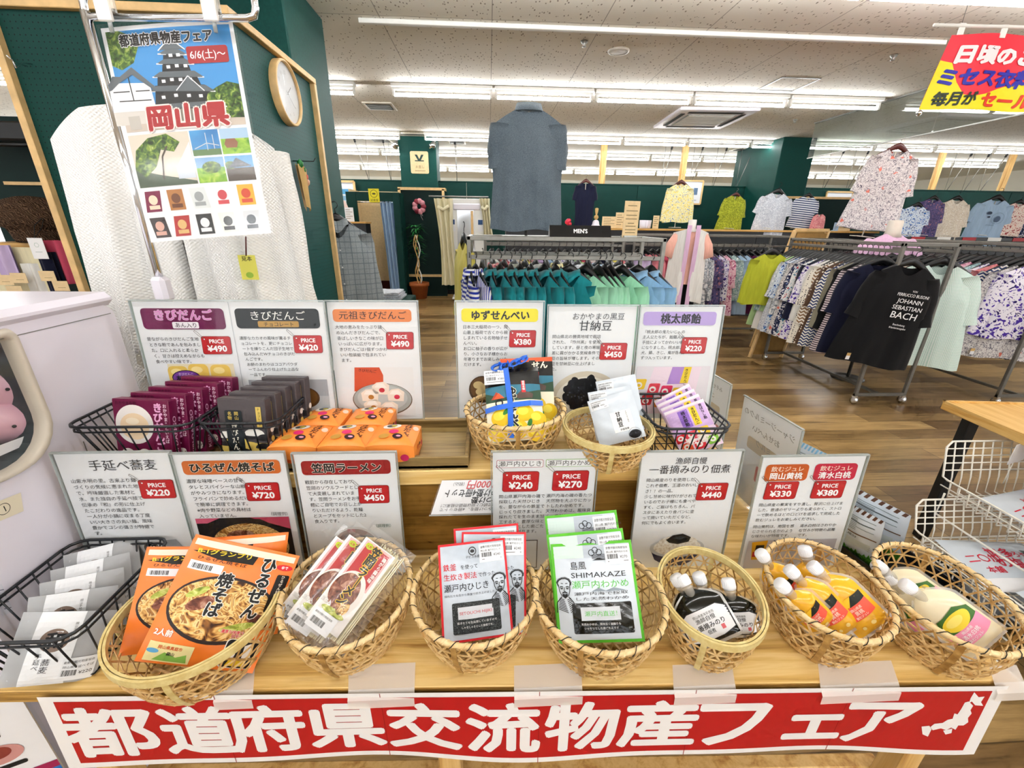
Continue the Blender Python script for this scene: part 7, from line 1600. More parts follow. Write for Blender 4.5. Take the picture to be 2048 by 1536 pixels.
for px, py, lb, mt in ((1382, 385, 'small framed clothing picture behind the yellow floral cardigan', 0), (1675, 407, 'framed clothing picture on the green wall left of the floral tunic', 1)):
    p = on_y(px, py, WALLY-.03); wd = (44 if mt == 0 else 54)*depth(p)/FPX; hh = (42 if mt == 0 else 42)*depth(p)/FPX; g = thing('framed_picture', lb, 'picture', (p.x, WALLY-.025, p.z)); a = MB()
    for sx, sz, lx, lz in ((0, -1, wd, .03), (0, 1, wd, .03), (-1, 0, .03, hh), (1, 0, .03, hh)): a.box((sx*wd/2, 0, sz*hh/2), (lx, .03, lz), 'pale_wood_trim')
    a.build('frame', g); a = MB(front); a.rect(-wd/2, -hh/2, wd, hh, '#e6eaee', 0); a.ell(-wd*.2, 0, wd*.14, hh*.2, '#9aa2ac', 3); a.rect(wd*.12, -hh*.1, wd*.18, hh*.3, '#5d7896', 3); a.rect(-wd*.3, -hh*.36, wd*.6, hh*.05, '#b9c0c6', 3); a.build('print', g)
p = on_y(1530, 400, WALLY-.1); g = thing('green_board', 'dark green panel with pale wood trim at the foot of the right pillar', 'panel', (p.x+.25, 8.4, 0)); a = MB(); pw, ph = 1.5, on_y(1500, 391, 8.4).z; a.box((0, .05, ph/2), (pw, .04, ph), 'teal_dark'); a.build('board', g); a = MB(); a.box((0, .02, ph-.02), (pw, .05, .04), 'pale_wood_trim'); a.box((-pw/2, .02, ph/2), (.04, .05, ph), 'pale_wood_trim'); a.box((pw/2, .02, ph/2), (.04, .05, ph), 'pale_wood_trim'); a.build('trim', g)

# --- mannequin in a white and lavender vest
p = on_y(1385, 445, 5.0); nz = p.z; g = thing('mannequin', 'white mannequin in a pale vest, pink blouse and dark trousers', 'mannequin', (p.x, 5.0, 0), math.radians(-12)); g.scale = (.8, .8, 1)
a = MB(); a.lathe([(.075, nz-.1), (.055, nz-.06), (.055, nz+.02), (.05, nz+.03), (0, nz+.032)], 'mannequin', 20); a.build('neck', g)
def torso(prof, m, nm, sy=.55): a = MB(); a.lathe(prof, m, 28, sy=sy, cap=False); return a.build(nm, g)
torso([(.06, nz-.08), (.17, nz-.13), (.2, nz-.2), (.19, nz-.35), (.17, nz-.5), (.19, nz-.64), (.2, nz-.68)], 'f_peach', 'blouse')
for s in (-1, 1):
    a = MB(); a.tube([(s*.17, 0, nz-.15), (s*.25, 0, nz-.26), (s*.28, 0, nz-.38)], [.07, .075, .08], 'f_peach', 12); a.build('sleeve', g)
for s in (-1, 1):
    a = MB(); a.grid(lambda u, v: (s*(.05+.19*u+.05*v*u), -(.135-.13*u**2)-.02*math.sin(u*8)*v, nz-.06-.05*u-(.82 if s < 0 else .8)*v), 10, 14, 'f_sage' if False else 'f_white'); a.grid(lambda u, v: (s*(.03+.06*u), -.15-.012*math.sin(v*7), nz-.03-.9*v), 4, 14, 'f_lav')
    a.grid(lambda u, v: (s*(.24+.05*v)*(1-u), .12-.115*(1-u)**2, nz-.08-.05*(1-u)-.8*v), 8, 10, 'f_white'); a.build('vest_panel', g)
for s in (-1, 1):
    a = MB(); a.tube([(s*.09, 0, nz-.66), (s*.1, 0, nz-1.0), (s*.1, 0, .1)], [.11, .09, .075], 'f_black', 14); a.build('trouser_leg', g)
a = MB(); a.lathe([(.16, 0), (.16, .012), (.02, .02), (.015, .2), (0, .2)], 'chrome', 24); a.build('base', g)
# bust form in a lavender top standing in rack A
p = on_y(1790, 452, 4.05); g = thing('bust_form', 'cloth bust form in a lavender top inside the near women\'s rack', 'bust form', (p.x, 4.05, 0))
a = MB(); z_ = p.z; a.lathe([(.075, z_-.1), (.06, z_-.05), (.058, z_+.04), (.05, z_+.05), (0, z_+.052)], 'cream_plastic', 20); a.build('neck', g)
torso([(.065, z_-.07), (.18, z_-.13), (.21, z_-.2), (.2, z_-.32), (.19, z_-.5)], 'f_lav', 'top')
for s in (-1, 1): a = MB(); a.tube([(s*.18, 0, z_-.15), (s*.26, 0, z_-.24), (s*.3, -.02, z_-.36)], [.06, .07, .075], 'f_lav', 12); a.build('sleeve', g)
a = MB(); a.tube([(0, 0, .02), (0, 0, z_-.45)], .015, 'dark_steel', 8); a.lathe([(.15, 0), (.15, .012), (0, .02)], 'dark_steel', 20); a.build('stand', g)
# tan easel board
g = thing('easel_board', 'tan wooden easel signboard seen from behind at the far end of the rack', 'easel', (3.4, 4.86, 0)); hz = 1.48; tx = .33
a = MB()
for x in (-.2, .2): a.bar((x, -.06, 0), (x+tx, .12, hz), .035, 'pale_wood_trim')
a.bar((-.2+tx, .12, hz), (.2+tx, .12, hz), .035, 'pale_wood_trim'); a.bar((-.2+.12, .0, .55), (.2+.12, .0, .55), .03, 'pale_wood_trim'); a.build('front_frame', g)
a = MB(); a.raw([(-.18, -.05, .04), (.2, -.05, .04), (.2+tx, .11, hz-.03), (-.18+tx, .11, hz-.03), (-.18, -.06, .04), (.2, -.06, .04), (.2+tx, .1, hz-.03), (-.18+tx, .1, hz-.03)], [(0, 1, 2, 3), (7, 6, 5, 4), (0, 3, 7, 4), (1, 5, 6, 2)], 'tan_board'); a.build('board', g)
a = MB()
for x in (-.2, .2): a.bar((x+.3, .42, 0), (x+tx, .14, hz-.02), .03, 'pale_wood_trim')
a.build('rear_legs', g)

# ================================================================== BACK LEFT: fitting rooms, plant, jacket
FYY = 8.95; fl, fr = on_y(704, 500, FYY).x, on_y(800, 420, FYY).x; fz = on_y(750, 384, FYY).z; ol, orr = on_y(716, 430, FYY).x, on_y(788, 430, FYY).x; oz_ = on_y(750, 402, FYY).z
g = thing('fitting_room', 'green fitting room with an open doorway, left of the plant', 'fitting room', ((fl+fr)/2, FYY, 0)); c0 = (fl+fr)/2; dp = WALLY-FYY-.02
a = MB(); a.box(((fl+ol)/2-c0, .03, fz/2), (ol-fl, .06, fz), 'teal_wall', b=.004); a.box(((orr+fr)/2-c0, .03, fz/2), (fr-orr, .06, fz), 'teal_wall', b=.004); a.box(((ol+orr)/2-c0, .03, (oz_+fz)/2), (orr-ol, .06, fz-oz_), 'teal_wall', b=.004); a.build('front_frame', g)
a = MB(); a.box((fl-c0+.02, dp/2+.06, fz/2), (.04, dp-.12, fz), 'teal_wall'); a.box((fr-c0-.02, dp/2+.06, fz/2), (.04, dp-.12, fz), 'teal_wall'); a.build('side_wall', g)
a = MB(); a.box((fl-c0+.05, dp/2, 1.15), (.02, dp-.15, 1.9), 'wood_card'); a.box((0, dp-.06, 1.15), (fr-fl-.1, .03, 1.9), 'wood_card'); a.box((0, dp-.09, .15), (fr-fl-.1, .02, .3), 'red_brown_wood'); a.box((fl-c0+.07, dp/2, .15), (.02, dp-.15, .3), 'red_brown_wood'); a.build('inner_panel', g)
a = MB(); a.box((.25, dp-.1, 1.15), (.4, .02, 1.7), 'chrome'); a.box((.25, dp-.09, 2.0), (.44, .03, .03), 'white_plastic'); a.box((.04, dp-.09, 1.15), (.03, .03, 1.7), 'white_plastic'); a.build('mirror', g)
p = on_y(748, 391, FYY-.01); g = thing('yellow_sign', 'square yellow sign with a round emblem above the fitting room door', 'sign', p); a = MB(front); a.box((0, 0, 0), (.2, .008, .24), '#e6d81c'); a.ring(0, .03, .06, .07, '#6a6414', 22); a.ell(.0, .03, .035, .015, '#4a4610', 22); a.text('試着室', 0, -.1, .05, '#4a4610', .01, 'c', 22); a.build('plate', g)
g = thing('blue_curtain', 'pale blue curtain gathered at the right of the fitting room doorway', 'curtain', (on_y(780, 480, FYY).x, FYY+.1, 0)); a = MB(); a.grid(lambda u, v: ((u-.5)*.3+.05*(1-v), .05*math.sin(u*26)+.02*math.sin(v*4), .1+(oz_-.1)*v), 40, 10, 'f_bluemist'); a.build('cloth', g); a = MB(); a.tube([(-.8, 0, oz_-.02), (.12, 0, oz_-.02)], .012, 'chrome', 8); a.build('rail', g)
p0, p1 = on_y(798, 377, 9.42), on_y(886, 379, 9.42); pz = p0.z; zb_ = on_y(840, 551, 9.42).z
g = thing('trimmed_green_board', 'dark green panel framed in pale wood below the middle pillar', 'panel', ((p0.x+p1.x)/2, 9.42, 0)); pw = p1.x-p0.x
a = MB(); a.box((0, .04, pz/2), (pw, .05, pz), 'teal_dark'); a.build('board', g); a = MB()
for sx in (-1, 1): a.box((sx*pw/2, 0, (pz+zb_)/2), (.05, .05, pz-zb_), 'pale_wood_trim')
a.box((0, 0, pz), (pw+.05, .05, .05), 'pale_wood_trim'); a.box((0, 0, zb_), (pw, .05, .05), 'pale_wood_trim'); a.box((pw/2+.02, .13, pz), (.05, .3, .05), 'pale_wood_trim'); a.build('trim', g)
p = on_y(839, 325, 9.54); g = thing('wood_sign', 'pale wood sign with a dark antler emblem and arrow on the middle pillar', 'sign', (p.x, 9.54, p.z)); a = MB(front); a.rrect(-.18, -.2, .36, .4, .03, 'wood_card', 0); a.box((0, .006, 0), (.34, .01, .38), 'wood_card'); a.poly([(-.09, .14), (-.04, .14), (0, .06), (.04, .14), (.09, .14), (.03, .04), (.09, .04), (.09, .02), (-.09, .02), (-.09, .04), (-.03, .04)], '#1d3a38', 8); a.text('お直し', 0, -.1, .06, '#7d6a48', .0, 'c', 8); a.line([(-.1, -.15), (.11, -.15)], .008, '#7d6a48', 8); a.build('plate', g)
p = on_y(839, 413, 9.4); g = thing('flower_wreath', 'small pink flower wreath on the dark green panel', 'wreath', (p.x, 9.36, p.z)); rr = random.Random(4)
for i in range(9):
    t = i*2*PI/9; a = MB(); a.lathe([(0, -.03), (.05, -.01), (.055, .015), (.02, .03), (0, .03)], '#d9909a' if i % 3 else '#8a2a3a', 10, X=Matrix.Translation((.09*math.cos(t), 0, .1*math.sin(t))) @ Matrix.Rotation(PI/2, 4, 'X')); a.build('flower', g)
a = MB(); a.tube([(0, 0, -.08), (.03, 0, -.2), (.06, 0, -.26)], .006, '#b7a8a8', 5); a.tube([(0, 0, -.08), (.06, 0, -.18)], .006, '#b7a8a8', 5); a.build('ribbon', g)
p = on_z(846, 590, 0); g = thing('potted_plant', 'tall spindly plant in a terracotta pot before the green panel', 'plant', (p.x, 9.15, 0))
a = MB(); a.lathe([(0, 0), (.14, 0), (.19, .26), (.21, .26), (.21, .33), (.18, .33), (.17, .28), (0, .27)], 'terracotta', 28); a.build('pot', g)
a = MB(); a.lathe([(.0, .285), (.17, .28)], 'red_brown_wood', 20, cap=False); a.build('soil', g)
for k in range(4):
    a = MB(); rr = random.Random(k); a.tube([(.03*math.cos(k*1.6)+(.05*math.sin(z_*5+k) if 0 else .035*math.sin(i*1.1+k)), .03*math.sin(k*1.6), .28+.1*i) for i in range(11)], .011, 'post_wood' if k else 'white_paint', 6); a.build('stem', g)
a = MB(); rr = random.Random(9)
for i in range(90):
    zc = 1.45-.75*rr.random()**1.7; t = rr.random()*6.28; r0 = .04; L = .14+.1*rr.random(); d = Vector((math.cos(t), math.sin(t), rr.uniform(-.3, .5))).normalized(); b = Vector((r0*math.cos(t), r0*math.sin(t), zc)); sd = d.cross(Vector((0, 0, 1))).normalized()*.022
    a.raw([b, b+d*L*.5+sd, b+d*L-Vector((0, 0, .05)), b+d*L*.5-sd], [(0, 1, 2, 3)], 'green_leaf')
o = a.build('foliage', g)
# white fitting booth with cream curtains
b0, b1 = on_y(903, 500, 9.0), on_y(968, 500, 9.0); bz = on_y(930, 397, 9.0).z; zlo = on_y(925, 560, 9.0).z
g = thing('white_booth', 'white panel booth with a narrow mirror beside the cream curtain', 'booth', ((b0.x+b1.x)/2, 9.0, 0)); bw = b1.x-b0.x
a = MB(); a.box((0, .04, (bz+zlo)/2), (bw, .06, bz-zlo), 'white_paint', b=.006); a.box((0, .0, bz-.15), (bw*.8, .04, .12), 'white_plastic', b=.02); a.build('panel', g)
mzt, mzb = on_y(930, 416, 9.0).z, on_y(930, 530, 9.0).z
a = MB(); a.box((-.03, .005, (mzt+mzb)/2), (bw*.5, .012, mzt-mzb), 'chrome'); a.box((.1, -.002, mzt-.3), (.05, .01, .5), 'pale_wood_trim'); a.build('mirror', g)
for sx in (-.44, .4): a = MB(); a.box((bw*sx, .005, mzt-.32), (.1, .01, .22), 'paper'); a.box((bw*sx, 0, mzt-.26), (.09, .006, .09), '#1f4a80'); a.build('notice', g)
a = MB(); a.tube([(-bw/2-.4, -.02, bz+.03), (bw/2+.1, -.02, bz+.03)], .014, 'grey_steel', 8); a.build('rail', g)
a = MB(); a.tube([(-.1, .04, 0), (-.1, .04, zlo)], .02, 'white_paint', 8); a.box((0, 0, .06), (bw, .5, .04), 'white_paint', b=.01); a.tube([(.3, .04, .06), (.3, .04, zlo)], .02, 'white_paint', 8); a.build('foot', g)
for px, wd, zt_, zb2, lb in ((890, .36, 397, 570, 'cream curtain tied back at the left of the white booth'), (970, .2, 397, 480, 'cream curtain at the right side of the white booth')):
    p = on_y(px, 480, 8.9); z1, z0 = on_y(px, zt_, 8.9).z, on_y(px, zb2, 8.9).z; g = thing('cream_curtain', lb, 'curtain', (p.x, 8.88, 0)); a = MB(); a.grid(lambda u, v: ((u-.5)*wd*(1-.25*math.sin(v*PI*1.0))+.08*(1-v), .05*math.sin(u*20), z0+(z1-z0)*v), 30, 12, 'f_cream'); a.build('cloth', g); a = MB(); a.tube([(-wd*.3, -.05, z1-.15), (0, -.07, z1-.2), (wd*.3, -.05, z1-.13)], .03, 'f_cream', 8); a.build('tie', g)
hang('long', 'yellow', (ml-.035, MY+.34, MH-.03), math.radians(-72), "pale yellow top hanging over the left end of the men's rack", 'top', None, 2, 'black_plastic')
# plaid jacket
p = on_y(672, 440, 4.1); g = hang('jacket', 'plaid', (p.x, 4.1, p.z), math.radians(20), 'grey plaid jacket on a hanger beside the teal pegboard', 'jacket', None, 1, 'black_plastic', 1.25); a = MB(); a.tube([(0, .02, -.02), (0, .02, -p.z/1.25+.01)], .012, 'black_metal', 8); a.lathe([(.14, -p.z/1.25+.004), (.14, -p.z/1.25+.014), (0, -p.z/1.25+.02)], 'black_metal', 16); a.build('stand', g)
p = on_y(681, 388, 7.6); g = thing('framed_notice', 'pale wood framed notice with blue pictures beside the pegboard', 'picture', (p.x, 9.7, 0)); 
p = on_y(681, 388, 9.68); g.location = (p.x, 9.68, p.z); wd, hh = 58*depth(p)/FPX, 46*depth(p)/FPX; a = MB()
for sx, sz2, lx, lz in ((0, -1, wd, .04), (0, 1, wd, .04), (-1, 0, .04, hh), (1, 0, .04, hh)): a.box((sx*wd/2, 0, sz2*hh/2), (lx, .04, lz), 'pale_wood_trim')
a.build('frame', g); a = MB(front); a.rect(-wd/2, -hh/2, wd, hh, '#dfe6ec', 0); a.rect(-wd*.38, -hh*.1, wd*.3, hh*.3, '#5f86b0', 3); a.rect(wd*.02, .0, wd*.36, hh*.2, '#4f9ac8', 3); a.rect(wd*.02, -hh*.25, wd*.36, hh*.18, '#86b4d2', 3); a.build('print', g)
ky = 8.6; p = on_y(680, 443, ky); g = thing('wall_shelf', 'pale wood shelf with black cabinet beneath the framed notice', 'shelf', (p.x, ky+.1, 0)); a = MB(); a.box((0, 0, p.z-.015), (1.0, .4, .03), 'shelf_wood'); a.build('board', g); a = MB(); a.box((0, .02, (p.z-.03)/2), (.96, .34, p.z-.03), 'black_plastic'); a.build('cabinet', g); sz2 = p.z
p = on_y(679, 425, ky); g = thing('slipper_ornament', 'pale pink slipper shaped ornament standing on the wall shelf', 'ornament', (p.x, ky+.1, sz2)); a = MB(); a.lathe([(0, 0), (.08, .02), (.13, .1), (.14, .25), (.1, .36), (0, .4)], '#e9cfc8', 20, sy=.4); a.build('body', g); a = MB(); a.lathe([(0, .1), (.06, .12), (.07, .22), (0, .28)], '#c9a8a4', 14, sy=.9); a.build('opening', g)
board_card(700, 440, 415, 17, ky+.05, 'small white card on the wall shelf beside the pink ornament', mat='paper', nm='white_card', zb=sz2)
# folded white linens on a teal bench
p = on_y(768, 600, 6.2); bz2 = on_y(770, 600, 6.2).z
g = thing('teal_bench', 'low teal bench carrying folded white linen near the fitting room', 'bench', (p.x, 6.4, 0)); a = MB(); a.box((0, 0, bz2/2), (.75, .6, bz2), 'teal_wall', b=.01); a.build('block', g)
for i in range(3):
    a = MB(); a.grid(lambda u, v: ((u-.5)*(.62-.04*i), (v-.5)*.45, .035*i+.03+.006*math.sin(u*14+i)+.004*math.sin(v*11)), 16, 8, 'f_greyfl'); a.box((0, 0, .035*i+.014), (.61-.04*i, .44, .03), 'f_greyfl', b=.01); tag(a.build('folded_linen', loc=(p.x-.05, 6.4, bz2)), f'folded pale linen, {["lowest", "middle", "top"][i]} of the pile on the teal bench', 'linen', 'linen pile on the bench')
# two spot lamps on the middle pillar
for i, px in enumerate((795, 868)):
    p = on_y(px, 285, 9.5); g = thing('spot_lamp', f'small chrome spot lamp at the {"left" if i == 0 else "right"} top corner of the middle pillar', 'spot lamp', (p.x, 9.45, CEIL-.01)); a = MB(); a.tube([(0, 0, 0), (0, 0, -.14)], .03, 'chrome', 12); a.build('mount', g); a = MB(); a.tube([(0, 0, -.12), (-.04, -.06, -.2)], [.05, .065], 'chrome', 14); a.build('head', g)

# ================================================================== RIGHT SIDE
# sale banner hung from the ceiling
NY = 2.95
A0, A1, B0 = on_y(1868, 50, NY), on_y(1905, 66, NY), on_y(1835, 219, NY)
g = thing('sale_banner', 'red and yellow fabric sale banner hanging from a white rod at the top right', 'banner', (A1.x, NY, A1.z))
W, H = 1.5, A1.z-B0.z; sk = B0.x-A1.x
def sb(x, y, h): return (x+sk*(-y)/H, -h*6-.012*math.sin(x*11+y*4)-.02*(-y/H), y-.01*math.cos(x*9)*(1 if y > -.05 else .3))
a = MB(sb, .05); a.rect(0, -H, W, H, '#ef3244', 0, 40, 14)
pts = [(0, -H), (W, -H)]+[(W-W*i/20, -H*(.72+.1*math.sin(i*.8+1.2)-(.28 if i > 18 else .1 if i > 17 else 0))) for i in range(21)]
a.poly(pts, '#f0e318', 1)
a.text('日頃のご愛顧に', .06, -H*.36, H*.25, '#fbeef0', .05, 'l', 3, fit=.98); a.text('ミセス衣料品の肌着', .02, -H*.66, H*.25, '#2a2aa8', .045, 'l', 3, fit=1.15); a.text('毎月が', .05, -H*.93, H*.2, '#22301c', .04, 'l', 3, fit=.27); a.text('セール価格で', .36, -H*.94, H*.22, '#e23a1c', .045, 'l', 3, fit=.7)
for i in range(len(a.fs)): a.fs[i] = True
a.build('cloth', g)
a = MB(); a.tube([(A0.x-A1.x, 0, A0.z-A1.z), (W+.1, 0, A0.z-A1.z+.02)], .009, 'white_paint', 10); a.build('rod', g)
for i in range(6):
    x = .05+i*.27; a = MB(); a.box((x, 0, (A0.z-A1.z)/2), (.035, .006, A0.z-A1.z+.03), 'white_paint'); a.build('loop', g)
for x in (.04, W-.05): a = MB(); a.tube([(x, 0, A0.z-A1.z), (x, 0, CEIL-A1.z)], .002, 'grey_steel', 5); a.build('cord', g)
p = on_y(1548*0+1833, 222, NY)
a = MB(); a.lathe([(0, -.02), (.014, -.008), (.016, .008), (0, .02)], 'chrome', 12); tag(a.build('banner_weight', loc=(B0.x-.01, NY-.03, B0.z-.025)), 'small clear weight at the lower left corner of the sale banner', 'weight')

# wooden table with black legs
c = on_z(1885, 803, .74); th = math.radians(-5)
g = thing('wooden_table', 'pale wood table with black legs at the right edge', 'table', (c.x, c.y, 0), th)
a = MB(); a.box((.6, -.8, .722), (1.2, 1.6, .036), 'table_wood', b=.003)
for sx, sy, lx, ly in ((.6, -.006, 1.2, .012), (.006, -.8, .012, 1.6)): a.box((sx, sy, .743), (lx, ly, .008), 'table_wood')
a.build('tabletop', g)
for x, y in ((.1, -.06), (1.1, -.06), (1.1, -1.5)):
    a = MB(); a.box((x, y, .352), (.045, .045, .704), 'black_metal', b=.003); a.build('leg', g)
a = MB(); a.box((.6, -.06, .68), (1.0, .03, .03), 'black_metal'); a.build('frame_bar', g)

# white wire tiers with rice cracker packets
def wire_tier(label, FL, dx, dy, z, hb, drop, rz=0):
    """FL: far left corner; dx across, dy towards the viewer"""
    g = thing('wire_tier', label, 'wire rack', (FL.x, FL.y, z), rz); r = .0028; m = 'white_wire'
    a = MB(); a.tube([(0, -.02, .07), (0, 0, .075), (.0, .03, hb), (.03, .04, hb+.02), (dx-.03, .04, hb+.02), (dx, .03, hb), (dx, 0, .075), (dx, -dy, .07), (0, -dy, .07)], r*1.5, m, 6, True); a.build('rim', g)
    a = MB()
    for i in range(1, 13): x = dx*i/13; a.tube([(x, .04, hb+.02), (x, 0, .07), (x, -.01, 0), (x, -dy+.02, 0), (x, -dy, .07)], r, m, 5)
    for k in range(1, 5): zz = .07+(hb-.05)*k/5; a.tube([(0, .0+.04*k/5, zz), (dx, .04*k/5, zz)], r, m, 5)
    a.build('back_grid', g); a = MB()
    for j in range(1, 17): y = -dy*j/17; a.tube([(0, y, .07), (.01, y, 0), (dx-.01, y, 0), (dx, y, .07)], r, m, 5)
    for zz in (.035,): a.tube([(.005, 0, zz), (.005, -dy, zz)], r, m, 5)
    a.build('tray_grid', g)
    for x in (.015, dx-.015):
        a = MB(); a.tube([(x, -.02, .004), (x, -.02, -drop), (x, -dy+.03, -drop), (x, -dy+.03, .004)], r*1.5, m, 6); a.build('stacking_leg', g)
    return g
U = on_z(1885, 955, .52); wire_tier('white wire tray on top of the tiers below the wooden table', U, .55, .62, .45, .2, .1)
Lw = on_z(1830, 1060, .33); wire_tier('white wire tray in the middle of the tiers below the wooden table', Lw, .55, .66, .26, .17, .18)
Bt = on_z(1850, 1110, .1); wire_tier('lowest white wire tray, lined black, near the floor', Bt, .6, .7, .04, .1, .036)
a = MB(); a.box((.3, -.35, .0), (.56, .66, .012), 'black_plastic', b=.004)
tag(a.build('black_mat', loc=(Bt.x, Bt.y, .055)), 'black mat lying in the lowest white wire tray', 'mat')
for i in range(3):
    a = MB(); a.lathe([(0, -.03), (.03, -.01), (.028, .015), (0, .03)], 'black_plastic', 12); tag(a.build('black_pebble', loc=(Bt.x+.05+.06*i, Bt.y-.04-.03*(i % 2), .095)), f'small black round stone in the lowest wire tray, {ORD[i]} from its far corner', 'stone', 'black stones in the lowest tray')
gy = 'white packets on the wire trays'
for i, (o, x, y, z, rz, lb) in enumerate(((U, .24, -.2, .475, .2, 'white packet with red lettering lying far back on the top wire tray'), (U, .3, -.42, .482, .1, 'white packet with red lettering lying near on the top wire tray'), (Lw, .2, -.17, .285, -.1, 'white packet with red lettering lying far back on the middle wire tray'), (Lw, .27, -.4, .293, .15, 'white packet with red lettering lying near on the middle wire tray'))):
    W, H = .34, .24; g = thing('cracker_bag', lb, 'food packet', mat=Matrix.Translation((o.x+x, o.y+y-H/2, z)) @ Matrix.Rotation(rz, 4, 'Z') @ Matrix.Rotation(math.radians(-84), 4, 'X'), group=gy)
    a = pouch(W, H, .022, 'white_film', seed=i*2+1); a.rect(-W*.5, 0, W, H*.2, '#f0f1f4', 1, 8, 3)
    for k, (t, x_, y_, s_) in enumerate((('博多', .0, .6, .05), ('の塩', .0, .4, .05), ('まろやか', .22, .62, .03), ('二〇加', -.24, .5, .04), ('本舗', -.24, .3, .03), ('天然塩', .2, .3, .03))): a.text(t, W*x_, H*y_, s_, '#c4243c', .02, 'c', 4)
    a.rect(W*.3, H*.7, .04, .02, '#3a5a4a', 4); a.build('printed_bag', g)
p = on_z(2040, 905, .66); g = thing('shelf_label', 'white card label above the top wire tray at the right edge', 'label', (p.x, p.y, .66), .3); a = MB(front); a.box((0, 0, 0), (.12, .002, .09), 'paper'); a.text('天然塩', 0, -.01, .03, '#3a6a4a', .01, 'c', 4); a.build('card', g); a = MB(); a.tube([(0, .004, -.045), (0, .004, -.15)], .002, 'white_wire', 5); a.build('clip', g)

# signs and pouches that face the right-hand aisle
def aisle_card(lb, x, yf, yn, zt, lines, tint):
    W = yf-yn; H = zt-TZ-.012; g = thing('aisle_card', lb, 'price card', mat=upright((x, (yf+yn)/2, TZ+.012), PI/2+.08, math.radians(3)))
    a = MB(front); a.box((0, .001, H/2), (W, .0012, H), 'paper')
    a.rrect(-W*.3, H*.55, W*.6, H*.12, .008, '#c9b896', 3); 
    for i, t in enumerate(lines): a.text(t, 0, H*(.86-.12*i), W*.1, '#6d6a66', 0, 'c', 4)
    a.rrect(-W*.36, H*.28, W*.42, H*.16, .006, RED, 3); a.text('PRICE', -W*.15, H*.38, W*.07, '#ffffff', .02, 'c', 4); a.text('¥350', -W*.15, H*.3, W*.1, '#ffffff', .02, 'c', 4)
    # the print shows faintly through the back of the sheet
    a.fn = lambda x_, y_, h: (-x_ if False else x_, .0016+h, y_)
    a.rrect(-W*.3, H*.55, W*.6, H*.12, .008, '#cdbfa8', 1)
    for i, t in enumerate(lines): a.text(t, 0, H*(.86-.12*i), W*.1, '#a09e9b', .008, 'c', 2)
    a.rrect(-W*.36, H*.28, W*.42, H*.16, .006, '#cf8d8b', 1); a.text('PRICE', -W*.15, H*.38, W*.07, '#f2e6e4', .02, 'c', 2); a.text('¥350', -W*.15, H*.3, W*.1, '#f2e6e4', .02, 'c', 2)
    a.build('printed_sheet', g)
    a = MB(); a.box((0, -.002, H/2), (W+.006, .0015, H+.006), 'acrylic'); a.box((0, .005, H/2), (W+.006, .0015, H+.006), 'acrylic'); a.box((0, .001, H+.003), (W+.006, .006, .0025), 'acrylic_edge'); a.box((-W/2-.003, .001, H/2), (.0025, .006, H), 'acrylic_edge'); a.box((0, -.02, -.0095), (W+.006, .045, .0025), 'acrylic'); a.build('acrylic_holder', g)
r1a, r1b = on_z(1497, 792, 1.06), on_z(1622, 860, 1.06)
aisle_card('white card seen from behind with show-through print, right of the candy packets', (r1a.x+r1b.x)/2, r1a.y, r1b.y, 1.06, ['ジャージーミルクの', 'おせんべい', 'ミルク'], 0)
r2a, r2b = on_z(1412, 738, 1.04), on_z(1474, 770, 1.04)
aisle_card('white card seen from behind, half hidden by the lilac headed price card', (r2a.x+r2b.x)/2, r2a.y+.02, r2b.y, 1.04, ['みそせんべい', 'ごま'], 0)
r3a = Vector((.62, 1.2, 0))
wire_basket('wire_basket', 'black wire basket on the table behind the lilac headed card', .56, .72, 1.0, 1.2, TZ+.001, TZ+.09, 'black_wire', .02, 7, 7)
g = thing('blue_packet', 'bright blue packet standing in the rear wire basket', 'food packet', mat=upright((.66, 1.05, TZ+.01), PI/2, .2)); a = pouch(.12, .13, .012, '#2f7fc0/.3', seed=2); a.build('bag', g)
g = thing('black_tray', 'low black tray holding the striped white pouches by the aisle', 'tray', (.915, .84, TZ+.001), math.radians(8)); a = MB(); a.box((0, 0, .003), (.15, .42, .005), 'black_plastic')
a.build('base', g); a = MB()
for sx, sy, lx, ly in ((-.073, 0, .004, .42), (.073, 0, .004, .42), (0, -.208, .15, .004), (0, .208, .15, .004)): a.box((sx, sy, .015), (lx, ly, .03), 'black_plastic')
a.build('rim', g)
gy = 'striped white pouches by the aisle'
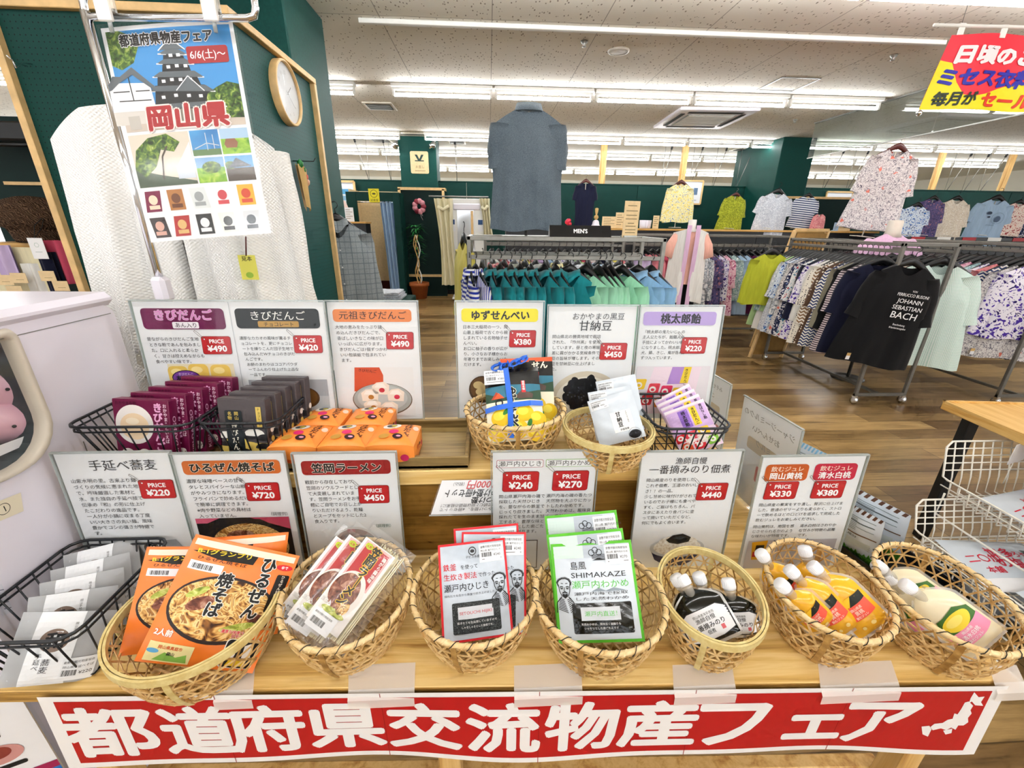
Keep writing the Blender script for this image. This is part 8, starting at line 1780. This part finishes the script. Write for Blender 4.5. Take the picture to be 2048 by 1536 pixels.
def stripe_pouch(lb, T, B, W, c1, face):
    H = (T-B).length; g = thing('striped_pouch', lb, 'food pouch', mat=frame(B, T, face=face), group=gy); a = pouch(W, H, .012, 'white_film', seed=W*50)
    n_ = 12
    for i in range(n_): x0 = -W/2+W*i/n_; a.poly([(x0, H*.93), (x0+W/n_*.5, H*.93), (x0+W/n_*.8, H), (x0+W/n_*.3, H)], c1, 2)
    for k in range(9): a.rect(-W*.44, H*(.86-.03*k), W*(.6 if k % 3 else .85), H*.012, '#7b8a8c', 2, 5, 1)
    a.rect(-W*.1, H*.78, W*.5, H*.012, '#333333', 2, 4, 1)
    a.rect(-W*.46, H*.54, W*.92, H*.022, '#6b4a34', 2, 8, 1); a.text('小麦・卵・乳成分', -W*.1, H*.47, H*.05, '#1d1d1d', .01, 'c', 3, fit=W*.6)
    a.rect(W*.0, H*.3, W*.4, H*.13, '#c3ccca', 2, 4, 2)
    for k in range(3): a.line([(W*.0, H*(.3+.043*k)), (W*.4, H*(.3+.043*k))], .0008, '#6a7472', 3)
    a.ring(-W*.2, H*.36, .007, .0085, '#333333', 3, 16); a.rect(-W*.5, 0, W, H*.16, 'moss_grass', 2, 8, 4)
    for i in range(16): x0 = -W/2+W*i/16; a.poly([(x0, H*.15), (x0+W/16, H*.15), (x0+W/32, H*(.18+.03*(i % 3)))], 'moss_grass', 2)
    a.build('printed_pouch', g)
fc = Vector((.93, .3, 0))
def mid(p, q): return (p+q)/2
t1a, t1b = on_z(1655, 945, .9), on_z(1822, 1032, .9); T1 = mid(t1a, t1b); stripe_pouch('white pouch with brown striped top edge, the one farther right', T1, Vector((T1.x+.03, T1.y+.01, TZ+.008)), (t1a-t1b).length, '#5a3a2a', fc)
t2a, t2b = on_z(1650, 978, .9), on_z(1768, 1042, .9); T2 = mid(t2a, t2b); stripe_pouch('white pouch with brown striped top edge, close behind the two-heading price card', T2, Vector((T2.x+.03, T2.y+.01, TZ+.008)), (t2a-t2b).length*1.05, '#5a3a2a', fc)
t3a, t3b = on_z(1580, 872, .95), on_z(1662, 912, .95); T3 = mid(t3a, t3b); stripe_pouch('white pouch with pale blue striped top behind the show-through card', T3, Vector((T3.x+.03, T3.y+.01, TZ+.008)), (t3a-t3b).length, '#7fb4d6', fc)
